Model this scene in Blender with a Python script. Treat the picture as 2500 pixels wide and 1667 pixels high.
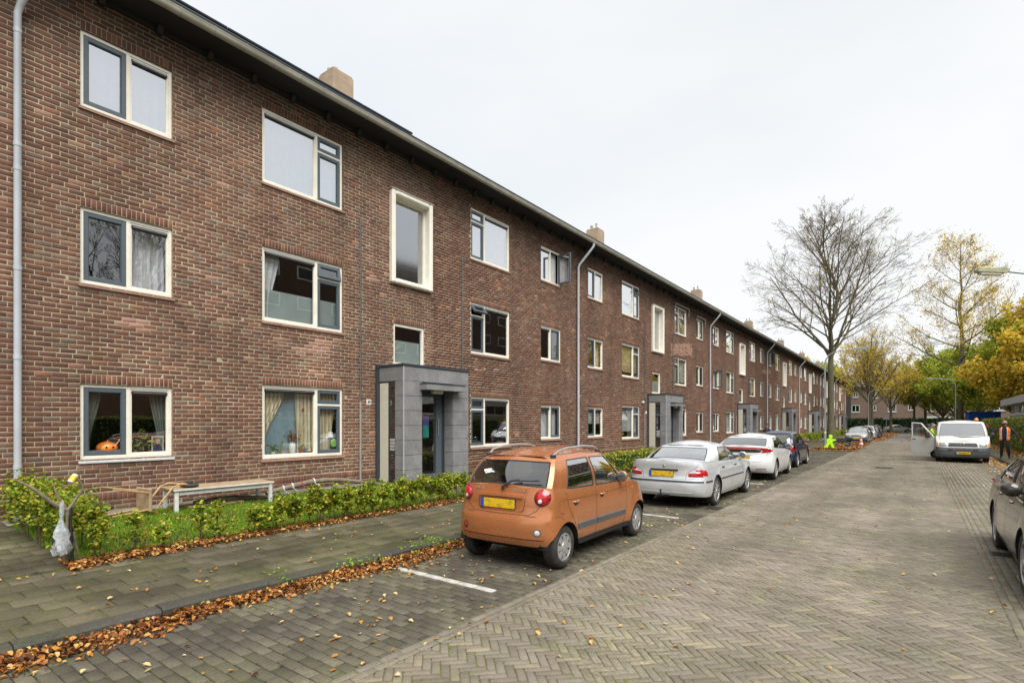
import bpy, bmesh, math, random
import numpy as np
from mathutils import Vector, Matrix, Euler
from mathutils.bvhtree import BVHTree
for o in list(bpy.data.objects): bpy.data.objects.remove(o)
SC = bpy.context.scene
COL = SC.collection
R = math.radians

# ------------------------------------------------------------------ camera
CAM_H = 1.80; FPX = 1320.0; YAW = R(36.95)
cam_data = bpy.data.cameras.new('camera'); cam = bpy.data.objects.new('camera', cam_data); COL.objects.link(cam)
cam.location = (0, 0, CAM_H); cam.rotation_euler = (R(90), 0, YAW)
cam_data.sensor_width = 36; cam_data.lens = 36 * FPX / 2500
cam_data.shift_y = (1031 - 833.5) / 2500
cam_data.clip_end = 2000; cam_data.clip_start = 0.05
cam_data.dof.use_dof = True; cam_data.dof.focus_distance = 14.0; cam_data.dof.aperture_fstop = 4.0
SC.camera = cam
# ------------------------------------------------------------------ sky
world = bpy.data.worlds.new('World'); SC.world = world; world.use_nodes = True
wn = world.node_tree; wn.nodes.clear()
SUN_EL, SUN_ROT = R(57), R(240)
sky = wn.nodes.new('ShaderNodeTexSky'); sky.sky_type = 'NISHITA'; sky.sun_disc = False
sky.sun_elevation = SUN_EL; sky.sun_rotation = SUN_ROT
bg1 = wn.nodes.new('ShaderNodeBackground'); bg1.inputs[1].default_value = 0.05
wn.links.new(sky.outputs[0], bg1.inputs[0])
tc = wn.nodes.new('ShaderNodeTexCoord'); mp = wn.nodes.new('ShaderNodeMapping'); mp.inputs['Scale'].default_value = (1.2, 1.2, 3.0)
mp.inputs['Location'].default_value = (0.35, 0.1, 0.0)
nz = wn.nodes.new('ShaderNodeTexNoise'); nz.inputs['Scale'].default_value = 0.9; nz.inputs['Detail'].default_value = 5
nz.inputs['Roughness'].default_value = 0.5
cr = wn.nodes.new('ShaderNodeValToRGB')
cr.color_ramp.elements[0].position = 0.33; cr.color_ramp.elements[0].color = (0.74, 0.775, 0.80, 1)
cr.color_ramp.elements[1].position = 0.60; cr.color_ramp.elements[1].color = (0.86, 0.865, 0.865, 1)
wn.links.new(tc.outputs['Generated'], mp.inputs[0]); wn.links.new(mp.outputs[0], nz.inputs['Vector']); wn.links.new(nz.outputs[0], cr.inputs[0])
bg2 = wn.nodes.new('ShaderNodeBackground'); bg2.inputs[1].default_value = 0.325
wn.links.new(cr.outputs[0], bg2.inputs[0])
mx = wn.nodes.new('ShaderNodeMixShader'); mx.inputs[0].default_value = 0.93
wo = wn.nodes.new('ShaderNodeOutputWorld')
wn.links.new(bg1.outputs[0], mx.inputs[1]); wn.links.new(bg2.outputs[0], mx.inputs[2]); wn.links.new(mx.outputs[0], wo.inputs[0])
# ------------------------------------------------------------------ sun behind cloud
sd = bpy.data.lights.new('sun', 'SUN'); sd.energy = 1.5; sd.angle = R(56); sd.color = (1.0, 0.965, 0.91)
sun = bpy.data.objects.new('sun', sd); COL.objects.link(sun)
sdir = Vector((math.sin(SUN_ROT) * math.cos(SUN_EL) * -1, math.cos(SUN_ROT) * math.cos(SUN_EL), math.sin(SUN_EL)))
sun.rotation_euler = sdir.to_track_quat('Z', 'Y').to_euler()
SC.view_settings.view_transform = 'Standard'; SC.view_settings.look = 'None'; SC.view_settings.gamma = 1
SC.view_settings.use_curve_mapping = False; SC.view_settings.exposure = 1.86
SC.render.engine = 'CYCLES'

# ------------------------------------------------------------------ materials
def rgb(c): return (c[0], c[1], c[2], 1)
class NT:
    def __init__(s, name):
        s.m = bpy.data.materials.new(name); s.m.use_nodes = True; s.t = s.m.node_tree; s.t.nodes.clear()
        s.out = s.n('ShaderNodeOutputMaterial')
    def n(s, t, **k):
        nd = s.t.nodes.new(t)
        for a, b in k.items():
            if a in nd.inputs.keys() if isinstance(a, str) else False: nd.inputs[a].default_value = b
            else: setattr(nd, a, b)
        return nd
    def l(s, a, b): s.t.links.new(a, b)
    def ramp(s, fac, stops, interp='LINEAR'):
        r = s.n('ShaderNodeValToRGB'); r.color_ramp.interpolation = interp
        e = r.color_ramp.elements
        while len(e) < len(stops): e.new(0.5)
        for q, (p, c) in zip(e, stops): q.position = p; q.color = rgb(c) if not isinstance(c, (int, float)) else (c, c, c, 1)
        s.l(fac, r.inputs[0]); return r.outputs[0]
    def noise(s, scale, detail=4, rough=.55, vec=None, out=0):
        nd = s.n('ShaderNodeTexNoise'); nd.inputs['Scale'].default_value = scale; nd.inputs['Detail'].default_value = detail
        nd.inputs['Roughness'].default_value = rough
        if vec is None:
            vec = s.geo().outputs['Position']
        s.l(vec, nd.inputs['Vector']); return nd.outputs[out]
    def geo(s):
        if not hasattr(s, '_g'): s._g = s.n('ShaderNodeNewGeometry')
        return s._g
    def mul(s, a, b, f=1.0, mode='MULTIPLY'):
        m = s.n('ShaderNodeMixRGB', blend_type=mode)
        if isinstance(f, (int, float)): m.inputs[0].default_value = f
        else: s.l(f, m.inputs[0])
        for q, i in ((a, 1), (b, 2)):
            if isinstance(q, (tuple, list)): m.inputs[i].default_value = rgb(q)
            else: s.l(q, m.inputs[i])
        return m.outputs[0]
    def bsdf(s, col, rough=.6, metal=0., bump=None, bdist=.01, bstr=1., coat=0., spec=.5, sheen=0):
        b = s.n('ShaderNodeBsdfPrincipled')
        for q, nm in ((col, 'Base Color'), (rough, 'Roughness'), (metal, 'Metallic'), (coat, 'Coat Weight'), (spec, 'Specular IOR Level')):
            if isinstance(q, (tuple, list)): b.inputs[nm].default_value = rgb(q)
            elif isinstance(q, (int, float)): b.inputs[nm].default_value = q
            else: s.l(q, b.inputs[nm])
        b.inputs['Coat Roughness'].default_value = 0.06
        if bump is not None:
            bp = s.n('ShaderNodeBump'); bp.inputs['Distance'].default_value = bdist; bp.inputs['Strength'].default_value = bstr
            s.l(bump, bp.inputs['Height']); s.l(bp.outputs[0], b.inputs['Normal'])
        return b
    def done(s, sh): s.l(sh.outputs[0] if hasattr(sh, 'outputs') else sh, s.out.inputs[0]); return s.m

def simple(name, col, rough=.5, metal=0., var=.12, scale=6., bump=0., coat=0., spec=.5, dirt=0.):
    s = NT(name); ob = s.n('ShaderNodeTexCoord').outputs['Object']
    f = s.noise(scale, 4, .6, ob)
    c = s.mul(rgb(col)[:3], s.ramp(f, [(.3, 1 - var), (.7, 1 + var)]))
    if dirt:
        f2 = s.noise(scale * .35, 5, .65, ob)
        c = s.mul(c, (.16, .14, .10), s.ramp(f2, [(.45, 0.), (.75, dirt)]), 'MIX')
    bump_in = s.noise(scale * 12, 3, .6, ob) if bump else None
    return s.done(s.bsdf(c, rough, metal, bump_in, .004, bump, coat, spec))

def island_mat(name, stops, rough=.8, nscale=2.0, namp=.25, fine=60, famp=.2, obj=False, bump=.4, extra=None, spec=.3, bdist=.003):
    """one colour per loose piece (or per object) with grain on top"""
    s = NT(name); g = s.geo()
    rnd = s.n('ShaderNodeObjectInfo').outputs['Random'] if obj else g.outputs['Random Per Island']
    c = s.ramp(rnd, stops)
    c = s.mul(c, s.ramp(s.noise(nscale, 3), [(.3, 1 - namp), (.7, 1 + namp)]))
    fn = s.noise(fine, 3)
    c = s.mul(c, s.ramp(fn, [(.25, 1 - famp), (.75, 1 + famp)]))
    if extra: c = extra(s, c)
    return s.done(s.bsdf(c, rough, 0, fn, bdist, bump, 0, spec))

# ------------------------------------------------------------------ objects
def tag(o, label=None, cat=None, group=None, kind=None):
    if label: o['label'] = label
    if cat: o['category'] = cat
    if group: o['group'] = group
    if kind: o['kind'] = kind
    return o
def link(o, parent=None):
    COL.objects.link(o)
    if parent is not None: o.parent = parent
    return o
def thing(name, label, cat, loc=(0, 0, 0), rz=0, group=None):
    o = bpy.data.objects.new(name, None); link(o); o.location = loc; o.rotation_euler = (0, 0, rz)
    return tag(o, label, cat, group)
def np_obj(name, verts, faces, mat=None, parent=None, smooth=False, kind=None):
    """faces: array (M,k)"""
    me = bpy.data.meshes.new(name); verts = np.asarray(verts, np.float32).reshape(-1, 3); faces = np.asarray(faces, np.int32)
    m, k = faces.shape
    me.vertices.add(len(verts)); me.vertices.foreach_set('co', verts.ravel())
    me.loops.add(m * k); me.loops.foreach_set('vertex_index', faces.ravel())
    me.polygons.add(m); me.polygons.foreach_set('loop_start', np.arange(0, m * k, k, dtype=np.int32))
    me.polygons.foreach_set('loop_total', np.full(m, k, np.int32))
    if smooth: me.polygons.foreach_set('use_smooth', np.ones(m, bool))
    me.update(calc_edges=True)
    if mat: me.materials.append(mat)
    o = bpy.data.objects.new(name, me); link(o, parent)
    if kind: o['kind'] = kind
    return o
class MB:
    def __init__(s): s.v = []; s.f = []; s.mi = []; s.cur = 0
    def add(s, vs, fs):
        b = len(s.v); s.v += [tuple(v) for v in vs]; s.f += [tuple(i + b for i in f) for f in fs]; s.mi += [s.cur] * len(fs)
    def box(s, x0, y0, z0, x1, y1, z1):
        s.add([(x0, y0, z0), (x1, y0, z0), (x1, y1, z0), (x0, y1, z0), (x0, y0, z1), (x1, y0, z1), (x1, y1, z1), (x0, y1, z1)],
              [(0, 3, 2, 1), (4, 5, 6, 7), (0, 1, 5, 4), (1, 2, 6, 5), (2, 3, 7, 6), (3, 0, 4, 7)]); return s
    def rbox(s, x0, y0, z0, x1, y1, z1, r=.01):
        """box with chamfered edges (all 12) as 24 verts"""
        vs = []; idx = {}
        X = (x0, x1); Y = (y0, y1); Z = (z0, z1)
        for i in (0, 1):
            for j in (0, 1):
                for k in (0, 1):
                    sx, sy, sz = (1, -1)[i], (1, -1)[j], (1, -1)[k]
                    for a in range(3):
                        p = [X[i] + sx * r * (a != 0), Y[j] + sy * r * (a != 1), Z[k] + sz * r * (a != 2)]
                        idx[i, j, k, a] = len(vs); vs.append(p)
        fs = []
        for a in range(3):
            b, c = (a + 1) % 3, (a + 2) % 3
            for e in (0, 1):
                q = []
                for (m, n) in ((0, 0), (1, 0), (1, 1), (0, 1)):
                    t = [0, 0, 0]; t[a] = e; t[b] = m; t[c] = n; q.append(idx[t[0], t[1], t[2], a])
                fs.append(q if e else q[::-1])
        for a in range(3):
            b, c = (a + 1) % 3, (a + 2) % 3
            for m in (0, 1):
                for n in (0, 1):
                    t0 = [0, 0, 0]; t0[b] = m; t0[c] = n; t1 = list(t0); t1[a] = 1
                    q = [idx[(*t0, b)], idx[(*t1, b)], idx[(*t1, c)], idx[(*t0, c)]]
                    fs.append(q if (m == n) else q[::-1])
        for i in (0, 1):
            for j in (0, 1):
                for k in (0, 1):
                    q = [idx[i, j, k, 0], idx[i, j, k, 1], idx[i, j, k, 2]]
                    fs.append(q if (i + j + k) % 2 == 1 else q[::-1])
        s.add(vs, fs); return s
    def quad(s, a, b, c, d): s.add([a, b, c, d], [(0, 1, 2, 3)]); return s
    def tube(s, pts, rad, n=8, cap=True):
        pts = [Vector(p) for p in pts]
        if isinstance(rad, (int, float)): rad = [rad] * len(pts)
        rings = []; up = None; vs = []; fs = []
        for i, p in enumerate(pts):
            d = (pts[min(i + 1, len(pts) - 1)] - pts[max(i - 1, 0)])
            if d.length < 1e-9: d = Vector((0, 0, 1))
            d.normalize()
            if up is None:
                a = Vector((0, 0, 1)) if abs(d.z) < .9 else Vector((1, 0, 0)); u = d.cross(a).normalized()
            else:
                u = (up - d * up.dot(d))
                u = u.normalized() if u.length > 1e-6 else d.orthogonal().normalized()
            up = u; w = d.cross(u)
            for k in range(n):
                t = 2 * math.pi * k / n; vs.append(p + (u * math.cos(t) + w * math.sin(t)) * rad[i])
        for i in range(len(pts) - 1):
            for k in range(n):
                a = i * n + k; b = i * n + (k + 1) % n; fs.append((a, b, b + n, a + n))
        if cap: fs.append(tuple(range(n))[::-1]); fs.append(tuple((len(pts) - 1) * n + k for k in range(n)))
        s.add(vs, fs); return s
    def lathe(s, prof, n=24, c=(0, 0, 0), axis='z', close=False):
        """prof: [(r, h)]"""
        vs = []; fs = []
        for r, h in prof:
            for k in range(n):
                t = 2 * math.pi * k / n; a, b = r * math.cos(t), r * math.sin(t)
                vs.append({'z': (c[0] + a, c[1] + b, c[2] + h), 'x': (c[0] + h, c[1] + a, c[2] + b), 'y': (c[0] + b, c[1] + h, c[2] + a)}[axis])
        for i in range(len(prof) - 1):
            for k in range(n):
                a = i * n + k; b = i * n + (k + 1) % n; fs.append((a, b, b + n, a + n))
        s.add(vs, fs); return s
    def prism(s, poly, t0, t1, axis='x'):
        """poly in the two other axes (order y,z / x,z / x,y)"""
        n = len(poly)
        def P(p, t): return {'x': (t, p[0], p[1]), 'y': (p[0], t, p[1]), 'z': (p[0], p[1], t)}[axis]
        vs = [P(p, t0) for p in poly] + [P(p, t1) for p in poly]
        fs = [tuple(range(n))[::-1], tuple(range(n, 2 * n))] + [(i, (i + 1) % n, (i + 1) % n + n, i + n) for i in range(n)]
        s.add(vs, fs); return s
    def ball(s, c, r, nu=12, nv=8, f=None):
        if isinstance(r, (int, float)): r = (r, r, r)
        vs = []; fs = []
        for j in range(nv + 1):
            ph = math.pi * j / nv
            for i in range(nu):
                t = 2 * math.pi * i / nu
                p = Vector((math.sin(ph) * math.cos(t) * r[0], math.sin(ph) * math.sin(t) * r[1], math.cos(ph) * r[2]))
                if f: p = f(p)
                vs.append(p + Vector(c))
        for j in range(nv):
            for i in range(nu):
                a = j * nu + i; b = j * nu + (i + 1) % nu; fs.append((a, a + nu, b + nu, b))
        s.add(vs, fs); return s
    def build(s, name, mat=None, parent=None, smooth=False, kind=None, loc=None, rot=None):
        me = bpy.data.meshes.new(name); me.from_pydata(s.v, [], s.f)
        for m in (mat if isinstance(mat, (list, tuple)) else [mat]):
            if m: me.materials.append(m)
        if any(s.mi): me.polygons.foreach_set('material_index', s.mi)
        if smooth:
            me.polygons.foreach_set('use_smooth', [True] * len(me.polygons)); 
            try: me.set_sharp_from_angle(angle=R(smooth if smooth is not True else 40))
            except Exception: pass
        me.update(); o = bpy.data.objects.new(name, me); link(o, parent)
        if kind: o['kind'] = kind
        if loc: o.location = loc
        if rot: o.rotation_euler = rot
        return o
def copy_tree(o, parent=None):
    c = o.copy(); COL.objects.link(c); c.parent = parent
    for ch in list(o.children): copy_tree(ch, c)
    return c
def text_obj(txt, size, mat, parent, loc, rot, extrude=.002, name='lettering', bold=0.0, align='CENTER', sx=1.0):
    cu = bpy.data.curves.new('t', 'FONT'); cu.body = txt; cu.size = size; cu.extrude = extrude; cu.align_x = align; cu.align_y = 'CENTER'; cu.offset = bold
    cu.resolution_u = 3
    t = bpy.data.objects.new('t', cu); COL.objects.link(t)
    dg = bpy.context.evaluated_depsgraph_get(); me = bpy.data.meshes.new_from_object(t.evaluated_get(dg))
    bpy.data.objects.remove(t); me.materials.clear(); me.materials.append(mat); me.name = name
    o = bpy.data.objects.new(name, me); link(o, parent); o.location = loc; o.rotation_euler = rot; o.scale = (sx, 1, 1)
    return o
CT, ST = math.cos(YAW), math.sin(YAW)
def project(p):
    """world point -> photograph pixel (2500 wide), depth"""
    p = np.asarray(p, float); X = p[..., 0] * CT + p[..., 1] * ST; Z = -p[..., 0] * ST + p[..., 1] * CT
    return 1250 + FPX * X / Z, 1031 - FPX * (p[..., 2] - CAM_H) / Z, Z
def T(x, y, z=0): return (1.047 * x, 1.006 * y + .116 * x, z)
rng = np.random.default_rng(7); rnd = random.Random(11)

def pieces(cen, half, ang=None, tilt=0.0, bev=.004, chamfer=True, face='z'):
    """many little blocks. cen (N,3) centre of the visible face, half (N,2) half sizes in face plane, depth 3cm.
    face 'z': visible face up, ang = rotation in plane; face 'x': visible face +x, plane axes (y,z). returns verts, faces"""
    N = len(cen); cen = np.asarray(cen, float); half = np.asarray(half, float)
    sg = np.array([(-1, -1), (1, -1), (1, 1), (-1, 1)], float)
    rings = []
    tl = rng.normal(0, tilt, (N, 2)) if tilt else np.zeros((N, 2))
    levels = [(-.03, 0.), (-bev, 0.), (0., bev)] if chamfer else [(-.03, 0.), (0., 0.)]
    for dz, ins in levels:
        p = sg[None] * (half[:, None] - ins)
        a = p[..., 0]; b = p[..., 1]; h = dz + a * tl[:, :1] + b * tl[:, 1:]
        if ang is not None:
            c, s_ = np.cos(ang)[:, None], np.sin(ang)[:, None]; a, b = a * c - b * s_, a * s_ + b * c
        if face == 'z': v = np.stack([a, b, h], -1)
        else: v = np.stack([h, a, b], -1)
        rings.append(v + cen[:, None])
    v = np.concatenate(rings, 1)  # N, 4L, 3
    L = len(levels); f = []
    for l in range(L - 1):
        for k in range(4): f.append((l * 4 + k, l * 4 + (k + 1) % 4, l * 4 + 4 + (k + 1) % 4, l * 4 + 4 + k))
    f.append(tuple((L - 1) * 4 + k for k in range(4)))
    f = np.array(f)[None] + (np.arange(N) * 4 * L)[:, None, None]
    return v.reshape(-1, 3), f.reshape(-1, 4)
def piece_objects(name, cen, half, parent, mat, ang=None, bev=.004, face='z', tilt=0., jig=None):
    """the pieces that show largest: each an object, one shared unit mesh per size class"""
    cache = {}
    for i in range(len(cen)):
        key = (round(half[i][0], 3), round(half[i][1], 3))
        if key not in cache:
            v, f = pieces(np.zeros((1, 3)), np.array([key]), None, 0, bev, True, face)
            o = np_obj(name, v, f, mat, parent); cache[key] = o.data
        else:
            o = bpy.data.objects.new(name, cache[key]); link(o, parent)
        o.location = tuple(cen[i])
        tx, ty = rnd.gauss(0, tilt), rnd.gauss(0, tilt)
        if face == 'z': o.rotation_euler = (tx, ty, float(ang[i]) if ang is not None else 0)
        else: o.rotation_euler = (0, tx, ty)
def split_near(cen, n=300, marg=0):
    px, py, z = project(cen)
    vis = (z > .3) & (px > -30 - marg) & (px < 2530 + marg) & (py > -30) & (py < 1700 + marg)
    score = np.where(vis, z, 1e6); order = np.argsort(score)
    near = order[:n]; mask = np.zeros(len(cen), bool); mask[near] = True
    return mask
# ================================================================== SETTING
def moss(s, c, amt=.55, scale=1.3):
    f = s.mul(s.ramp(s.noise(scale, 4), [(.42, 0.), (.62, 1.)]), s.ramp(s.noise(26, 3), [(.4, 0.), (.6, 1.)]))
    return s.mul(c, (.075, .085, .022), s.mul(f, (amt, amt, amt)), 'MIX')
def joint_mat(name, dark, green, g0=.42, g1=.6, sc=3.5):
    s = NT(name); f = s.ramp(s.noise(sc, 5, .6), [(g0, 0.), (g1, 1.)])
    c = s.mul(dark, green, f, 'MIX'); c = s.mul(c, s.ramp(s.noise(80, 2), [(.3, .6), (.7, 1.4)]))
    return s.done(s.bsdf(c, .95, 0, s.noise(90, 2), .01, 1, 0, .1))
M = {}
M['road_joint'] = joint_mat('road joints', (.105, .09, .062), (.11, .14, .03), .38, .56, 2.5)
M['parking_joint'] = joint_mat('parking joints', (.045, .042, .032), (.08, .10, .025), .5, .66)
M['slab_joint'] = joint_mat('slab joints', (.035, .032, .025), (.075, .095, .02), .45, .6)
road_stops = [(0, (.160, .136, .106)), (.3, (.186, .158, .124)), (.55, (.205, .176, .138)), (.78, (.195, .171, .142)), (.92, (.222, .193, .142)), (1, (.26, .225, .155))]
def road_extra(s, c):
    c = moss(s, c, .5, .9)
    st = s.ramp(s.noise(.55, 4), [(.35, .82), (.65, 1.1)])
    mpw = s.n('ShaderNodeMapping'); mpw.inputs['Scale'].default_value = (1.3, .07, 1); s.l(s.geo().outputs['Position'], mpw.inputs[0])
    c = s.mul(c, s.ramp(s.noise(1.0, 3, .5, mpw.outputs[0]), [(.36, .84), (.62, 1.08)]))   # worn and oily wheel tracks
    c = s.mul(c, s.ramp(s.noise(.35, 6, .7), [(.60, 1.), (.74, .80)]))
    return s.mul(c, st)
M['road'] = island_mat('road clinker', road_stops, .8, 1.5, .10, 55, .16, extra=road_extra)
M['road_o'] = island_mat('road clinker single', road_stops, .8, 1.5, .10, 55, .16, obj=True, extra=road_extra)
park_stops = [(0, (.068, .060, .047)), (.4, (.092, .081, .063)), (.8, (.114, .101, .078)), (1, (.145, .128, .097))]
def park_extra(s, c):
    c = moss(s, c, .6, .8)
    return s.mul(c, s.ramp(s.noise(.8, 5, .6), [(.36, .62), (.6, 1.1)]))
M['park'] = island_mat('parking paver', park_stops, .82, 2.0, .15, 60, .25, extra=park_extra)
M['park_o'] = island_mat('parking paver single', park_stops, .82, 2.0, .15, 60, .25, obj=True, extra=park_extra)
slab_stops = [(0, (.070, .060, .038)), (.5, (.094, .081, .052)), (.9, (.114, .098, .063)), (1, (.145, .127, .088))]
def slab_extra(s, c):
    c = moss(s, c, .75, .7)
    return s.mul(c, s.ramp(s.noise(1.1, 5, .6), [(.36, .62), (.62, 1.12)]))
M['slab'] = island_mat('pavement slab', slab_stops, .85, 1.5, .18, 45, .25, extra=slab_extra)
M['slab_o'] = island_mat('pavement slab single', slab_stops, .85, 1.5, .18, 45, .25, obj=True, extra=slab_extra)
def kerb_extra(s, c): return moss(s, c, .5, 1.2)
M['kerb'] = island_mat('kerb stone', [(0, (.042, .040, .035)), (1, (.070, .065, .055))], .8, 2, .25, 40, .25, extra=kerb_extra)
M['soil'] = joint_mat('garden soil', (.05, .038, .025), (.05, .07, .02), .5, .7)
M['ground'] = joint_mat('ground', (.10, .10, .075), (.06, .08, .03), .4, .6, .6)
M['paint_white'] = simple('road paint', (.42, .42, .39), .8, 0, .25, 30, .3, dirt=.75)

YN, YF = -9.0, 58.0         # stretch of paving built piece by piece
g = MB(); g.quad((-700, -700, -.06), (700, -700, -.06), (700, 700, -.06), (-700, 700, -.06)); tag(g.build('ground', M['ground']), kind='structure')
# ---- road, herringbone at 45 degrees
def herringbone(x0, x1, y0, y1, w=.067, k=3):
    ext = max(x1 - x0, y1 - y0) * .75 + 2; n = int(ext / w)
    cx, cy = (x0 + x1) / 2, (y0 + y1) / 2
    J, Mm = np.meshgrid(np.arange(-n, n), np.arange(-n // k - 4, n // k + 4), indexing='ij')
    J = J.ravel(); Mm = Mm.ravel()
    hx = J + 2 * k * Mm + k / 2; hy = J + .5
    vx = J + .5; vy = J - (2 * k - 1) + 2 * k * Mm + k / 2
    P = np.concatenate([np.stack([hx, hy], 1), np.stack([vx, vy], 1)]) * w
    A = np.concatenate([np.zeros(len(hx)), np.full(len(vx), math.pi / 2)])
    c = math.cos(math.pi / 4); Q = np.stack([P[:, 0] * c + P[:, 1] * c, -P[:, 0] * c + P[:, 1] * c], 1) + (cx, cy)
    k_ = (Q[:, 0] > x0) & (Q[:, 0] < x1) & (Q[:, 1] > y0) & (Q[:, 1] < y1)
    return Q[k_], A[k_] - math.pi / 4
def paved(structure_name, label_name, cen, half, ang, mat, mat_o, joint, rect, z, tilt=.006, stuff_name='paving', n=300, bev=.004, extra=None, bed=.0055):
    """a stretch of ground: bedding sheet + pieces (300 nearest single, the rest one joined part)"""
    x0, y0, x1, y1 = rect
    b = MB(); b.quad((x0, y0, z - bed), (x1, y0, z - bed), (x1, y1, z - bed), (x0, y1, z - bed))
    root = tag(b.build(structure_name, joint), kind='structure')
    cen = np.asarray(cen); half = np.asarray(half); ang = np.asarray(ang) if ang is not None else None
    near = split_near(cen, n)
    piece_objects(label_name, cen[near], half[near], root, mat_o, ang[near] if ang is not None else None, bev, tilt=tilt)
    px, py, zz = project(cen); rest = ~near & ~((zz < .2) & (cen[:, 1] < -3))
    close = rest & (zz < 15); far = rest & ~close
    va, fa = pieces(cen[close], half[close], ang[close] if ang is not None else None, tilt, bev, True)
    np_obj(stuff_name, va, fa, mat, root, kind='stuff')
    vb, fb = pieces(cen[far], half[far], ang[far] if ang is not None else None, tilt * .6, 0, False)
    np_obj(stuff_name, vb, fb, mat, root, kind='stuff')
    return root
Q, A = herringbone(-3.18, .71, YN, YF)
cen = np.concatenate([Q, rng.normal(0, .0015, (len(Q), 1))], 1)
half = np.tile([[.0965, .0300]], (len(Q), 1)) + rng.normal(0, .0008, (len(Q), 2))
half = np.round(half, 3)
road = paved('road', 'paving_brick', cen, half, A, M['road'], M['road_o'], M['road_joint'], (-3.19, YN, .73, YF), 0)
# far stretch of the road and the crossing
def far_brick(name, c1, c2, scale):
    s = NT(name); v = s.n('ShaderNodeMapping'); v.inputs['Rotation'].default_value = (0, 0, R(45)); s.l(s.geo().outputs['Position'], v.inputs[0])
    b = s.n('ShaderNodeTexBrick'); b.inputs['Scale'].default_value = scale; s.l(v.outputs[0], b.inputs[0])
    b.inputs['Color1'].default_value = rgb(c1); b.inputs['Color2'].default_value = rgb(c2); b.inputs['Mortar'].default_value = (.06, .055, .04, 1)
    b.inputs['Brick Width'].default_value = .21; b.inputs['Row Height'].default_value = .07; b.inputs['Mortar Size'].default_value = .006
    c = s.mul(b.outputs[0], s.ramp(s.noise(.7, 4), [(.35, .8), (.65, 1.12)]))
    return s.done(s.bsdf(c, .85, 0, None, spec=.25))
M['road_far'] = far_brick('distant clinker', (.20, .18, .155), (.17, .15, .13), 1.0)
b = MB(); b.box(-3.19, YF, -.05, .73, 112, 0); b.box(-40, 112, -.05, 40, 128, -.002); tag(b.build('road', M['road_far']), kind='structure')
# ---- bands and parking strips
def lengthwise(x0, x1, y0, y1, lx, ly, stag=.5, ax='y'):
    """rows of blocks running along y, each lx wide and ly long"""
    C = []; nx = int(round((x1 - x0) / lx)); lx = (x1 - x0) / nx
    for i in range(nx):
        yy = np.arange(y0 + (stag * ly if i % 2 else 0), y1, ly)
        C.append(np.stack([np.full(len(yy), x0 + (i + .5) * lx), yy], 1))
    C = np.concatenate(C); return C, lx, ly
def crosswise(x0, x1, y0, y1, lx, ly, stag=.5):
    """rows running across (along x), each block lx long in x, ly in y"""
    C = []; H = []
    yy = np.arange(y0, y1, ly)
    for j, y in enumerate(yy):
        e = [x0] + list(np.arange(x0 + (stag * lx if j % 2 else lx), x1 - .02, lx)) + [x1]
        for a, b_ in zip(e[:-1], e[1:]): C.append(((a + b_) / 2, y)); H.append(((b_ - a) / 2 - .004, ly / 2 - .004))
    return np.array(C), np.array(H)
def simple_strip(name, x0, x1, lx, ly, key, jkey, z=0., n=120, y0=YN, y1=YF, cross=False, pname='paving_stone', tilt=.006, bev=.004):
    if cross: C, H = crosswise(x0, x1, y0, y1, lx, ly); A_ = None
    else:
        C, lx, ly = lengthwise(x0, x1, y0, y1, lx, ly); H = np.tile([[lx / 2 - .004, ly / 2 - .004]], (len(C), 1))
    cz = rng.normal(0, .0018, (len(C), 1)) + z
    return paved(name, pname, np.concatenate([C, cz], 1), H, None, M[key], M[key + '_o'], M[jkey], (x0, y0, x1, y1), z, tilt, n=n, bev=bev)
simple_strip('road_edge', -3.28, -3.125, .0725, .21, 'road', 'road_joint', .006, 60)
simple_strip('road_edge', .655, .806, .0725, .21, 'road', 'road_joint', .006, 30)
simple_strip('parking_strip', -5.44, -3.28, .21, .105, 'park', 'parking_joint', 0, 300, cross=True)
simple_strip('parking_strip', .806, 2.98, .105, .21, 'road', 'road_joint', 0, 200)
b = MB(); b.box(-5.44, YF, -.05, -3.19, 112, -.001); b.box(.73, YF, -.05, 2.98, 112, -.001); tag(b.build('parking_strip', M['road_far']), kind='structure')
# ---- kerbs: a row of stones
def kerb(x0, x1, y0, y1, flip, n_single=60):
    b = MB(); b.box(x0 + .02, y0, -.1, x1 - .02, y1, .09); root = tag(b.build('kerb', M['kerb']), kind='structure')
    prof = [(0, 0), (1, 0), (1, .10), (.86, .125), (0, .125)] if flip else [(0, 0), (1, 0), (1, .125), (.14, .125), (0, .10)]
    W = x1 - x0; me = None; y = y0; i = 0
    while y < y1:
        m = MB(); m.prism([(p[0] * W, p[1]) for p in prof], 0, .992, 'y')
        if me is None: o = m.build('kerb_stone', M['kerb'], root); me = o.data
        else: o = bpy.data.objects.new('kerb_stone', me); link(o, root)
        o.location = (x0 + rnd.gauss(0, .003), y, rnd.gauss(0, .003) - .002); o.rotation_euler = (0, 0, rnd.gauss(0, .003))
        y += 1.0; i += 1
kerb(-5.60, -5.44, -8, 40, True); kerb(2.98, 3.13, -8, 100, False)
kerb(-5.60, -5.44, 53, 110, True)
# ---- left pavement, 30 cm slabs with a slight slope up to the gardens
simple_strip('pavement', -7.80, -5.60, .30, .30, 'slab', 'slab_joint', .12, 300, pname='paving_slab', tilt=.008, bev=.005)
simple_strip('pavement', 3.13, 4.5, .30, .30, 'slab', 'slab_joint', .12, 60, pname='paving_slab', tilt=.008)
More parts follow.
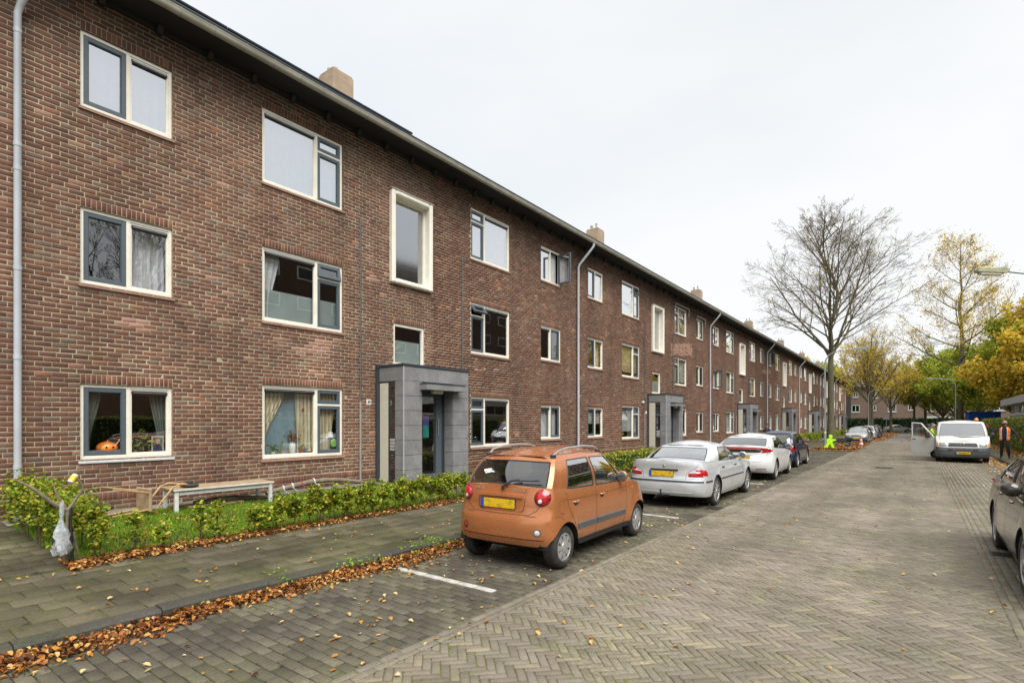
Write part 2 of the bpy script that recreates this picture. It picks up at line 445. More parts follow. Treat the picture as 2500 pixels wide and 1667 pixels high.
# path at the left end of the front garden and in front of the porch, slabs at right angles
def slab_patch(x0, y0, x1, y1, z0, z1, n, name='path'):
    C = []; 
    for i, x in enumerate(np.arange(x0 + .15, x1, .30)):
        for y in np.arange(y0 + (.15 if i % 2 else 0), y1 - .05, .30): C.append((x, y + .15, z0 + (z1 - z0) * (x - x0) / (x1 - x0)))
    C = np.array(C); C = C[C[:, 1] < y1 - .1]; H = np.tile([[.146, .146]], (len(C), 1)); 
    b = MB(); b.quad((x0, y0, z0 - .009), (x1, y0, z1 - .009), (x1, y1, z1 - .009), (x0, y1, z0 - .009)); root = tag(b.build(name, M['slab_joint']), kind='structure')
    near = split_near(C, n); piece_objects('paving_slab', C[near], H[near], root, M['slab_o'], None, .005, tilt=.008)
    v, f = pieces(C[~near], H[~near], None, .008, .005, True); np_obj('paving', v, f, M['slab'], root, kind='stuff')
slab_patch(-11.50, -6, -7.80, 2.05, .25, .12, 80)
# front gardens: soil bed sloping up to the wall, one per stretch between porches
PIPES = [3.385, 21.0, 38.9, 56.3, 73.4, 90.3, 106.5, 124.0]
PORCH = []                   # porch (y0,y1)
for i in range(7):
    k = (PIPES[i + 1] - PIPES[i]) / 17.7
    PORCH.append((10.6, 13.06) if i == 0 else (PIPES[i] + 7.4 * k, PIPES[i] + 9.85 * k))
gaps = [(1.006 * a - 1.278 - .1, 1.006 * b - 1.278 + .1) for a, b in PORCH]
edges = [1.92] + [e for g_ in gaps for e in g_] + [126]
M['soil_flat'] = M['soil']
for i in range(0, len(edges), 2):
    a, c = edges[i], edges[i + 1]
    b = MB(); b.quad((-11.51, a, .235), (-7.80, a, .115), (-7.80, c, .115), (-11.51, c, .235)); tag(b.build('garden', M['soil']), kind='structure')
for i, (a, c) in enumerate(gaps):
    if i < 4: slab_patch(-11.50, a, -7.80, c, .24, .12, 20)
    else:
        b = MB(); b.quad((-11.51, a, .24), (-7.80, a, .12), (-7.80, c, .12), (-11.51, c, .24)); tag(b.build('path', M['slab']), kind='structure')
# narrow slab strip along the foot of the wall
C = [(-11.26, y, .243) for y in np.arange(2.2, 9.2, .5)]; C = np.array(C)
b = MB(); b.box(-11.51, 1.95, .1, -11.0, 9.29, .234); root = tag(b.build('path', M['slab_joint']), kind='structure')
M['slab_light'] = island_mat('wall-foot slab', [(0, (.20, .19, .15)), (1, (.27, .25, .2))], .85, 1.5, .2, 45, .2, obj=True, extra=slab_extra)
piece_objects('paving_slab', C, np.tile([[.238, .246]], (len(C), 1)), root, M['slab_light'], None, .005, tilt=.01)
# ---- kerb build-out with tree and lamp (y 40 - 53)
b = MB(); b.box(-5.60, 40, -.1, -3.35, 53, .11); tag(b.build('tree_pit', M['soil']), kind='structure')
kerb_b = MB(); kerb_b.box(-5.60, 39.9, -.1, -3.25, 40, .125); kerb_b.box(-3.35, 40, -.1, -3.23, 53, .12); kerb_b.box(-5.60, 53, -.1, -3.25, 53.1, .125); tag(kerb_b.build('kerb', M['kerb']), kind='structure')
b = MB(); b.box(-7.80, YF, -.05, -5.60, 111, .12); b.box(3.13, YF, -.05, 4.5, 111, .12); tag(b.build('pavement', M['slab']), kind='structure')
# grass beyond the crossing and right-hand grounds behind the hedge
M['lawn_far'] = joint_mat('distant lawn', (.05, .075, .018), (.11, .07, .02), .45, .65, 1.2)
b = MB(); b.box(4.5, -30, -.05, 60, 110, .09); b.box(-40, 128, -.05, 60, 145, .08); tag(b.build('grass_ground', M['lawn_far']), kind='structure')
# ---- white bay lines: rows of white stones between the bays
for y in (4.49, 10.02, 17.0):
    x0, x1 = -5.18, -3.61
    w = (x1 - x0) / 6; C = np.array([(x0 + (i + .5) * w, y, .0075) for i in range(6)])
    b = MB(); b.box(x0, y - .05, -.02, x1, y + .05, -.002); root = tag(b.build('parking_line', M['parking_joint']), kind='structure')
    piece_objects('white_paving_stone', C, np.tile([[w / 2 - .004, .048]], (6, 1)), root, M['paint_white'], None, .004, tilt=.006)

# gully covers and a manhole set in the paving
M['iron'] = simple('cast iron', (.045, .042, .038), .6, .4, .2, 20)
for (x, y, w, l) in ((-3.42, 11.6, .30, .42), (.98, 9.9, .40, .30), (-1.1, 26.0, .6, .6)):
    b = MB(); b.box(x - w / 2, y - l / 2, -.03, x + w / 2, y + l / 2, .009); root = tag(b.build('drain_cover', M['iron']), 'square cast iron cover in the road paving at the parking edge' if w < .5 else 'larger iron manhole cover in the middle of the road', 'drain cover')
    if x > 0: root['label'] = 'grey iron cover plate in the right parking strip before the dark car'
    for k in range(5): b = MB(); b.box(x - w / 2 + .03, y - l / 2 + .03 + k * (l - .06) / 5, .009, x + w / 2 - .03, y - l / 2 + .03 + (k + .45) * (l - .06) / 5, .013); b.build('bar', M['iron'], root)
# ================================================================== THE BRICK APARTMENT BLOCK
CB = 2.8 / 37
brick_stops = [(0, (.116, .060, .045)), (.16, (.136, .067, .047)), (.34, (.155, .075, .051)), (.52, (.168, .080, .053)), (.66, (.148, .079, .058)), (.78, (.198, .094, .060)), (.88, (.190, .125, .088)), (.955, (.140, .098, .078)), (.985, (.26, .115, .065)), (1, (.32, .19, .14))]
def wall_extra(s, c):
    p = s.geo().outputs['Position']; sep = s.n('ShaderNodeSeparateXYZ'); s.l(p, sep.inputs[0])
    # colour gets darker under the eaves and at the foot of the wall
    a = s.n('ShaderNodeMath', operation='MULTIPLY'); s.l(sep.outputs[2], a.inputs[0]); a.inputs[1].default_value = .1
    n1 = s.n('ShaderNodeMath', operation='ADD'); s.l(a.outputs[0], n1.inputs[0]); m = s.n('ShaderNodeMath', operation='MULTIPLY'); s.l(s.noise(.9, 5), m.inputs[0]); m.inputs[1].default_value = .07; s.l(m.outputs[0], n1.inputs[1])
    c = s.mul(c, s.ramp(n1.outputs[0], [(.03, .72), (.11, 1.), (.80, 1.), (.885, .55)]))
    f = s.ramp(s.noise(.45, 5, .6), [(.35, .86), (.65, 1.13)])
    mps = s.n('ShaderNodeMapping'); mps.inputs['Scale'].default_value = (1, 1.6, .16); s.l(p, mps.inputs[0]); c = s.mul(c, s.ramp(s.noise(1.6, 5, .65, mps.outputs[0]), [(.33, .86), (.55, 1.05)]))   # rain streaks
    c = s.mul(c, f)
    eff = s.ramp(s.noise(2.2, 6, .7), [(.68, 0.), (.80, .35)])
    return s.mul(c, (.42, .33, .27), eff, 'MIX')
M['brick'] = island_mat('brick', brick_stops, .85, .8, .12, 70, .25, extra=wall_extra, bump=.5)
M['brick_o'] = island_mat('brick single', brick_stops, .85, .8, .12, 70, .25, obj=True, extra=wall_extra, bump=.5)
sold_stops = [(0, (.125, .055, .040)), (.5, (.165, .072, .05)), (.9, (.20, .088, .055)), (1, (.26, .12, .06))]
M['soldier'] = island_mat('soldier brick', sold_stops, .85, .8, .1, 70, .2, extra=wall_extra)
s = NT('mortar'); c = s.mul((.46, .40, .28), s.ramp(s.noise(.6, 5), [(.3, .75), (.7, 1.15)])); c = s.mul(c, s.ramp(s.noise(60, 2), [(.3, .75), (.7, 1.2)]))
M['mortar'] = s.done(s.bsdf(wall_extra(s, c), .95, 0, s.noise(80, 2), .004, .6, 0, .15))
s = NT('distant brick wall'); mpn = s.n('ShaderNodeMapping'); sep = s.n('ShaderNodeSeparateXYZ'); s.l(s.geo().outputs['Position'], sep.inputs[0])
cmb = s.n('ShaderNodeCombineXYZ'); ad = s.n('ShaderNodeMath', operation='ADD'); s.l(sep.outputs[1], ad.inputs[0]); s.l(sep.outputs[0], ad.inputs[1]); s.l(ad.outputs[0], cmb.inputs[0]); s.l(sep.outputs[2], cmb.inputs[1])
bt = s.n('ShaderNodeTexBrick'); bt.inputs['Scale'].default_value = 1; bt.inputs['Brick Width'].default_value = .22; bt.inputs['Row Height'].default_value = CB; bt.inputs['Mortar Size'].default_value = .006
bt.inputs['Color1'].default_value = (.15, .068, .045, 1); bt.inputs['Color2'].default_value = (.19, .09, .06, 1); bt.inputs['Mortar'].default_value = (.36, .31, .22, 1)
s.l(cmb.outputs[0], bt.inputs[0]); M['brick_far'] = s.done(s.bsdf(wall_extra(s, bt.outputs[0]), .9, spec=.2))
M['cream'] = simple('cream window frame', (.80, .77, .67), .45, 0, .05, 8, 0, dirt=.15)
M['sash'] = simple('slate grey sash', (.085, .108, .125), .42, 0, .06, 10)
M['dark_trim'] = simple('dark trim', (.035, .043, .052), .45, 0, .1, 10)
M['vent'] = simple('black vent strip', (.018, .018, .02), .35)
M['alu'] = simple('aluminium', (.55, .56, .57), .35, .8)
M['sill'] = simple('terracotta sill', (.33, .19, .145), .75, 0, .15, 14, .2, dirt=.3)
M['sill_white'] = simple('white stone sill', (.55, .57, .58), .7, 0, .12, 20, .2)
def glass_mat(name, refl=.10, tint=(.9, .93, .94), rough=.0, f0=.1, bump=True):
    s = NT(name); gl = s.n('ShaderNodeBsdfGlossy'); gl.inputs['Roughness'].default_value = rough; gl.inputs['Color'].default_value = (.97, .98, 1, 1)
    tr = s.n('ShaderNodeBsdfTransparent'); tr.inputs[0].default_value = rgb(tint)
    lw = s.n('ShaderNodeLayerWeight'); lw.inputs['Blend'].default_value = .5; pw = s.n('ShaderNodeMath', operation='POWER'); s.l(lw.outputs['Facing'], pw.inputs[0]); pw.inputs[1].default_value = 3.5
    m = s.n('ShaderNodeMath', operation='MULTIPLY_ADD'); s.l(pw.outputs[0], m.inputs[0]); m.inputs[1].default_value = .9; m.inputs[2].default_value = refl + .06; m.use_clamp = True
    if bump:
        bp = s.n('ShaderNodeBump'); bp.inputs['Distance'].default_value = .004; bp.inputs['Strength'].default_value = .25; s.l(s.noise(1.1, 2, .4), bp.inputs['Height']); s.l(bp.outputs[0], gl.inputs['Normal'])
    ms = s.n('ShaderNodeMixShader'); s.l(m.outputs[0], ms.inputs[0]); s.l(tr.outputs[0], ms.inputs[1]); s.l(gl.outputs[0], ms.inputs[2])
    return s.done(ms)
M['glass'] = glass_mat('window glass', .15, (.97, .98, .98))
M['glass_top'] = glass_mat('upper window glass', .62)
M['frosted'] = glass_mat('frosted stair glass', .38, (.6, .65, .67), .08)
def cloth_mat(name, col, trans=.5, stripes=None):
    s = NT(name); ob = s.n('ShaderNodeTexCoord').outputs['Object']
    c = s.mul(col, s.ramp(s.noise(5, 3, .6, ob), [(.3, .85), (.7, 1.1)]))
    if stripes:
        w = s.n('ShaderNodeTexWave'); w.inputs['Scale'].default_value = stripes[0]; w.bands_direction = 'Y'; s.l(ob, w.inputs['Vector'])
        c = s.mul(c, stripes[1], s.ramp(w.outputs[0], [(.45, 0.), (.7, 1.)]), 'MIX')
    d = s.bsdf(c, .9, spec=.1); t = s.n('ShaderNodeBsdfTranslucent'); s.l(c, t.inputs[0])
    m = s.n('ShaderNodeMixShader'); m.inputs[0].default_value = trans; s.l(d.outputs[0], m.inputs[1]); s.l(t.outputs[0], m.inputs[2]); return s.done(m)
M['net'] = cloth_mat('white net curtain', (.80, .81, .83), .3)
M['linen'] = cloth_mat('cream curtain', (.74, .72, .56), .12, (3.2, (.55, .42, .24)))
M['cloth_blue'] = cloth_mat('pale blue cloth', (.34, .48, .55), .3)
M['drape_dark'] = cloth_mat('grey green curtain', (.22, .26, .22), .2)
M['blind'] = simple('light blind', (.62, .62, .58), .7, 0, .05)
M['blind_wood'] = simple('beige slatted blind', (.48, .42, .28), .7, 0, .1)
M['film'] = simple('frosted film', (.27, .33, .32), .6, 0, .1, 3)
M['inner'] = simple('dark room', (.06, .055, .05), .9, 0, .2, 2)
M['zinc'] = simple('weathered zinc', (.40, .39, .33), .55, .0, .18, 3, .1, dirt=.3)
M['zinc_light'] = simple('zinc bracket', (.36, .35, .31), .5, .5)
M['pvc'] = simple('pale grey downpipe', (.46, .49, .53), .4, 0, .08, 3, dirt=.2)
M['soffit'] = simple('dark soffit board', (.020, .020, .023), .7, 0, .15, 3)
M['roof'] = simple('dark roof tile', (.06, .056, .055), .8, 0, .2, 3, .3)
M['solar'] = simple('solar panel', (.012, .016, .03), .15, 0, .1, 3)
M['tile'] = None
s = NT('grey porch panel'); ob = s.geo().outputs['Position']; mpn = s.n('ShaderNodeMapping'); mpn.inputs['Scale'].default_value = (14, 14, 1.4); s.l(ob, mpn.inputs[0])
c = s.mul((.215, .215, .217), s.ramp(s.noise(6, 4, .6, mpn.outputs[0]), [(.3, .8), (.7, 1.2)])); c = s.mul(c, s.ramp(s.noise(160, 2), [(.3, .85), (.7, 1.2)])); c = s.mul(c, s.ramp(s.noise(2.5, 4), [(.4, .85), (.65, 1.1)]))
M['tile'] = s.done(s.bsdf(c, .65, 0, s.noise(160, 2), .003, .3))
M['panel_cream'] = simple('cream door panel', (.58, .55, .44), .6, 0, .06, 6)
M['lamp_white'] = simple('white lamp cover', (.6, .58, .5), .4)
M['letterbox'] = simple('letterbox steel', (.5, .5, .48), .4, .3)
M['number_white'] = simple('white enamel', (.75, .75, .73), .3); M['number_black'] = simple('black enamel', (.03, .03, .03), .4)

WX = -11.52
B = thing('brick_apartment_block', 'long three-storey brown brick apartment block with grey tiled porches along the street', 'apartment building', (WX, -1.278, 0)); B.scale = (1, 1.006, 1.09)
def tpl(i, a, b):
    k = (PIPES[i + 1] - PIPES[i]) / 17.7; return PIPES[i] + a * k, PIPES[i] + b * k
WIN = []   # kind, mirror, y0, y1, row0, unit, floor
OPEN = []  # y0,y1,z0,z1, lintel
for i in range(7):
    if i == 0: sp = dict(sl=(4.22, 5.65), bl=(7.42, 9.5), st=(11.0, 12.5), ss=(11.12, 12.27), br=(14.3, 16.38), sr=(18.32, 19.75), porch=PORCH[0])
    else:
        c = tpl(i, 7.85, 9.4)
        sp = dict(sl=tpl(i, .94, 2.36), bl=tpl(i, 4.27, 6.33), st=c, ss=tpl(i, 7.95, 9.1), br=tpl(i, 11.25, 13.3), sr=tpl(i, 15.1, 16.5), porch=PORCH[i])
    for f in range(3):
        for kind, key, mir in (('s', 'sl', 0), ('b', 'bl', 0), ('b', 'br', 1), ('s', 'sr', 1)):
            y0, y1 = sp[key]; w = 1.43 if kind == 's' else 2.07; m = (y0 + y1) / 2; y0, y1 = m - w / 2, m + w / 2
            r0, r1 = ((14, 30) if kind == 's' else (12, 32)); r0 += 37 * f; r1 += 37 * f
            WIN.append((kind, mir, y0, y1, r0, i, f)); OPEN.append((y0, y1, r0 * CB, r1 * CB, 1))
    y0, y1 = sp['st']; m = (y0 + y1) / 2; y0, y1 = m - .77, m + .77; WIN.append(('t', 0, y0, y1, 68, i, 2)); OPEN.append((y0, y1, 68 * CB, 99 * CB, 0))
    y0, y1 = sp['ss']; m = (y0 + y1) / 2; y0, y1 = m - .575, m + .575; WIN.append(('u', 0, y0, y1, 41, i, 1)); OPEN.append((y0, y1, 41 * CB, 55 * CB, 1))
    OPEN.append((sp['porch'][0] + .02, sp['porch'][1] - .02, -1, 38 * CB, 0))
YB0, YB1, ZT = -14.0, 126.0, 8.49
# mortar sheet with openings + reveals
wv = MB(); ys = sorted({YB0, YB1} | {o[0] for o in OPEN} | {o[1] for o in OPEN})
YTEX = 62.0
ys = sorted(set(ys) | {YTEX})
wfar = MB()
for a, c in zip(ys[:-1], ys[1:]):
    t = wv if c <= YTEX + 1e-6 else wfar; x = -.0055 if t is wv else 0
    z = 0.0
    for o in sorted([o for o in OPEN if o[0] <= a + 1e-6 and o[1] >= c - 1e-6], key=lambda o: o[2]):
        if o[2] > z: t.quad((x, a, z), (x, c, z), (x, c, o[2]), (x, a, o[2]))
        z = o[3]
    t.quad((x, a, z), (x, c, z), (x, c, ZT + .1), (x, a, ZT + .1))
RV = []
for (a, c, z0, z1, l) in OPEN:
    rv = MB(); RV.append(rv); z0 = max(z0, 0); x0, x1 = -.16, -.004
    rv.quad((x0, a, z0), (x1, a, z0), (x1, a, z1), (x0, a, z1)); rv.quad((x1, c, z0), (x0, c, z0), (x0, c, z1), (x1, c, z1))
    rv.quad((x0, a, z1), (x1, a, z1), (x1, c, z1), (x0, c, z1)); rv.quad((x1, a, z0), (x0, a, z0), (x0, c, z0), (x1, c, z0))
wall = wv.build('wall', M['mortar'], B)
for q in RV: q.build('reveal', M['brick_far'], wall)
wfar.build('wall', M['brick_far'], B)
e = MB(); e.quad((-9, YB1, 0), (0, YB1, 0), (0, YB1, ZT), (-9, YB1, ZT)); e.quad((0, YB0, 0), (-9, YB0, 0), (-9, YB0, ZT), (0, YB0, ZT)); e.quad((-9, YB1, 0), (-9, YB0, 0), (-9, YB0, ZT), (-9, YB1, ZT))
e.build('wall', M['brick_far'], B)
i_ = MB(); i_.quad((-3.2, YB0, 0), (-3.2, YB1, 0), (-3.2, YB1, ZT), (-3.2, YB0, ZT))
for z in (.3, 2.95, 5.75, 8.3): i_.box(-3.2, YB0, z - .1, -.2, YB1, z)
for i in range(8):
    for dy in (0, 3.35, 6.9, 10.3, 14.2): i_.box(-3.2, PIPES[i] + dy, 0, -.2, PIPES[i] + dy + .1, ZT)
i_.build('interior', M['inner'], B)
# bricks
C = []; H = []; SC_ = []; SH = []
Y0B, Y1B = 1.0, YTEX
for r in range(3, 112):
    z0, z1 = r * CB, (r + 1) * CB; zc = (z0 + z1) / 2
    if r == 5:                                   # row of headers near the foot
        y = Y0B
        while y < Y1B:
            if not any(o[0] - .03 < y < o[1] + .03 and o[2] < zc < o[3] for o in OPEN): SC_.append((0, y, zc + .03)); SH.append((.0345, .063))
            y += .0745
        continue
    if r == 6: continue
    block = []
    for o in OPEN:
        top = o[3] + (2 * CB if o[4] else 0)
        if o[2] - .01 < zc < top + .001: block.append((o[0], o[1]))
    block.sort(); free = []; y = Y0B
    for a, c in block:
        if a > y: free.append((y, a))
        y = max(y, c)
    if y < Y1B: free.append((y, Y1B))
    off = [0, .11, .055, .165][(r % 2) if (r // 9) % 2 == 0 else ((r % 2) + (2 if r % 5 == 0 else 0))] 
    P = .2195
    for a, c in free:
        k0 = math.floor((a - off) / P)
        y = off + k0 * P
        while y < c:
            u0, u1 = max(y, a), min(y + P, c)
            if u1 - u0 > .045: C.append((0, (u0 + u1) / 2, zc)); H.append(((u1 - u0) / 2 - (.0055 if u1 < c - .001 or c == Y1B else .002), CB / 2 - .0058))
            y += P
for o in OPEN:
    if o[4] and o[0] < Y1B:
        n = int(round((o[1] - o[0]) / .0745)); w = (o[1] - o[0]) / n
        for k in range(n): SC_.append((0, o[0] + (k + .5) * w, o[3] + CB)); SH.append((w / 2 - .005, CB - .0065))
C = np.array(C); H = np.array(H)
H[:, 0] += rng.normal(0, .0012, len(H)); H[:, 1] += rng.normal(0, .0011, len(H)); C[:, 0] += rng.normal(0, .0016, len(C)); C[:, 1] += rng.normal(0, .0012, len(C)); C[:, 2] += rng.normal(0, .0011, len(C))
W3 = C * (1, 1.006, 1.09) + (WX, -1.278, 0); near = split_near(W3, 300)
Hn = np.round(H[near] / .002) * .002
near_idx = near.copy()
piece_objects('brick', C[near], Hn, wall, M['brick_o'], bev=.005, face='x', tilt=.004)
px, py, zz = project(W3)
patch = np.zeros(len(C), bool)
for (xa, ya, xb, yb, pr) in ((285, 776, 352, 812, .9), (250, 800, 300, 812, .3), (720, 832, 800, 862, .7), (205, 1133, 255, 1143, .8), (1638, 838, 1690, 868, .9), (1255, 1050, 1268, 1063, .9), (540, 1005, 570, 1016, .5), (1860, 903, 1882, 912, .9), (505, 655, 560, 720, .10), (900, 640, 1010, 720, .12), (295, 1172, 335, 1185, .8), (285, 1195, 330, 1215, .7)):
    patch |= (px > xa) & (px < xb) & (py > ya) & (py < yb) & (rng.uniform(0, 1, len(C)) < pr) & ~near
M['brick_new'] = island_mat('repaired pink brick', [(0, (.30, .17, .13)), (.5, (.37, .21, .16)), (1, (.27, .13, .09))], .85, .8, .1, 70, .2)
v, f = pieces(C[patch], H[patch], None, .008, .005, True, 'x'); np_obj('repaired_brickwork', v, f, M['brick_new'], wall, kind='stuff')
near = near | patch
close = ~near & (zz < 16) & (C[:, 1] < 16); far = ~near & ~close
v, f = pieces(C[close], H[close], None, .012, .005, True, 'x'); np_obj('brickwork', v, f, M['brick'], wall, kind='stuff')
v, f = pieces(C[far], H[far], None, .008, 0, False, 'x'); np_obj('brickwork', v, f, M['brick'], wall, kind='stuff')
SC_ = np.array(SC_); SH = np.array(SH); SC_[:, 0] += rng.normal(.001, .0015, len(SC_))
v, f = pieces(SC_, SH, None, .01, .004, True, 'x'); np_obj('soldier_course', v, f, M['soldier'], wall, kind='stuff')
# plain brick sheet left of the first pipe beyond the frame
b = MB(); b.quad((-.001, YB0, 0), (-.001, Y0B, 0), (-.001, Y0B, ZT), (-.001, YB0, ZT)); b.build('wall', M['brick_far'], B)

# ------------------------------------------------------------------ windows
def frame_rect(mb, y0, y1, z0, z1, t, x0, x1):
    mb.rbox(x0, y0, z0, x1, y0 + t, z1, .004); mb.rbox(x0, y1 - t, z0, x1, y1, z1, .004)
    mb.rbox(x0, y0 + t, z0, x1 - .001, y1 - t, z0 + t, .004); mb.rbox(x0, y0 + t, z1 - t, x1 - .001, y1 - t, z1, .004)
SHEET = {}
def shared(key, fn, parent):
    if key in SHEET: o = bpy.data.objects.new(SHEET[key][0], SHEET[key][1]); link(o, parent); return o
    o = fn(); o.parent = parent; SHEET[key] = (o.name.split('.')[0], o.data); return o
def pane_obj(w, h, mat, parent, loc, key):
    def mk():
        m = MB(); m.quad((0, 0, 0), (0, w, 0), (0, w, h), (0, 0, h)); return m.build('pane', mat)
    o = shared(('pane', key, round(w, 3), round(h, 3), mat.name), mk, parent); o.location = loc; return o
def sash(parent, y0, z0, w, h, glass, hinge='left', ang=0, key=''):
    """opening light: grey frame + pane, origin on the hinge side"""
    t = .068
    hy, hz = {'left': (0, 0), 'right': (w, 0), 'top': (0, h)}[hinge]
    def mk():
        m = MB(); frame_rect(m, -hy, w - hy, -hz, h - hz, t, -.055, .012)
        # hinges / glazing bead
        m2 = .006; frame_rect(m, t - hy, w - t - hy, t - hz, h - t - hz, .012, -.02, -.004); return m.build('sash', M['sash'])
    rot = {'left': (0, 0, -ang), 'right': (0, 0, ang), 'top': (0, ang * -1, 0)}[hinge]
    o = shared(('sash', round(w, 3), round(h, 3), hinge), mk, parent); o.location = (-.058, y0 + hy, z0 + hz); o.rotation_euler = rot
    def mkp():
        m = MB(); a, b_ = t, w - t; m.quad((-.03, a - hy, t - hz), (-.03, b_ - hy, t - hz), (-.03, b_ - hy, h - t - hz), (-.03, a - hy, h - t - hz)); return m.build('pane', glass)
    p = shared(('sashpane', round(w, 3), round(h, 3), hinge, glass.name), mkp, parent); p.location = o.location; p.rotation_euler = rot
def curtain_mesh(name, w, h, mat, folds=14, depth=.03, gather=0.0, side=0):
    """hanging cloth, optionally gathered to one side toward the bottom"""
    nx, nz = max(8, folds * 4), 10; v = []; f = []
    for j in range(nz + 1):
        t = j / nz; z = h * (1 - t)
        g_ = 1 - gather * math.sin(min(1, t * 1.15) * math.pi * .5) ** 1.5
        for i in range(nx + 1):
            s_ = i / nx; y = s_ * w * g_ + (w * (1 - g_) if side else 0)
            v.append((depth * math.sin(s_ * folds * 2 * math.pi + .6 * math.sin(t * 3)) * (.6 + .4 * t), y + .006 * math.sin(9 * t + i), z))
    for j in range(nz):
        for i in range(nx): a = j * (nx + 1) + i; f.append((a, a + 1, a + nx + 2, a + nx + 1))
    m = MB(); m.add(v, f); return m.build(name, mat, None, True)
def curtain(parent, y, z, w, h, mat, folds=14, gather=0., side=0, x=-.24, name='curtain', depth=.03):
    o = shared(('cur', round(w, 2), round(h, 2), mat.name, folds, gather, side, depth), lambda: curtain_mesh(name, w, h, mat, folds, depth, gather, side), parent); o.location = (x, y, z); return o
def slat_blind(parent, y, z, w, h, mat, x=-.17):
    def mk():
        m = MB(); zz = 0.0
        while zz < h: m.box(-.012, 0, zz, .012, w, zz + .022); zz += .034
        m.box(-.02, 0, h - .03, .02, w, h); return m.build('blind', mat)
    o = shared(('blind', round(w, 2), round(h, 2), mat.name), mk, parent); o.location = (x, y, z)
def sill(parent, y0, y1, mat):
    def mk():
        m = MB(); w = y1 - y0; m.prism([(-.06, -.012), (.035, -.028), (.035, -.058), (-.06, -.05)], -.03, w + .03, 'y')
        return m.build('sill', mat)
    o = shared(('sill', round(y1 - y0, 2), mat.name), mk, parent); o.location = (0, y0, 0)
def vent(parent, y0, z, w):
    def mk():
        m = MB(); m.rbox(-.03, 0, 0, .035, w, .06, .006); m.cur = 1; m.box(.035, .02, .035, .037, w - .02, .045); return m.build('vent_strip', [M['vent'], M['alu']])
    o = shared(('vent', round(w, 2)), mk, parent); o.location = (-.07, y0, z)
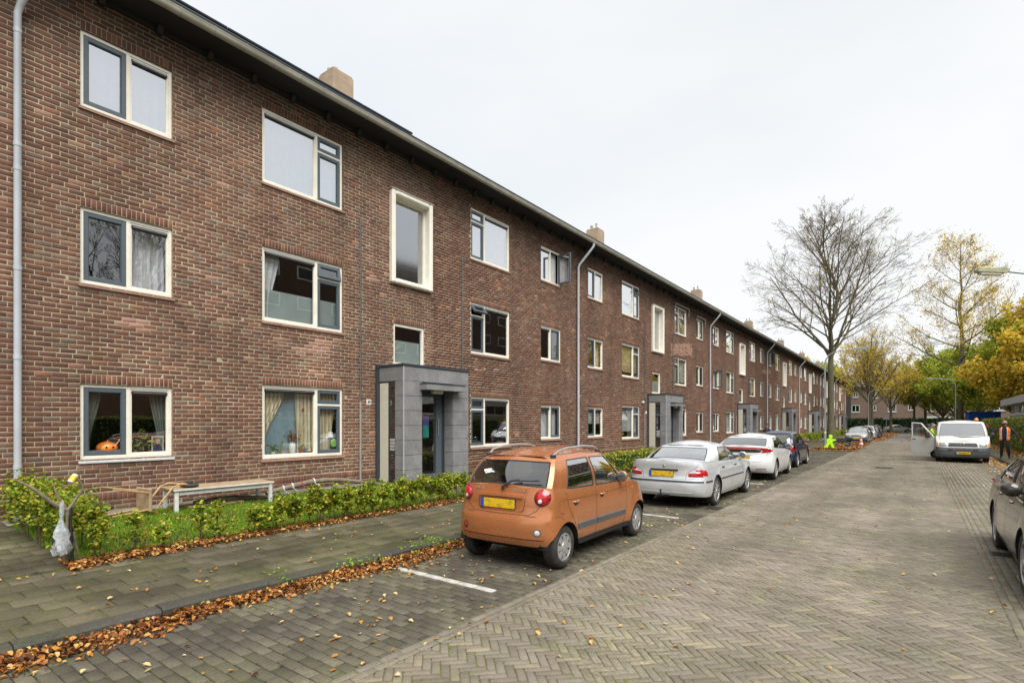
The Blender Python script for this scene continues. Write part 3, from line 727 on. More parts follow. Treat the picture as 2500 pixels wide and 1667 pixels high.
def make_window(kind, mir, y0, y1, r0, unit, floor, idx):
    w = y1 - y0; gl = M['glass_top'] if floor == 2 else M['glass']
    T = .055; wr = random.Random(idx * 7 + 3)
    if kind in 'sb':
        h = (16 if kind == 's' else 20) * CB
        def mk():
            m = MB(); frame_rect(m, 0, w, 0, h, T, -.13, -.04)
            if kind == 's': m.rbox(-.125, w / 2 - .03, T, -.042, w / 2 + .03, h - T, .004); xs = (w / 2 + .03, w - T) if not mir else (T, w / 2 - .03)
            else:
                k = w * .655 if not mir else w * .345
                m.rbox(-.125, k - .03, T, -.042, k + .03, h - T, .004)
                a, b_ = ((k + .03, w - T) if not mir else (T, k - .03)); m.rbox(-.12, a, h * .735, -.044, b_, h * .735 + .04, .003)
                xs = (T, k - .03) if not mir else (k + .03, w - T)
            m.cur = 0; frame_rect(m, xs[0], xs[1], T, h - T, .03, -.115, -.055)
            return m.build('window', M['cream'])
        W = shared(('win', kind, mir), mk, B); W.location = (0, y0, r0 * CB)
        near = unit < 4
        if kind == 's':
            a, c = w / 2 + .03, w - T; fx = (a, c) if not mir else (T, w / 2 - .03); sx = (T, w / 2 - .03) if not mir else (a, c)
        else:
            k = w * .655 if not mir else w * .345; fx = (T, k - .03) if not mir else (k + .03, w - T); sx = (k + .03, w - T) if not mir else (T, k - .03)
        pane_obj(fx[1] - fx[0] - .06, h - 2 * T - .06, gl, W, (-.085, fx[0] + .03, T + .03), 'f')
        vent(W, fx[0] + .02, h - T - .095, fx[1] - fx[0] - .04)
        hinge = 'left' if not mir else 'right'
        if kind == 'b': hinge = 'right' if not mir else 'left'
        ang = {(0, 2, 's', 1): R(82), (2, 1, 's', 0): R(70), (3, 2, 's', 0): R(85)}.get((unit, floor, kind, mir), 0)
        va = {(0, 1, 'b', 1): R(42), (0, 1, 'b', 0): R(13), (1, 2, 'b', 0): R(16), (3, 0, 'b', 0): R(30)}.get((unit, floor, kind, mir), 0)
        if (unit, floor, kind, mir) == (2, 1, 's', 0): hinge = 'right'
        if kind == 's': sash(W, sx[0] + .003, T + .003, sx[1] - sx[0] - .006, h - 2 * T - .006, gl, hinge, ang)
        else:
            zt = h * .735
            sash(W, sx[0] + .003, T + .003, sx[1] - sx[0] - .006, zt - T - .006, gl, hinge, 0)
            sash(W, sx[0] + .003, zt + .043, sx[1] - sx[0] - .006, h - T - zt - .046, gl, 'top', va)
        sill(W, 0, w, M['sill_white'] if (unit, floor, kind, mir) == (0, 0, 's', 0) else M['sill'])
        # what hangs behind the glass
        key = (unit, floor, kind, mir)
        if key == (0, 0, 's', 0):
            curtain(W, .05, .1, .34, h - .12, M['drape_dark'], 4, .55, 0); curtain(W, w - .35, .1, .3, h - .12, M['drape_dark'], 4, .55, 1)
        elif key == (0, 0, 'b', 0):
            curtain(W, .03, .06, .62, h - .12, M['linen'], 6, .80, 0, -.20); curtain(W, .20, .06, 1.2, h - .1, M['cloth_blue'], 2, .0, 0, -.27, 'cloth', .02)
            curtain(W, .88, .06, .55, h - .12, M['linen'], 6, .12, 1, -.22); curtain(W, w - .60, .06, .55, h - .12, M['linen'], 7, .3, 0, -.22)
        elif key == (0, 1, 'b', 0):
            curtain(W, .02, .04, .48, h - .1, M['net'], 3, .45, 0, -.2)
            o = shared(('film', 1), lambda: (lambda m: m.build('film', M['film']))(MB().box(0, 0, 0, .004, w - .12, h * .42)), W); o.location = (-.19, .06, .05)
        elif key == (0, 1, 's', 0): curtain(W, w / 2, .06, w / 2 - .05, h - .1, M['net'], 5, 0, 0, -.3)
        elif key == (0, 1, 'b', 1): pass
        elif key == (0, 0, 'b', 1): slat_blind(W, .7, .1, 1.3, .02, M['inner'])
        elif key == (0, 0, 's', 1): curtain(W, .04, .05, w - .1, h - .1, M['net'], 10)
        elif key == (1, 0, 's', 0): slat_blind(W, .05, .55, w - .1, h - .6, M['blind'])
        elif key == (1, 0, 'b', 0): slat_blind(W, .05, .35, w - .1, h - .4, M['blind'])
        elif key == (1, 1, 'b', 0): slat_blind(W, .05, .25, w - .1, h - .3, M['blind_wood'])
        elif key == (1, 1, 'b', 1): slat_blind(W, .05, .2, w - .1, h - .25, M['blind'])
        elif floor == 2: curtain(W, .04, .05, w - .08, h - .1, M['net'], 12 if kind == 'b' else 8)
        else:
            q = wr.random()
            if q < .45: curtain(W, .04, .05, w - .08, h - .1, M['net'], 12 if kind == 'b' else 8)
            elif q < .65: curtain(W, .03, .05, .5, h - .1, M['linen'], 5, .4, 0); curtain(W, w - .53, .05, .5, h - .1, M['linen'], 5, .4, 1)
            elif q < .8: slat_blind(W, .05, .3, w - .1, h - .35, M['blind'])
        return W
    if kind == 'u':
        h = 14 * CB
        def mk():
            m = MB(); frame_rect(m, 0, w, 0, h, .07, -.12, -.03); return m.build('window', M['cream'])
        W = shared(('winu',), mk, B); W.location = (0, y0, r0 * CB); pane_obj(w - .14, h - .14, M['glass'], W, (-.08, .07, .07), 'u'); o = shared(('ufilm',), lambda: MB().box(0, 0, 0, .004, w - .16, h * .55).build('film', M['film']), W); o.location = (-.14, .08, .07); return W
    h = 31 * CB
    def mk():
        m = MB()
        for (a, c, e_, f_) in ((0, .14, 0, h), (w - .14, w, 0, h), (.14, w - .14, 0, .13), (.14, w - .14, h - .13, h)):
            m.rbox(-.2, a, e_, .13 if (e_ == 0 and f_ == h) else .129, c, f_, .035)
        frame_rect(m, .135, w - .135, .125, h - .125, .05, -.19, -.1)
        return m.build('stair_window', M['cream'])
    W = shared(('wint',), mk, B); W.location = (0, y0, r0 * CB); pane_obj(w - .37, h - .35, M['frosted'], W, (-.15, .185, .175), 't')
    def mk2():
        m = MB(); m.box(-.02, -.02, h, .13, w + .02, h + .025); return m.build('flashing', M['zinc'])
    o = shared(('flash',), mk2, W); return W
WOBJ = {}
for idx, a in enumerate(WIN): WOBJ[(a[5], a[6], a[0], a[1])] = make_window(*a[:6], a[6], idx)
# ------------------------------------------------------------------ eaves, gutter, roof
b = MB(); b.box(-.1, YB0, ZT + .03, .60, YB1, ZT + .07); b.build('soffit', M['soffit'], B)
b = MB(); b.box(.60, YB0, ZT + .03, .63, YB1, ZT + .22); b.box(-.02, YB0, ZT - .07, .05, YB1, ZT + .03); b.build('fascia', M['soffit'], B)
me = None; y = -2.7
while y < 62:
    if me is None:
        m = MB(); m.prism([(0, -.12), (.10, -.12), (.16, -.02), (.16, .03), (0, .03)], -.045, .045, 'y'); o = m.build('rafter_end', M['soffit'], B); me = o.data
    else: o = bpy.data.objects.new('rafter_end', me); link(o, B)
    o.location = (0, y, ZT); y += .9
prof = [(.055 - .0 + .078 * math.cos(t), .078 * math.sin(t)) for t in [math.pi + k * math.pi / 8 for k in range(9)]]
b = MB(); GX, GZ = .655, ZT + .10
P = [(GX + .075 * math.cos(math.pi + k * math.pi / 8), GZ + .085 * math.sin(math.pi + k * math.pi / 8)) for k in range(9)]
P = [(P[0][0], GZ + .03)] + P + [(P[-1][0] + .004, GZ + .025), (P[-1][0] + .012, GZ + .025), (P[-1][0] + .012, GZ + .012)]
v = []; f = []; L_ = [YB0, YB1]
for y in L_: v += [(p[0], y, p[1]) for p in P]
n = len(P); f = [(i, i + 1, i + 1 + n, i + n) for i in range(n - 1)]; b.add(v, f); b.build('gutter', M['zinc'], B, True)
m = MB(); arc = [(GX + .080 * math.cos(math.pi + k * math.pi / 8), 0, GZ + .090 * math.sin(math.pi + k * math.pi / 8)) for k in range(9)] + [(GX + .085, 0, GZ + .035)]
m.tube(arc, .009, 5); me = None; y = .12
while y < 70:
    if me is None: o = m.build('gutter_bracket', M['zinc_light'], B, True); me = o.data
    else: o = bpy.data.objects.new('gutter_bracket', me); link(o, B)
    o.location.y = y; y += .6
b = MB(); th = math.tan(R(24)); 
b.add([(.62, YB0, 8.72), (.62, YB1, 8.72), (-4.5, YB1, 8.72 + 5.12 * th), (-4.5, YB0, 8.72 + 5.12 * th), (-9.6, YB1, 8.72), (-9.6, YB0, 8.72)], [(0, 1, 2, 3), (3, 2, 4, 5), (0, 3, 5), (1, 4, 2)])
roof = b.build('roof', M['roof'], B)
b = MB(); b.box(.55, YB0, 8.60, .63, YB1, 8.74); b.build('roof_edge', M['dark_trim'], B)
# solar panels low on the roof at the left
me = None
for k in range(9):
    if me is None:
        m = MB(); m.box(-.02, 0, 0, .03, 1.62, .035); m.prism([(.02, 0), (-.98, .44), (-.98, .475), (.02, .035)], .01, 1.61, 'y'); o = m.build('solar_panel', M['solar'], B); me = o.data
    else: o = bpy.data.objects.new('solar_panel', me); link(o, B)
    o.location = (.46, 9.75 - 1.64 * k, 8.86)
# chimneys: pale brick stacks
M['chimney'] = None
s = NT('pale chimney brick'); sep = s.n('ShaderNodeSeparateXYZ'); s.l(s.geo().outputs['Position'], sep.inputs[0]); cmb = s.n('ShaderNodeCombineXYZ'); ad = s.n('ShaderNodeMath', operation='ADD'); s.l(sep.outputs[1], ad.inputs[0]); s.l(sep.outputs[0], ad.inputs[1]); s.l(ad.outputs[0], cmb.inputs[0]); s.l(sep.outputs[2], cmb.inputs[1])
bt = s.n('ShaderNodeTexBrick'); bt.inputs['Scale'].default_value = 1; bt.inputs['Brick Width'].default_value = .22; bt.inputs['Row Height'].default_value = .066; bt.inputs['Mortar Size'].default_value = .006
bt.inputs['Color1'].default_value = (.40, .29, .19, 1); bt.inputs['Color2'].default_value = (.32, .23, .155, 1); bt.inputs['Mortar'].default_value = (.42, .37, .29, 1); s.l(cmb.outputs[0], bt.inputs[0])
M['chimney'] = s.done(s.bsdf(s.mul(bt.outputs[0], s.ramp(s.noise(2, 4), [(.3, .8), (.7, 1.1)])), .9))
for i in range(7):
    yc = 11.65 if i == 0 else tpl(i, 7.8, 7.8)[0]
    m = MB(); m.box(-3.75, yc - .38, 9, -3.0, yc + .38, 11.74); m.box(-3.72, yc - .35, 11.74, -3.03, yc + .35, 11.80); ch = m.build('chimney', M['chimney'], roof)
    for dx, r_, h_ in ((-3.55, .07, .18), (-3.25, .05, .25 if i else .1)):
        m = MB(); m.lathe([(r_, 0), (r_, h_), (r_ * 1.3, h_), (r_ * 1.3, h_ + .05), (0, h_ + .06)], 10, (dx, yc - .1, 11.8)); m.build('chimney_pot', M['zinc'], roof)
# ------------------------------------------------------------------ downpipes and conduits
def downpipe(y):
    m = MB(); m.tube([(.655, y + .28, GZ - .08), (.655, y + .28, GZ - .16), (.62, y + .25, GZ - .24), (.12, y + .03, GZ - .85), (.085, y, GZ - .98), (.085, y, .2)], .05, 14)
    o = m.build('downpipe', M['pvc'], B, True)
    for z in (7.35, 5.7, 5.35, 3.9, 2.6, 1.0): c_ = MB(); c_.lathe([(.051, -.03), (.056, -.03), (.056, .03), (.051, .03)], 14, (.085, y, z)); c_.build('pipe_collar', M['pvc'], o, True)
for i in range(8): downpipe(PIPES[i] if i else 3.40)
M['conduit'] = simple('grey conduit', (.13, .13, .13), .5, .2)
M['conduit_light'] = simple('galvanised sleeve', (.34, .33, .29), .5, .3)
for i in range(5):
    if i == 0: a, c = 10.0, 13.86
    else: a, c = tpl(i, 6.9, 10.9)
    for y, zb in ((a, .2), (c, 3.0)):
        m = MB(); m.tube([(.03, y, zb), (.03, y, 6.47)], .016, 6); o = m.build('conduit', M['conduit'], B)
        if zb < 1: m = MB(); m.tube([(.03, y, .2), (.03, y, 2.15)], .028, 8); m.build('conduit_sleeve', M['conduit_light'], o)
# ------------------------------------------------------------------ porches (parts of the block)
def porch(y0, y1, detail=True, first=False):
    root = bpy.data.objects.new('porch', None); link(root, B); root.location = (0, y0, 0)
    W = y1 - y0; D = 1.0
    b = MB()          # core (dark trim shows in the joints)
    b.box(.03, 0.012, 2.60, D - .012, W - .012, 3.0); b.box(.66, .012, .12, D - .012, .63, 2.6); b.box(.03, 1.82, .12, D - .012, W - .012, 2.6)
    b.box(-.05, -.10, .12, .05, .02, 3.0); b.box(-.05, W - .02, .12, .05, W + .05, 3.0)
    b.build('porch_core', M['dark_trim'], root)
    b = MB(); b.rbox(-.02, -.03, 2.985, D + .025, W + .03, 3.045, .006); b.box(-.01, -.1, 2.96, .06, 0, 3.06); b.build('roof_cap', M['dark_trim'], root)
    # panels
    def panel(x0, ya, z0, x1, yb, z1):
        m = MB(); m.rbox(x0, ya, z0, x1, yb, z1, .003); m.build('porch_panel', M['tile'], root)
    g_ = .004
    panel(D - .015, .0 + g_, 2.64, D + .005, 1.22, 2.98); panel(D - .015, 1.228, 2.64, D + .005, W, 2.98); panel(.05, -.006, 2.64, D - .02, .014, 2.98)
    z = .16; hs = [.40] + [.34] * 6; zs = [2.632 - .3475 * k for k in range(8)]
    for k in range(7):
        zt, zb = 2.632 - .352 * k, 2.632 - .352 * (k + 1) + .009
        panel(D - .015, g_, zb, D + .005, .63, zt); panel(D - .015, 1.82, zb, D + .005, W, zt)
        panel(.67, -.006, zb, D - .02, .014, zt); panel(.67, 1.805, zb, D - .02, 1.825, zt); panel(.05, W - .012, zb, D - .02, W + .006, zt)
    # corner beads
    b = MB(); b.box(D - .02, -.01, .12, D + .008, .004, 2.98); b.build('corner_bead', M['pvc'], root)
    # side: cream panel and glass strip with letterboxes
    b = MB(); b.rbox(.06, .0, .12, .40, .05, 2.6, .004); b.build('side_panel', M['panel_cream'], root)
    b = MB(); b.box(.40, .0, .12, .43, .05, 2.6); b.box(.43, .005, .9, .67, .05, .96); b.box(.43, .005, 1.28 + .0, .67, .05, 1.34); b.box(.64, 0.01, .12, .67, .05, 2.6); b.build('side_frame', M['dark_trim'], root)
    b = MB(); b.quad((.43, .02, .96), (.66, .02, .96), (.66, .02, 2.6), (.43, .02, 2.6)); b.quad((.43, .02, .12), (.66, .02, .12), (.66, .02, .9), (.43, .02, .9)); b.build('side_glass', M['glass'], root)
    for k in range(4):
        m = MB(); m.rbox(.47, -.012, .98 + k * .075 - .0, .64, .018, 1.035 + k * .075 - .0, .005); m.build('letterbox', M['letterbox'], root)
    # door
    dx = .62
    b = MB(); frame_rect(b, .63, 1.82, .12, 2.6, .09, dx - .05, dx + .03); b.build('door_frame', M['dark_trim'], root)
    d = MB(); d.rbox(dx - .04, .72, .20, dx + .015, .80, 2.42, .004); d.rbox(dx - .04, 1.52, .20, dx + .015, 1.74, 2.42, .004); d.rbox(dx - .04, .80, .20, dx + .014, 1.52, .34, .004); d.rbox(dx - .04, .80, 2.3, dx + .014, 1.52, 2.42, .004); d.box(dx - .04, .72, 2.42, dx + .01, 1.74, 2.52)
    door = d.build('door', M['sash'], root)
    b = MB(); b.quad((dx - .01, .80, .34), (dx - .01, 1.52, .34), (dx - .01, 1.52, 2.3), (dx - .01, .80, 2.3)); b.build('door_glass', M['glass'], root)
    b = MB(); b.tube([(dx + .015, 1.56, 1.3), (dx + .06, 1.56, 1.3), (dx + .06, 1.56, 1.75), (dx + .015, 1.56, 1.75)], .012, 8); b.build('door_handle', M['alu'], root, True)
    # canopy and lamp
    b = MB(); b.rbox(D - .1, .55, 2.44, D + .28, 2.02, 2.58, .005); b.build('canopy', M['tile'], root); b = MB(); b.box(D - .1, .54, 2.581, D + .29, 2.03, 2.60); b.build('canopy_edge', M['dark_trim'], root)
    b = MB(); b.prism([(D - .0, 2.44), (D + .14, 2.44), (D + .11, 2.36), (D + .02, 2.36)], .95, 1.3, 'y'); b.build('porch_lamp', M['lamp_white'], root)
    b = MB(); b.box(.1, .1, 2.55, .6, W - .1, 2.6); b.box(-.3, 0, .12, -.25, W, 2.7); b.box(-.25, 0, .1, .9, W, .14); b.build('porch_interior', M['inner'], root)
for i in range(7): porch(*PORCH[i])
# house number plate
pl = MB(); pl.rbox(0, -.075, -.065, .012, .075, .065, .004); o = pl.build('number_plate', M['number_white'], B); o.location = (.006, 10.28, 2.14)
text_obj('30', .115, M['number_black'], o, (.013, 0, 0), (R(90), 0, R(90)), name='number', bold=.003)
o = pl.build('number_plate', M['number_white'], B); o.location = (.006, tpl(1, 7.12, 0)[0], 2.14)
# ================================================================== LEAVES, GRASS, HEDGES, TREES
def leaf_mat(name, stops, rough=.55, trans=.35, namp=.15):
    s = NT(name); g = s.geo(); c = s.ramp(g.outputs['Random Per Island'], stops)
    c = s.mul(c, s.ramp(s.noise(3, 3), [(.3, 1 - namp), (.7, 1 + namp)]))
    d = s.bsdf(c, rough, spec=.3); t = s.n('ShaderNodeBsdfTranslucent'); s.l(c, t.inputs[0])
    m = s.n('ShaderNodeMixShader'); m.inputs[0].default_value = trans; s.l(d.outputs[0], m.inputs[1]); s.l(t.outputs[0], m.inputs[2]); return s.done(m)
M['leaf_fallen'] = leaf_mat('fallen leaf', [(0, (.07, .028, .013)), (.25, (.17, .06, .02)), (.5, (.30, .11, .028)), (.72, (.46, .19, .04)), (.88, (.56, .31, .08)), (1, (.58, .42, .18))], .6, .2)
M['leaf_pale'] = leaf_mat('pale fallen leaf', [(0, (.30, .13, .04)), (.4, (.50, .26, .07)), (.75, (.62, .42, .16)), (1, (.66, .55, .32))], .6, .2)
M['leaf_beech'] = leaf_mat('beech hedge leaf', [(0, (.07, .14, .015)), (.3, (.14, .24, .02)), (.55, (.28, .38, .03)), (.78, (.48, .50, .045)), (.93, (.66, .52, .06)), (1, (.36, .16, .04))], .45, .45)
M['leaf_hedge'] = leaf_mat('clipped hedge leaf', [(0, (.08, .13, .02)), (.5, (.18, .24, .03)), (.85, (.30, .32, .05)), (1, (.38, .26, .06))], .5, .35)
M['leaf_green'] = leaf_mat('green tree leaf', [(0, (.10, .19, .015)), (.45, (.27, .35, .035)), (.8, (.46, .47, .05)), (1, (.66, .53, .06))], .5, .45)
M['leaf_orange'] = leaf_mat('orange tree leaf', [(0, (.42, .26, .03)), (.35, (.62, .42, .05)), (.7, (.78, .58, .07)), (1, (.50, .55, .06))], .5, .45)
M['leaf_yellow'] = leaf_mat('yellow tree leaf', [(0, (.44, .27, .04)), (.5, (.72, .50, .05)), (.85, (.80, .62, .06)), (1, (.45, .50, .06))], .5, .45)
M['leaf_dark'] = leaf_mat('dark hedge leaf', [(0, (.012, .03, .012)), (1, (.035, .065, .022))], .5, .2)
M['grass'] = leaf_mat('lawn grass', [(0, (.09, .20, .015)), (.5, (.19, .36, .02)), (.85, (.30, .46, .03)), (1, (.42, .46, .08))], .6, .4)
def bark_mat(name, a, b_, c_):
    s = NT(name); ob = s.geo().outputs['Position']; mpn = s.n('ShaderNodeMapping'); mpn.inputs['Scale'].default_value = (1, 1, .25); s.l(ob, mpn.inputs[0])
    f = s.noise(9, 5, .65, mpn.outputs[0]); c = s.ramp(f, [(.3, a), (.7, b_)]); c = s.mul(c, c_, s.ramp(s.noise(1.2, 4), [(.45, 0.), (.7, .7)]), 'MIX')
    return s.done(s.bsdf(c, .9, 0, f, .03, .8, 0, .15))
M['bark'] = bark_mat('tree bark', (.085, .075, .05), (.17, .15, .10), (.12, .12, .055))
M['twig'] = bark_mat('fine twigs', (.10, .078, .06), (.17, .13, .10), (.12, .09, .05))
M['wood_stem'] = bark_mat('hedge stems', (.06, .045, .03), (.12, .09, .06), (.08, .07, .04))
def rand_unit(n):
    v = rng.normal(0, 1, (n, 3)); return v / np.linalg.norm(v, axis=1, keepdims=True)
def leaves(P, size, up=.0, fold=.25, aspect=.62, jitter=.3):
    """little folded leaves (two quads each sharing the midrib) at points P. returns verts (N*6) faces (N*2)"""
    P = np.asarray(P, float); N = len(P); n = rand_unit(N); n[:, 2] = np.abs(n[:, 2]) + up; n /= np.linalg.norm(n, axis=1, keepdims=True)
    t = rand_unit(N); t -= n * (t * n).sum(1, keepdims=True); t /= np.linalg.norm(t, axis=1, keepdims=True) + 1e-9; b = np.cross(n, t)
    s = size * (1 + rng.uniform(-jitter, jitter, (N, 1))); w = s * aspect * .5; fo = fold * s * rng.uniform(.2, 1, (N, 1))
    base = P - t * s * .5; tip = P + t * s * .5 + n * fo * .4
    r1 = P - t * s * .18 + b * w + n * fo; r2 = P + t * s * .22 + b * w * .85 + n * fo; l1 = P - t * s * .18 - b * w + n * fo; l2 = P + t * s * .22 - b * w * .85 + n * fo
    v = np.stack([base, r1, r2, tip, l2, l1], 1).reshape(-1, 3)
    f = (np.array([(0, 1, 2, 3), (0, 3, 4, 5)])[None] + (np.arange(N) * 6)[:, None, None]).reshape(-1, 4)
    return v, f
def simple_leaves(P, size, up=.0, jitter=.4):
    P = np.asarray(P, float); N = len(P); n = rand_unit(N); n[:, 2] += up; n /= np.linalg.norm(n, axis=1, keepdims=True)
    t = rand_unit(N); t -= n * (t * n).sum(1, keepdims=True); t /= np.linalg.norm(t, axis=1, keepdims=True) + 1e-9; b = np.cross(n, t)
    s = size * .5 * (1 + rng.uniform(-jitter, jitter, (N, 1)))
    v = np.stack([P - t * s, P + b * s * .65, P + t * s, P - b * s * .65], 1).reshape(-1, 3)
    return v, np.arange(4 * N).reshape(-1, 4)
# ---- fallen leaves
def ground_z(x, y):
    z = np.zeros_like(x); z = np.where((x < -5.60), .125, z); z = np.where((x > -5.60) & (x < -5.44), .13, z)
    z = np.where(x < -7.80, .125 + (-7.80 - x) / 3.7 * .12, z); z = np.where(x > 2.98, .13, z); return z
def fallen(x, y, size, name, mat, lift=.012, up=1.2):
    z = ground_z(x, y) + rng.uniform(.004, lift, len(x)); v, f = leaves(np.stack([x, y, z], 1), size, up, .35)
    o = np_obj(name, v, f, mat, kind='stuff'); o['label'] = 'x'; return o
def fall_label(o, l): o['label'] = l; o['category'] = 'leaves'
# drift along the kerb
n = 29000; y = rng.uniform(-2, 40, n); dens = np.where(y < 11, 1, .35); k = rng.uniform(0, 1, n) < dens; y = y[k]
wid = .25 * (1 + .35 * np.sin(y * 1.7) + .2 * np.sin(y * 4.1 + 1)); wid = np.where(y > 6.8, wid * .6, wid)
u = np.abs(rng.normal(0, .5, len(y))); x = -5.43 + u * wid; z = .012 + np.maximum(0, .075 * (1 - u * 1.0)) * rng.uniform(.0, 1, len(y))
v, f = leaves(np.stack([x, y, z], 1), .042, .6, .5, .62, .5); o = np_obj('leaf_drift', v, f, M['leaf_fallen'], kind='stuff'); fall_label(o, 'thick drift of brown and orange fallen leaves lying in the gutter along the left kerb')
# scattered on the pavement, parking strip and road
def scatter(n, x0, x1, y0, y1, size, mat, label, bias=None):
    x = rng.uniform(x0, x1, n); y = y0 + (y1 - y0) * rng.uniform(0, 1, n) ** 1.2
    c = np.sin(x * 2.3 + 1) * np.sin(y * 1.9) + np.sin(x * 5.1 + y * 3.3); k = rng.uniform(-1.6, 1.8, n) < c + .6; x, y = x[k], y[k]
    o = fallen(x, y, size, 'fallen_leaves', mat, .018, 2.0); fall_label(o, label)
scatter(520, -7.80, -5.60, 0, 24, .048, M['leaf_pale'], 'dry yellow leaves scattered over the left pavement slabs')
scatter(900, -5.2, -3.2, 0, 26, .05, M['leaf_pale'], 'yellow and brown leaves scattered over the left parking strip')
scatter(240, -3.2, -1.8, 1, 30, .05, M['leaf_pale'], 'yellow leaves on the road beside the orange car')
scatter(220, -1.9, .8, .5, 30, .045, M['leaf_pale'], 'few pale leaves scattered on the road clinkers')
scatter(420, .5, 2.98, 3, 50, .055, M['leaf_pale'], 'yellow leaves scattered on the right parking strip')
n = 2600; y = rng.uniform(8, 60, n); x = 2.96 - np.abs(rng.normal(0, .35, n)); o = fallen(x, y, .075, 'leaf_drift', M['leaf_pale'], .05, 1.); fall_label(o, 'drift of yellow fallen leaves along the right kerb behind the dark car')
n = 3500; y = rng.uniform(8, 60, n); x = 4.5 - np.abs(rng.normal(0, .4, n)); o = fallen(x, y, .08, 'leaf_drift', M['leaf_fallen'], .06, 1.); fall_label(o, 'brown leaves lying along the foot of the tall right hedge')
n = 2600; y = 1.9 + 7.5 * rng.uniform(0, 1, n) ** 1.5; x = -7.86 - rng.normal(.02, .13, n); o = fallen(x, y, .05, 'leaf_litter', M['leaf_fallen'], .05, 1.); fall_label(o, 'rust brown leaf litter along the foot of the young beech hedge')
n = 900; o = fallen(rng.uniform(-10.8, -7.95, n), rng.uniform(2.1, 9.2, n), .055, 'fallen_leaves', M['leaf_fallen'], .06, 1.5); fall_label(o, 'brown leaves lying in the small front lawn')
n = 3000; y = rng.uniform(39.3, 53, n); x = rng.uniform(-5.4, -3.0, n); x = np.where(rng.uniform(0, 1, n) < .35, x, x); z = np.full(n, .13); yy = np.where(rng.uniform(0, 1, n) < .5, rng.normal(39.8, .25, n), y); v, f = leaves(np.stack([x, yy, np.where(yy < 39.9, .03, .13)], 1), .10, 1.2, .4); o = np_obj('leaf_litter', v, f, M['leaf_fallen'], kind='stuff'); fall_label(o, 'orange leaf litter round the big tree and the green warning figure')
n = 5000; a = rng.uniform(0, 1, n); y = 60 + a * 66; x = np.where(rng.uniform(0, 1, n) < .5, rng.normal(-3.6, .5, n), rng.normal(1.6, .9, n)); v, f = leaves(np.stack([x, y, np.full(n, .02)], 1), .16, 2., .3); o = np_obj('leaf_drift', v, f, M['leaf_fallen'], kind='stuff'); fall_label(o, 'orange leaf drifts along both sides of the distant road')
# ---- lawn
def lawn(x0, x1, y0, y1, n, h, label):
    x = rng.uniform(x0, x1, n); y = rng.uniform(y0, y1, n); z = ground_z(x, y) - .01
    pt = np.sin(x * 3.1) * np.sin(y * 2.3 + 1); k = rng.uniform(-1, 1, n) < pt + .75; x, y, z = x[k], y[k], z[k]; n = len(x)
    a = rng.uniform(0, 2 * math.pi, n); hh = h * rng.uniform(.5, 1.3, n); w = .005
    dx, dy = np.cos(a) * w, np.sin(a) * w; lx, ly = rng.normal(0, .02, n), rng.normal(0, .02, n)
    v = np.stack([np.stack([x - dx, y - dy, z], 1), np.stack([x + dx, y + dy, z], 1), np.stack([x + lx, y + ly, z + hh], 1)], 1).reshape(-1, 3)
    o = np_obj('lawn_grass', v, np.arange(3 * n).reshape(-1, 3), M['grass'], kind='stuff'); o['label'] = label; o['category'] = 'grass'
lawn(-10.98, -7.9, 2.0, 9.25, 70000, .055, 'bright green grass of the small front lawn below the ground floor windows')
lawn(-5.5, -3.4, 40.2, 53, 9000, .10, 'patchy grass around the big bare tree')
# tufts of moss grass in the joints of the pavement near the kerb
n = 700; cx = rng.normal(-5.5, .14, 40); cy = rng.uniform(3, 12, 40); i = rng.integers(0, 40, n); x = cx[i] + rng.normal(0, .05, n); y = cy[i] + rng.normal(0, .07, n)
v, f = simple_leaves(np.stack([x, y, np.full(n, .135)], 1), .03, .3); o = np_obj('moss_tufts', v, f, M['grass'], kind='stuff'); o['label'] = 'small green tufts growing between the pavement slabs'; o['category'] = 'moss'
# ---- young beech plants of the front hedge
def beech_plant(h, nleaf, spread, seed, loc, label, group):
    r = random.Random(seed); root = thing('beech_plant', label, 'hedge plant', loc, 0, group)
    m = MB(); pts = []; tips = []
    nst = r.choice([1, 1, 2])
    for k in range(nst):
        a = r.uniform(0, 6.28); x, y = .03 * math.cos(a) * k, .03 * math.sin(a) * k; path = [(x, y, -.02)]
        for j in range(1, 6): x += r.gauss(0, .012); y += r.gauss(0, .012); path.append((x, y, h * .85 * j / 5))
        m.tube(path, [.010, .009, .008, .006, .004, .003], 5)
        for j in range(9):
            t = r.uniform(.28, .95); i0 = int(t * 5); p = Vector(path[i0]).lerp(Vector(path[min(5, i0 + 1)]), t * 5 - i0)
            a = r.uniform(0, 6.28); L = spread * r.uniform(.5, 1.1) * (1.15 - .5 * t); q = p + Vector((math.cos(a) * L, math.sin(a) * L, L * r.uniform(.2, .9)))
            mid = p.lerp(q, .5) + Vector((0, 0, -.01)); m.tube([p, mid, q], [.004, .003, .0015], 4); tips.append((p, mid, q))
        tips.append((Vector(path[3]), Vector(path[4]), Vector((x, y, h))))
    m.build('stem', M['wood_stem'], root)
    P = []
    for _ in range(nleaf):
        p, mid, q = r.choice(tips); t = r.random() ** .7; b_ = p.lerp(mid, t * 2) if t < .5 else mid.lerp(q, t * 2 - 1)
        P.append((b_.x + r.gauss(0, .028), b_.y + r.gauss(0, .028), max(.06, b_.z + r.gauss(0, .025))))
    v, f = leaves(np.array(P), .046, .4, .2, .68); np_obj('foliage', v, f, M['leaf_beech'], root)
ORD = 'first second third fourth fifth sixth seventh eighth ninth tenth eleventh twelfth thirteenth fourteenth fifteenth sixteenth seventeenth eighteenth nineteenth twentieth twenty-first twenty-second twenty-third twenty-fourth twenty-fifth twenty-sixth twenty-seventh twenty-eighth'.split()
ys = [3.15, 3.55, 3.85, 4.3, 4.55, 5.15, 5.4, 5.7] + list(np.arange(5.95, 10.5, .25))
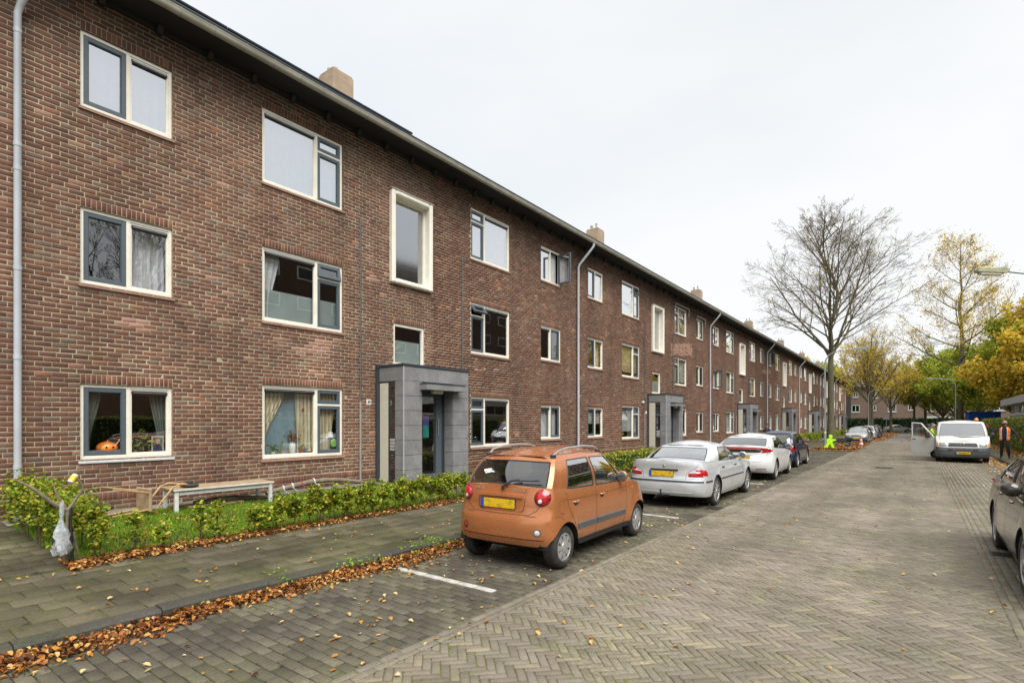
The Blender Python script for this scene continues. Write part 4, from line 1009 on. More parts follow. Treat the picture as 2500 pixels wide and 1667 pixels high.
for k, y in enumerate(ys):
    dense = y > 5.0; h = .52 + .10 * rnd.random() + (.05 if dense else .02)
    if k in (2, 5): h = .42
    lab = ('sparse young beech plant with bare stem, ' + ORD[k] + ' from the left garden corner' if not dense else 'leafy young beech plant, ' + ORD[k - 5] + ' from the left in the dense front hedge')
    beech_plant(h, int((760 if dense else 260) * (.8 + .4 * rnd.random())), .20 if dense else .18, k * 5 + 1, (-7.92 + rnd.gauss(0, .03), 1.006 * y - .95, .12), lab, 'dense young beech plants in the front hedge' if dense else 'sparse young beech plants in the front hedge')
for k, x in enumerate(np.arange(-8.2, -11.4, -.30)):
    for dy in (0, .25): beech_plant(.72 + .14 * rnd.random(), 430, .22, 300 + k * 3 + int(dy * 10), (x, 2.02 + dy + rnd.gauss(0, .03), .12 + (-7.80 - x) / 3.7 * .12), 'bushy beech plant, ' + ORD[k] + ' from the pavement, ' + ('path' if dy == 0 else 'lawn') + ' side of the side hedge', 'bushy beech plants in the hedge running to the wall')
# ---- clipped hedges
def hedge(name, label, x0, x1, y0, y1, h, n, size, mat, z0=.1, core=None, group=None, wob=.05):
    root = thing(name, label, 'hedge', ((x0 + x1) / 2, (y0 + y1) / 2, z0), 0, group); cx, cy = (x0 + x1) / 2, (y0 + y1) / 2
    w, l = (x1 - x0) / 2, (y1 - y0) / 2
    c = MB(); nx, ny = 2, max(2, int((y1 - y0) / .5)); 
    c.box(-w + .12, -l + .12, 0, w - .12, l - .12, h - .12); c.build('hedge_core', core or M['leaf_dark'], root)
    areas = np.array([2 * l * h * 2, 2 * w * 2 * l, 2 * w * h * 2]); pr = areas / areas.sum(); ch = rng.choice(3, n, p=pr)
    P = np.zeros((n, 3)); r1, r2 = rng.uniform(-1, 1, n), rng.uniform(0, 1, n); sd_ = rng.choice([-1, 1], n)
    P[:, 0] = np.where(ch == 0, sd_ * w, np.where(ch == 1, r1 * w, r1 * w)); P[:, 1] = np.where(ch == 0, r1 * l, np.where(ch == 1, (r2 * 2 - 1) * l, sd_ * l)); P[:, 2] = np.where(ch == 1, h, r2 * h)
    wv_ = wob * (np.sin(P[:, 1] * 2.7 + P[:, 2] * 3) + np.sin(P[:, 1] * 6.1 + P[:, 0] * 5)); P[:, 2] += np.where(P[:, 2] > h * .8, wv_, 0); P[:, 0] += wv_ * .7 * np.sign(P[:, 0])
    P -= np.abs(rng.normal(0, .055, (n, 1))) * np.stack([np.sign(P[:, 0]) * (ch == 0), np.sign(P[:, 1]) * (ch == 2), ch == 1], 1); P += rng.normal(0, .02, (n, 3))
    v, f = simple_leaves(P, size, .2); np_obj('foliage', v, f, mat, root); return root
labels = ['low beech hedge in front of the second entrance behind the silver car', 'low beech hedge behind the white hatchback', 'low beech hedge by the fourth entrance', 'low beech hedge beyond the lamp post', 'low distant beech hedge near the end of the block', 'last low beech hedge at the far end of the block']
for i in range(6):
    a = gaps[i][1] + .1; c = gaps[i + 1][0] - .1
    n = int(9000 if i == 0 else 6500 if i == 1 else 3500); hedge('low_hedge', labels[i], -8.3, -7.82, a, c, .68, n, .065 if i < 1 else .09, M['leaf_beech'], .12, wob=.04)
hedge('tall_hedge', 'tall clipped green beech hedge along the right pavement behind the worker', 4.6, 5.4, -12, 66, 1.98, 60000, .11, M['leaf_hedge'], .08, wob=.03)
hedge('dark_hedge', 'dark evergreen hedge in front of the far brick building', -14, 7, 131, 132.5, 2.5, 5000, .35, M['leaf_dark'], .05)
# ---- trees
def tree(name, label, loc, H, trunk_h, r0, crown_w, seed, leafn=0, leafsize=.15, leafmat=None, depth=5, fan=.55, nmain=7, twigs=1.0, group=None, leaf_bias=0., conical=False, trunk_lean=0, sides=7, up=.35, mint=.007, lenk=.78, lspread=.25, dome=None):
    loc = T(*loc[:2]); H *= 1.09; trunk_h *= 1.09
    r = random.Random(seed); nr = np.random.default_rng(seed); root = thing(name, label, 'tree', loc, 0, group)
    big = MB(); TW = []; ends = []
    def seg(p, d, L, rad, lev):
        n = max(3, int(L / (.55 if lev < 2 else .4))) if lev < 3 else 3; pts = [p.copy()]; rs = [rad]; q = p.copy(); dd = d.copy()
        for i in range(n):
            dd = (dd + Vector((r.gauss(0, .07), r.gauss(0, .07), r.gauss(0, .05) + up * .18)) * (1 if lev else .3)).normalized(); q = q + dd * (L / n); pts.append(q.copy()); rs.append(max(mint, rad * (1 - .72 * (i + 1) / n)))
        return pts, rs, dd
    def grow(p, d, L, rad, lev):
        pts, rs, dd = seg(p, d, L, rad, lev)
        if lev <= 2: big.tube(pts, rs, 6 if lev < 2 else 5, cap=False)
        else: TW.append((pts, rs))
        if lev >= depth: ends.append(pts[-1]); ends.append(pts[len(pts) // 2]); return
        nch = {0: 9, 1: 8, 2: 7, 3: 6, 4: 4}.get(lev, 4); nch = max(2, int(nch * twigs))
        for k in range(nch):
            t = .22 + .78 * (k + r.random()) / nch; i0 = min(len(pts) - 2, int(t * (len(pts) - 1))); b0 = pts[i0].lerp(pts[i0 + 1], t * (len(pts) - 1) - i0)
            ax = Vector((r.gauss(0, 1), r.gauss(0, 1), r.gauss(0, .6))); loc_d = (pts[i0 + 1] - pts[i0]).normalized(); side = (ax - loc_d * ax.dot(loc_d)).normalized()
            nd = (loc_d * .78 + side * r.uniform(.45, .8)).normalized(); nl = L * r.uniform(.34, .52) * (1.15 - .55 * t); grow(b0, nd, nl, rs[i0] * .52, lev + 1)
    # trunk
    tp = [Vector((trunk_lean * (i / 6) ** 2, 0, trunk_h * i / 6)) for i in range(7)]; tr = [r0 * (1.35 if i == 0 else 1.08 if i == 1 else 1 - .035 * i) for i in range(7)]
    tm = MB(); tm.tube(tp, tr, 14, cap=False); top = tp[-1]
    if dome:
        rw, zc, rh = dome; lead = [top + Vector((r.gauss(0, .10) * k, r.gauss(0, .10) * k, (zc + rh * .93 - top.z) * k / 9)) for k in range(10)]; lr = [r0 * .72 * (1 - k / 10) + .012 for k in range(10)]; big.tube(lead, lr, 8, cap=False)
        for k in range(nmain):
            t = (k / nmain) ** 1.35 * .88; i0 = min(8, int(t * 9)); b0 = lead[i0].lerp(lead[i0 + 1], t * 9 - i0); a = k * 2.399 + r.gauss(0, .2); al = R(52 - 36 * t + r.gauss(0, 5)) if k > 4 else R(24 + 6 * k)
            d = Vector((math.cos(a) * math.sin(al), math.sin(a) * math.sin(al), math.cos(al))); L = 0
            while L < 16:
                q = b0 + d * L + Vector((0, 0, .035 * L * L * .4))
                if (q.x / rw) ** 2 + (q.y / rw) ** 2 + ((q.z - zc) / rh) ** 2 > 1: break
                L += .2
            if L > 1.2: grow(b0, d, L * r.uniform(.88, 1.02), max(.03, r0 * (.40 if k < 5 else .27) * (.5 + L / 16)), 1)
    elif conical:
        lead = [top + Vector((r.gauss(0, .12), r.gauss(0, .12), (H - trunk_h) * k / 8)) for k in range(9)]; lr = [r0 * .8 * (1 - k / 8.6) + .01 for k in range(9)]; big.tube(lead, lr, 7, cap=False)
        for k in range(nmain):
            t = (k + r.random()) / nmain; i0 = min(7, int(t * 8)); b0 = lead[i0].lerp(lead[i0 + 1], t * 8 - i0); a = k * 2.4 + r.gauss(0, .3); sp = crown_w * (1 - .72 * t) * r.uniform(.75, 1.1)
            d = Vector((math.cos(a), math.sin(a), .35 + .5 * t)).normalized(); grow(b0, d, sp, lr[i0] * .45, 1)
    else:
        for k in range(nmain):
            a = k * 2.399 + r.gauss(0, .15); t = k / max(1, nmain - 1); tilt = fan * (t ** .7)
            d = Vector((math.cos(a) * math.sin(tilt), math.sin(a) * math.sin(tilt), math.cos(tilt))); L = (H - trunk_h) * (.95 - .25 * t * t) * r.uniform(.92, 1.03) / max(.75, math.cos(tilt * .35))
            grow(top + Vector((0, 0, -.9 * t * r.random())), d, L * lenk, r0 * r.uniform(.45, .62) * (1.1 - .3 * t), 0 if k < nmain else 1)
    tm.build('trunk', M['bark'], root, True); big.build('limbs', M['bark'], root, True)
    # twigs as thin 3-sided sticks (numpy)
    if TW:
        S = []; E_ = []; R0 = []; R1 = []
        for pts, rs in TW:
            for i in range(len(pts) - 1): S.append(pts[i]); E_.append(pts[i + 1]); R0.append(rs[i]); R1.append(rs[i + 1])
        S = np.array(S); E_ = np.array(E_); R0 = np.array(R0)[:, None]; R1 = np.array(R1)[:, None]; d = E_ - S; d /= np.linalg.norm(d, axis=1, keepdims=True) + 1e-9
        a = np.tile([[.31, .52, .79]], (len(S), 1)); u = np.cross(d, a); u /= np.linalg.norm(u, axis=1, keepdims=True) + 1e-9; w = np.cross(d, u); vs = []
        for k in range(3):
            t = 2 * math.pi * k / 3; vs.append(S + (u * math.cos(t) + w * math.sin(t)) * R0)
        for k in range(3):
            t = 2 * math.pi * k / 3; vs.append(E_ + (u * math.cos(t) + w * math.sin(t)) * R1)
        v = np.stack(vs, 1).reshape(-1, 3); f = (np.array([(0, 1, 4, 3), (1, 2, 5, 4), (2, 0, 3, 5)])[None] + (np.arange(len(S)) * 6)[:, None, None]).reshape(-1, 4)
        np_obj('twigs', v, f, M['twig'], root)
    if leafn:
        E_ = np.array([tuple(e) for e in ends]); zz = E_[:, 2]; pr = np.clip(1 - leaf_bias * (zz - zz.min()) / (zz.max() - zz.min() + 1e-6), .03, None); clump = nr.uniform(.2, 1, len(E_)) ** 2; pr = pr * clump; pr /= pr.sum()
        i = nr.choice(len(E_), leafn, p=pr); P = E_[i] + nr.normal(0, lspread, (leafn, 3)); v, f = simple_leaves(P, leafsize, .3); np_obj('foliage', v, f, leafmat, root)
    return root
tree('bare_tree', 'tallest bare tree with wide fan of branches standing by the left lamp post', (-5.75, 53.8, 0), 19.6, 6.6, .26, 7, 5, 1500, .12, M['leaf_yellow'], 4, .98, 36, 1.12, leaf_bias=.95, up=.08, mint=.0065, dome=(6.0, 13.0, 7.2))
tree('autumn_tree', 'half bare autumn tree with thin yellow top above the van', (3.7, 80, 0), 20.5, 7.0, .30, 7.5, 9, 12000, .15, M['leaf_yellow'], 4, conical=True, nmain=26, twigs=.9, leaf_bias=.75, up=.2, lspread=.38, mint=.010)
tree('bare_tree', 'small bare tree in the distance behind the big bare tree', (-5.0, 90, 0), 15.5, 5, .26, 5, 21, 900, .22, M['leaf_yellow'], 3, .5, 9, 1.0, leaf_bias=.5)
tree('autumn_tree', 'yellow orange tree beside the far left lamp post', (-4.9, 84, 0), 13.0, 4.0, .20, 6, 23, 5000, .20, M['leaf_yellow'], 3, .95, 9, 1.0, leaf_bias=.3)
tree('autumn_tree', 'orange tree in front of the middle of the far building', (-3.6, 112, 0), 12.5, 4, .22, 6, 27, 2400, .26, M['leaf_orange'], 3, .9, 8, 1.0)
tree('autumn_tree', 'thin yellow tree left of the van at the crossing', (-.6, 116, 0), 13, 4.5, .2, 5, 31, 2000, .26, M['leaf_yellow'], 3, .85, 8, .9)
tree('autumn_tree', 'yellowish tree before the roller shutter of the far building', (.9, 121, 0), 13.5, 5, .25, 6, 33, 3200, .26, M['leaf_yellow'], 3, .85, 9, 1.)
for k, (x, y, H_, s_, mt, lab) in enumerate([
    (3.2, 118, 14, .3, 'leaf_green', 'green tree right of the shutter, left of the trunk cluster'), (4.6, 110, 14, .3, 'leaf_green', 'green tree whose trunk rises just behind the open van door'),
    (6.5, 100, 13, .28, 'leaf_green', 'bushy green tree directly behind the white van'), (8.5, 84, 12.5, .25, 'leaf_green', 'full green tree above the blue container'),
    (9.3, 66, 12.0, .25, 'leaf_orange', 'wide orange tree behind the tall hedge'), (9.8, 71, 13.0, .25, 'leaf_green', 'green tree with yellow edges at the right picture border'),
    (12.5, 70, 15.5, .25, 'leaf_orange', 'highest orange crown at the right picture border'), (7.9, 75, 11.0, .2, 'leaf_green', 'lower yellow green tree between the container and the wide orange tree')]):
    tree('garden_tree', lab, (x, y, 0), H_, 2.6, s_ * .8, 5, 50 + k, 30000, .30 if y > 60 else .22, M[mt], 3, 1.15, 12, 1.1, leaf_bias=.15)
tree('autumn_tree', 'orange tree showing behind the roof at the far end of the block', (-17, 96, 0), 13.5, 5, .3, 6, 71, 9000, .4, M['leaf_orange'], 3, .95, 10, 1.0)
tree('autumn_tree', 'yellow green tree behind the last roof of the block', (-15, 133, 0), 14.5, 5, .3, 6, 73, 6500, .4, M['leaf_green'], 3, .95, 10, 1.0)
# trees across the street out of the frame (they show in the window panes)
tree('bare_tree', 'bare street tree beside the right pavement', (10.0, 9.4, 0), 13.5, 3.5, .2, 5, 91, 1500, .10, M['leaf_yellow'], 4, .7, 8, .8)
tree('bare_tree', 'bare street tree farther along the right pavement', (14.5, 2.0, 0), 13.5, 4, .22, 5, 93, 2500, .12, M['leaf_yellow'], 3, .8, 9, 1.)
# ================================================================== CARS
def paint_mat(name, col, metal=.35, rough=.32, coat=.8, flake=.02):
    s = NT(name); ob = s.n('ShaderNodeTexCoord').outputs['Object']
    c = s.mul(col, s.ramp(s.noise(3, 4, .6, ob), [(.3, .94), (.7, 1.05)])); c = s.mul(c, s.ramp(s.noise(900, 1, .5, ob), [(.3, 1 - flake), (.7, 1 + flake)]))
    sep = s.n('ShaderNodeSeparateXYZ'); s.l(ob, sep.inputs[0]); m = s.n('ShaderNodeMath', operation='MULTIPLY_ADD'); s.l(s.noise(7, 5, .7, ob), m.inputs[0]); m.inputs[1].default_value = .35; s.l(sep.outputs[2], m.inputs[2])
    c = s.mul(c, (.10, .085, .06), s.ramp(m.outputs[0], [(.36, .28), (.58, 0.)]), 'MIX')   # road dirt low on the body
    r = s.ramp(s.noise(5, 5, .7, ob), [(.35, rough - .03), (.7, rough + .07)])
    return s.done(s.bsdf(c, r, metal, coat=coat))
M['paint_orange'] = paint_mat('copper orange paint', (.50, .185, .068), .45, .26)
M['paint_silver'] = paint_mat('silver paint', (.66, .69, .72), .4, .30)
M['paint_pearl'] = paint_mat('white car paint', (.66, .66, .655), 0, .3)
M['paint_blue'] = paint_mat('dark blue paint', (.010, .018, .055), .3, .28)
M['paint_black'] = paint_mat('black paint', (.012, .013, .016), .2, .25)
M['paint_grey'] = paint_mat('anthracite paint', (.022, .023, .026), .4, .2)
M['paint_beige'] = paint_mat('pale silver beige paint', (.40, .40, .38), .5, .38)
M['paint_van'] = paint_mat('white van paint', (.56, .56, .53), 0, .35)
M['plastic'] = simple('black plastic', (.022, .022, .024), .55, 0, .1, 20)
M['plastic_grey'] = simple('grey bumper plastic', (.075, .082, .09), .6, 0, .12, 12)
M['gap'] = simple('panel gap', (.012, .011, .010), .9)
M['rubber'] = simple('tyre rubber', (.022, .021, .020), .85, 0, .25, 15, .2, dirt=.5)
M['rim'] = simple('silver wheel', (.42, .42, .42), .35, .5, .1, 15)
M['rim_dark'] = simple('dark wheel disc', (.03, .03, .03), .6)
M['well'] = simple('wheel well', (.008, .008, .008), .95)
M['red_lens'] = simple('red lens', (.42, .008, .012), .12, 0, .15, 30, coat=1)
M['red_dark'] = simple('dark red lens', (.20, .004, .008), .15, 0, .2, 30, coat=1)
M['white_lens'] = simple('clear lens', (.62, .62, .62), .12, .2, .1, 40, coat=1)
M['headlamp'] = simple('headlamp glass', (.30, .31, .32), .1, .3, .25, 40, coat=1); M['amber'] = simple('amber lens', (.75, .25, .02), .2, 0, .1, 30, coat=1)
M['chrome'] = simple('chrome', (.75, .76, .78), .12, 1.)
s = NT('yellow number plate'); mpn = s.n('ShaderNodeMapping'); mpn.inputs['Scale'].default_value = (1, 1, 1.6); s.l(s.n('ShaderNodeTexCoord').outputs['Object'], mpn.inputs[0]); M['plate_y'] = s.done(s.bsdf(s.mul((.72, .46, .015), (.22, .15, .02), s.ramp(s.noise(13, 2, .5, mpn.outputs[0]), [(.5, 0.), (.7, .55)]), 'MIX'), .45)); M['plate_b'] = simple('plate blue strip', (.02, .07, .42), .45)
M['mirror'] = simple('mirror glass', (.18, .20, .21), .08, .7); M['seat'] = simple('dark car seat', (.045, .047, .055), .9, 0, .15, 10)
def car_glass(name, tint, refl):
    s = NT(name); gl = s.n('ShaderNodeBsdfGlossy'); gl.inputs['Roughness'].default_value = .0; gl.inputs['Color'].default_value = (1, 1, 1, 1); tr = s.n('ShaderNodeBsdfTransparent'); tr.inputs[0].default_value = rgb(tint)
    lw = s.n('ShaderNodeLayerWeight'); lw.inputs['Blend'].default_value = .5; pw = s.n('ShaderNodeMath', operation='POWER'); s.l(lw.outputs['Facing'], pw.inputs[0]); pw.inputs[1].default_value = 3.5; m = s.n('ShaderNodeMath', operation='MULTIPLY_ADD'); s.l(pw.outputs[0], m.inputs[0]); m.inputs[1].default_value = .9; m.inputs[2].default_value = refl + .05; m.use_clamp = True
    ms = s.n('ShaderNodeMixShader'); s.l(m.outputs[0], ms.inputs[0]); s.l(tr.outputs[0], ms.inputs[1]); s.l(gl.outputs[0], ms.inputs[2]); return s.done(ms)
M['cglass'] = car_glass('car glass', (.62, .68, .66), .14); M['cglass_dark'] = car_glass('dark car glass', (.16, .17, .18), .16); M['cglass_pale'] = car_glass('pale reflecting car glass', (.55, .62, .60), .42)
def interp(tab, x): return float(np.interp(x, [t[0] for t in tab], [t[1] for t in tab]))
def cr_spline(P, n):
    out = []; P = [np.array(p, float) for p in P]; Q = [2 * P[0] - P[1]] + P + [2 * P[-1] - P[-2]]
    for i in range(1, len(Q) - 2):
        for k in range(n[i - 1]):
            t = k / n[i - 1]; a, b_, c, d = Q[i - 1], Q[i], Q[i + 1], Q[i + 2]
            out.append(.5 * ((2 * b_) + (c - a) * t + (2 * a - 5 * b_ + 4 * c - d) * t * t + (3 * b_ - a - 3 * c + d) * t ** 3))
    out.append(P[-1]); return out
class Car:
    def __init__(c, name, label, cat, loc, rz, S, paint, group=None):
        c.S = S; c.root = thing(name, label, cat, T(*loc[:2]), rz, group); c.paint = paint; L, W = S['L'], S['W']; c.L, c.W = L, W
        c.ya = (-L / 2 + S['ro'], -L / 2 + S['ro'] + S['wb']); c.build()
    def width(c, y, z):
        S = c.S; return c.W / 2 * interp(S['side'], z) * interp(S.get('plan', [(-9, 1), (9, 1)]), y)
    def plan_pt(c, st, z):
        """st = (zone, value)"""
        S = c.S; zone, v = st; n = S.get('n', 3.2)
        if zone == 's': y = v
        elif zone == 'r': th = v; y0 = -c.L / 2 + S['br']; y = y0 - (S['br'] + interp(S['rear'], z)) * math.sin(th) ** (2 / n)
        else: th = v; y0 = c.L / 2 - S['bf']; y = y0 + (S['bf'] + interp(S['front'], z)) * math.sin(th) ** (2 / n)
        x = c.width(y, z)
        if zone != 's': x *= max(0, math.cos(v)) ** (2 / (S.get('nr', n) if zone == 'r' else n))
        if zone == 's' or True:
            for yw in c.ya:
                d = math.hypot(y - yw, z - S['r']); ra = S['r'] + .05
                x += S.get('flare', .015) * math.exp(-((d - ra) / .07) ** 2) * (1 if zone == 's' else math.cos(v) ** .5)
        return x, y
    def zbot(c, y):
        S = c.S; zb = interp(S['bot'], y)
        for yw in c.ya:
            ra = S['r'] + .045
            if abs(y - yw) < ra: zb = max(zb, S['r'] + math.sqrt(ra * ra - (y - yw) ** 2))
        return zb
    def ztop(c, y): return interp(c.S['belt'], y)
    def crown(c, y, u): return interp(c.S['crown'], y) * (1 - abs(u) ** 2.2)
    def build(c):
        S = c.S; L, W = c.L, c.W; st = []
        nr_ = 15
        for k in range(nr_): st.append(('r', math.pi / 2 * (1 - k / nr_)))
        ys = {-L / 2 + S['br'], L / 2 - S['bf']}; y0, y1 = -L / 2 + S['br'], L / 2 - S['bf']
        for yw in c.ya:
            for k in range(17): ys.add(yw + (S['r'] + .045) * math.cos(math.pi * k / 16))
        for y in np.linspace(y0, y1, 22): ys.add(float(y))
        ys = sorted(y for y in ys if y0 <= y <= y1); last = -9; yy = []
        for y in ys:
            if y - last > .012: yy.append(y); last = y
        st += [('s', y) for y in yy]
        for k in range(nr_): st.append(('f', math.pi / 2 * (k + 1) / nr_))
        V = S.get('rows') or [0, .08, .16, .24, .32, .40, .48, .56, .64, .72, .80, .87, .93, .97, 1.0]
        bm = bmesh.new(); grid = []
        for s_ in st:
            row = []; xx, ym = c.plan_pt(s_, .5)
            zt = c.ztop(ym)
            for v in V:
                z = .18 + (zt - .18) * v; x, y = c.plan_pt(s_, z); z = max(z, c.zbot(y)); x, y = c.plan_pt(s_, z); row.append((x, y, z))
            grid.append(row)
        def mk(sx):
            return [[bm.verts.new((sx * p[0], p[1], p[2])) for p in r] for r in grid]
        Rg, Lg = mk(1), mk(-1)
        def face(vs, mi=0):
            u = []
            for v in vs:
                if not any((v.co - w.co).length < 1e-5 for w in u): u.append(v)
            if len(u) > 2:
                try: f = bm.faces.new(u); f.material_index = mi; f.smooth = True
                except ValueError: pass
        lowmat = S.get('lowmat', -1)
        for g_, flip in ((Rg, 0), (Lg, 1)):
            for i in range(len(st) - 1):
                for j in range(len(V) - 1):
                    q = [g_[i][j], g_[i + 1][j], g_[i + 1][j + 1], g_[i][j + 1]]
                    zc = sum(v.co.z for v in q) / 4; zone = st[i][0]
                    mi = 0
                    if S.get('sill_dark') and zone == 's' and zc < S['sill_dark']: mi = 2
                    if S.get('bump_dark') and zc < S['bump_dark'] and (zone == 'f' or (zone == 's' and abs(q[0].co.y) > L / 2 - S['bf'] - .05)): mi = 3
                    face(q[::-1] if flip else q, mi)
        # arch lips turned inward
        for g_, sx in ((Rg, 1), (Lg, -1)):
            for i in range(len(st) - 1):
                a, b_ = g_[i][0], g_[i + 1][0]; ins = .10 if abs(a.co.x) > .3 else .0
                p = bm.verts.new((a.co.x - sx * ins, a.co.y, a.co.z - .0)); q = bm.verts.new((b_.co.x - sx * ins, b_.co.y, b_.co.z)); face([a, p, q, b_] if sx > 0 else [b_, q, p, a], 1)
        # top skin across the car
        K = 12; cab = S['cabin']; cb = [p['b'] for p in cab]; yr_, yf_ = cb[0][1], cb[-1][1]
        prev = None
        for i, s_ in enumerate(st):
            xe, y, z = grid[i][-1]; line = []
            for k in range(K + 1):
                u = 1 - 2 * k / K
                if k == 0: line.append(Rg[i][-1])
                elif k == K: line.append(Lg[i][-1])
                else: line.append(bm.verts.new((xe * u, y, z + c.crown(y, u))))
            if prev:
                for k in range(K):
                    ym = (prev[k].co.y + line[k].co.y) / 2; xm = abs(line[k].co.x + line[k + 1].co.x) / 2
                    ins = yr_ + .10 < ym < yf_ - .14 and xm < W * .42
                    face([prev[k], line[k], line[k + 1], prev[k + 1]], 4 if ins else 0)
            prev = line
        # cabin
        segn = [p.get('n', 3) for p in cab[:-1]]
        Bp = cr_spline([p['b'] for p in cab], segn); Tp = cr_spline([p['t'] for p in cab], segn); segid = [i for i, n in enumerate(segn) for _ in range(n)]
        TT = S.get('trows', [0, .05, .2, .4, .6, .8, .92, 1.0]); glassV, glassF = [], []
        def basez(x, y):
            xe = max(.05, c.plan_pt(('s', y), c.ztop(y))[0]); return c.ztop(y) + c.crown(y, min(1, abs(x) / xe)) - .012
        bulge = S.get('bulge', .035); rings = []
        cen = (yr_ + yf_) / 2
        for bp, tp in zip(Bp, Tp):
            col = []; b3 = Vector((max(0, bp[0]), bp[1], basez(bp[0], bp[1]))); t3 = Vector((max(0, tp[0]), tp[1], tp[2])); out = Vector((b3.x, (b3.y - cen) * .5, 0)).normalized()
            for t in TT: p = b3.lerp(t3, t) + out * bulge * math.sin(math.pi * t) * .9; col.append(p)
            rings.append(col)
        gb = {'side': MB(), 'rear': MB(), 'front': MB()}; seals = MB()
        nS = len(segn)
        def row_range(typ): return {'side': (1, len(TT) - 2), 'rear': (1, len(TT) - 2), 'front': (1, len(TT) - 2)}[typ]
        for sx in (1, -1):
            vv = [[bm.verts.new((sx * p.x, p.y, p.z)) for p in col] for col in rings]
            # roof rounding rings
            extra = []
            for col in rings:
                p = col[-1]; d = Vector((p.x, p.y - (Tp[0][1] + Tp[-1][1]) / 2, 0)); 
                e1 = p - Vector((min(p.x, .035), .03 * np.sign(d.y) if abs(p.x) < .5 else 0, 0)) + Vector((0, 0, .022)); e2 = p - Vector((min(p.x, .12), .10 * np.sign(d.y) if abs(p.x) < .5 else 0, 0)) + Vector((0, 0, .040)); extra.append((e1, e2))
            ev = [[bm.verts.new((sx * e.x, e.y, e.z)) for e in ee] for ee in extra]
            for i in range(len(rings) - 1):
                typ = cab[segid[i]]['k']; g_ = typ != 'body'
                for j in range(len(TT) - 1):
                    q = [vv[i][j], vv[i + 1][j], vv[i + 1][j + 1], vv[i][j + 1]]
                    if sx < 0: q = q[::-1]
                    if g_ and row_range(typ)[0] <= j < row_range(typ)[1]:
                        gb[typ].add([Vector(v.co) * .999 if False else v.co.copy() for v in q], [(0, 1, 2, 3)])
                    else: face(q, 0)
                q = [vv[i][-1], vv[i + 1][-1], ev[i + 1][0], ev[i][0]]; face(q if sx > 0 else q[::-1], 0)
                q = [ev[i][0], ev[i + 1][0], ev[i + 1][1], ev[i][1]]; face(q if sx > 0 else q[::-1], 0)
            if sx > 0: EVR = ev
            else: EVL = ev
            # seals around each glass
            i = 0
            while i < len(rings) - 1:
                typ = cab[segid[i]]['k']
                if typ != 'body':
                    j = i
                    while j < len(rings) - 1 and cab[segid[j]]['k'] == typ and segid[j] == segid[i]: j += 1
                    a0, a1 = row_range(typ); up = [rings[i][t] for t in range(a0, a1 + 1)]; top = [rings[k][a1] for k in range(i, j + 1)]; dn = [rings[j][t] for t in range(a1, a0 - 1, -1)]; bt_ = [rings[k][a0] for k in range(j, i - 1, -1)]
                    for path in (up, top, dn, bt_):
                        if path is up and i == 0 or path is dn and j == len(rings) - 1: continue
                        seals.tube([Vector((sx * p.x, p.y, p.z)) for p in path], .009, 4)
                    i = j
                else: i += 1
        KR = 10
        prev = None
        H = S['H']
        for i in range(len(rings)):
            a, b_ = EVR[i][1], EVL[i][1]; line = []
            for k in range(KR + 1):
                u = 1 - 2 * k / KR; t = k / KR; p = a.co.lerp(b_.co, t)
                fy = min(1, max(0, min(p.y - Tp[0][1], Tp[-1][1] - p.y) / .5))
                line.append(a if k == 0 else b_ if k == KR else bm.verts.new((p.x, p.y, p.z + (H - S['roofz'] - .04) * (1 - u * u) * (fy * fy * (3 - 2 * fy)))))
            if prev:
                for k in range(KR): face([prev[k], line[k], line[k + 1], prev[k + 1]], 0)
            prev = line
        bmesh.ops.remove_doubles(bm, verts=bm.verts, dist=.0004); bmesh.ops.recalc_face_normals(bm, faces=bm.faces)
        me = bpy.data.meshes.new('body'); bm.to_mesh(me)
        for m in (c.paint, M['well'], M['plastic'], M['plastic_grey'], M['seat']): me.materials.append(m)
        try: me.set_sharp_from_angle(angle=R(38))
        except Exception: pass
        c.body = bpy.data.objects.new('body', me); link(c.body, c.root); c.bvh = BVHTree.FromBMesh(bm); bm.free()
        gl = S.get('glass', {}); names = {'side': 'side_windows', 'rear': 'rear_window', 'front': 'windscreen'}
        for k_, g_ in gb.items():
            if not g_.f: continue
            if k_ == 'side':
                for sg_ in (1, -1):
                    for yA, yB in ((-9, S.get('bpil', -.3)), (S.get('bpil', -.3), 9)):
                        m = MB()
                        for f_ in g_.f:
                            vs = [g_.v[q] for q in f_]; cx_, cy_ = sum(v[0] for v in vs) / 4, sum(v[1] for v in vs) / 4
                            if cx_ * sg_ > 0 and yA < cy_ <= yB: m.add(vs, [(0, 1, 2, 3)])
                        if m.f: c.weld(m, 'side_window', gl.get('side', M['cglass']))
            else: c.weld(g_, names[k_], gl.get(k_, M['cglass']))
        seals.build('window_seal', M['plastic'], c.root, True, kind='stuff')
        # underside, wheel wells
        b = MB(); b.box(-W / 2 + .25, -L / 2 + .45, .20, W / 2 - .25, L / 2 - .45, .42); b.box(-W / 2 + .2, -L / 2 + .3, .38, W / 2 - .2, L / 2 - .3, .44); b.build('underside', M['well'], c.root)
        # seats
        if S.get('seats', True):
            for x in (-.34, .34):
                yS = S.get('seat_y', (.05, -.75))[0]; zs = c.ztop(0)
                m = MB(); m.rbox(x - .22, yS - .08, .4, x + .22, yS + .06, zs + .10, .04); o = m.build('seat', M['seat'], c.root, True); m = MB(); m.rbox(x - .13, yS - .12, zs + .13, x + .13, yS - .03, zs + .31, .03); m.build('headrest', M['seat'], o, True)
                yS = S.get('seat_y', (.05, -.75))[1]; m = MB(); m.rbox(x - .13, yS - .12, zs - .05, x + .13, yS - .04, zs + .13, .03); m.build('headrest', M['seat'], c.root, True)
        c.wheels()
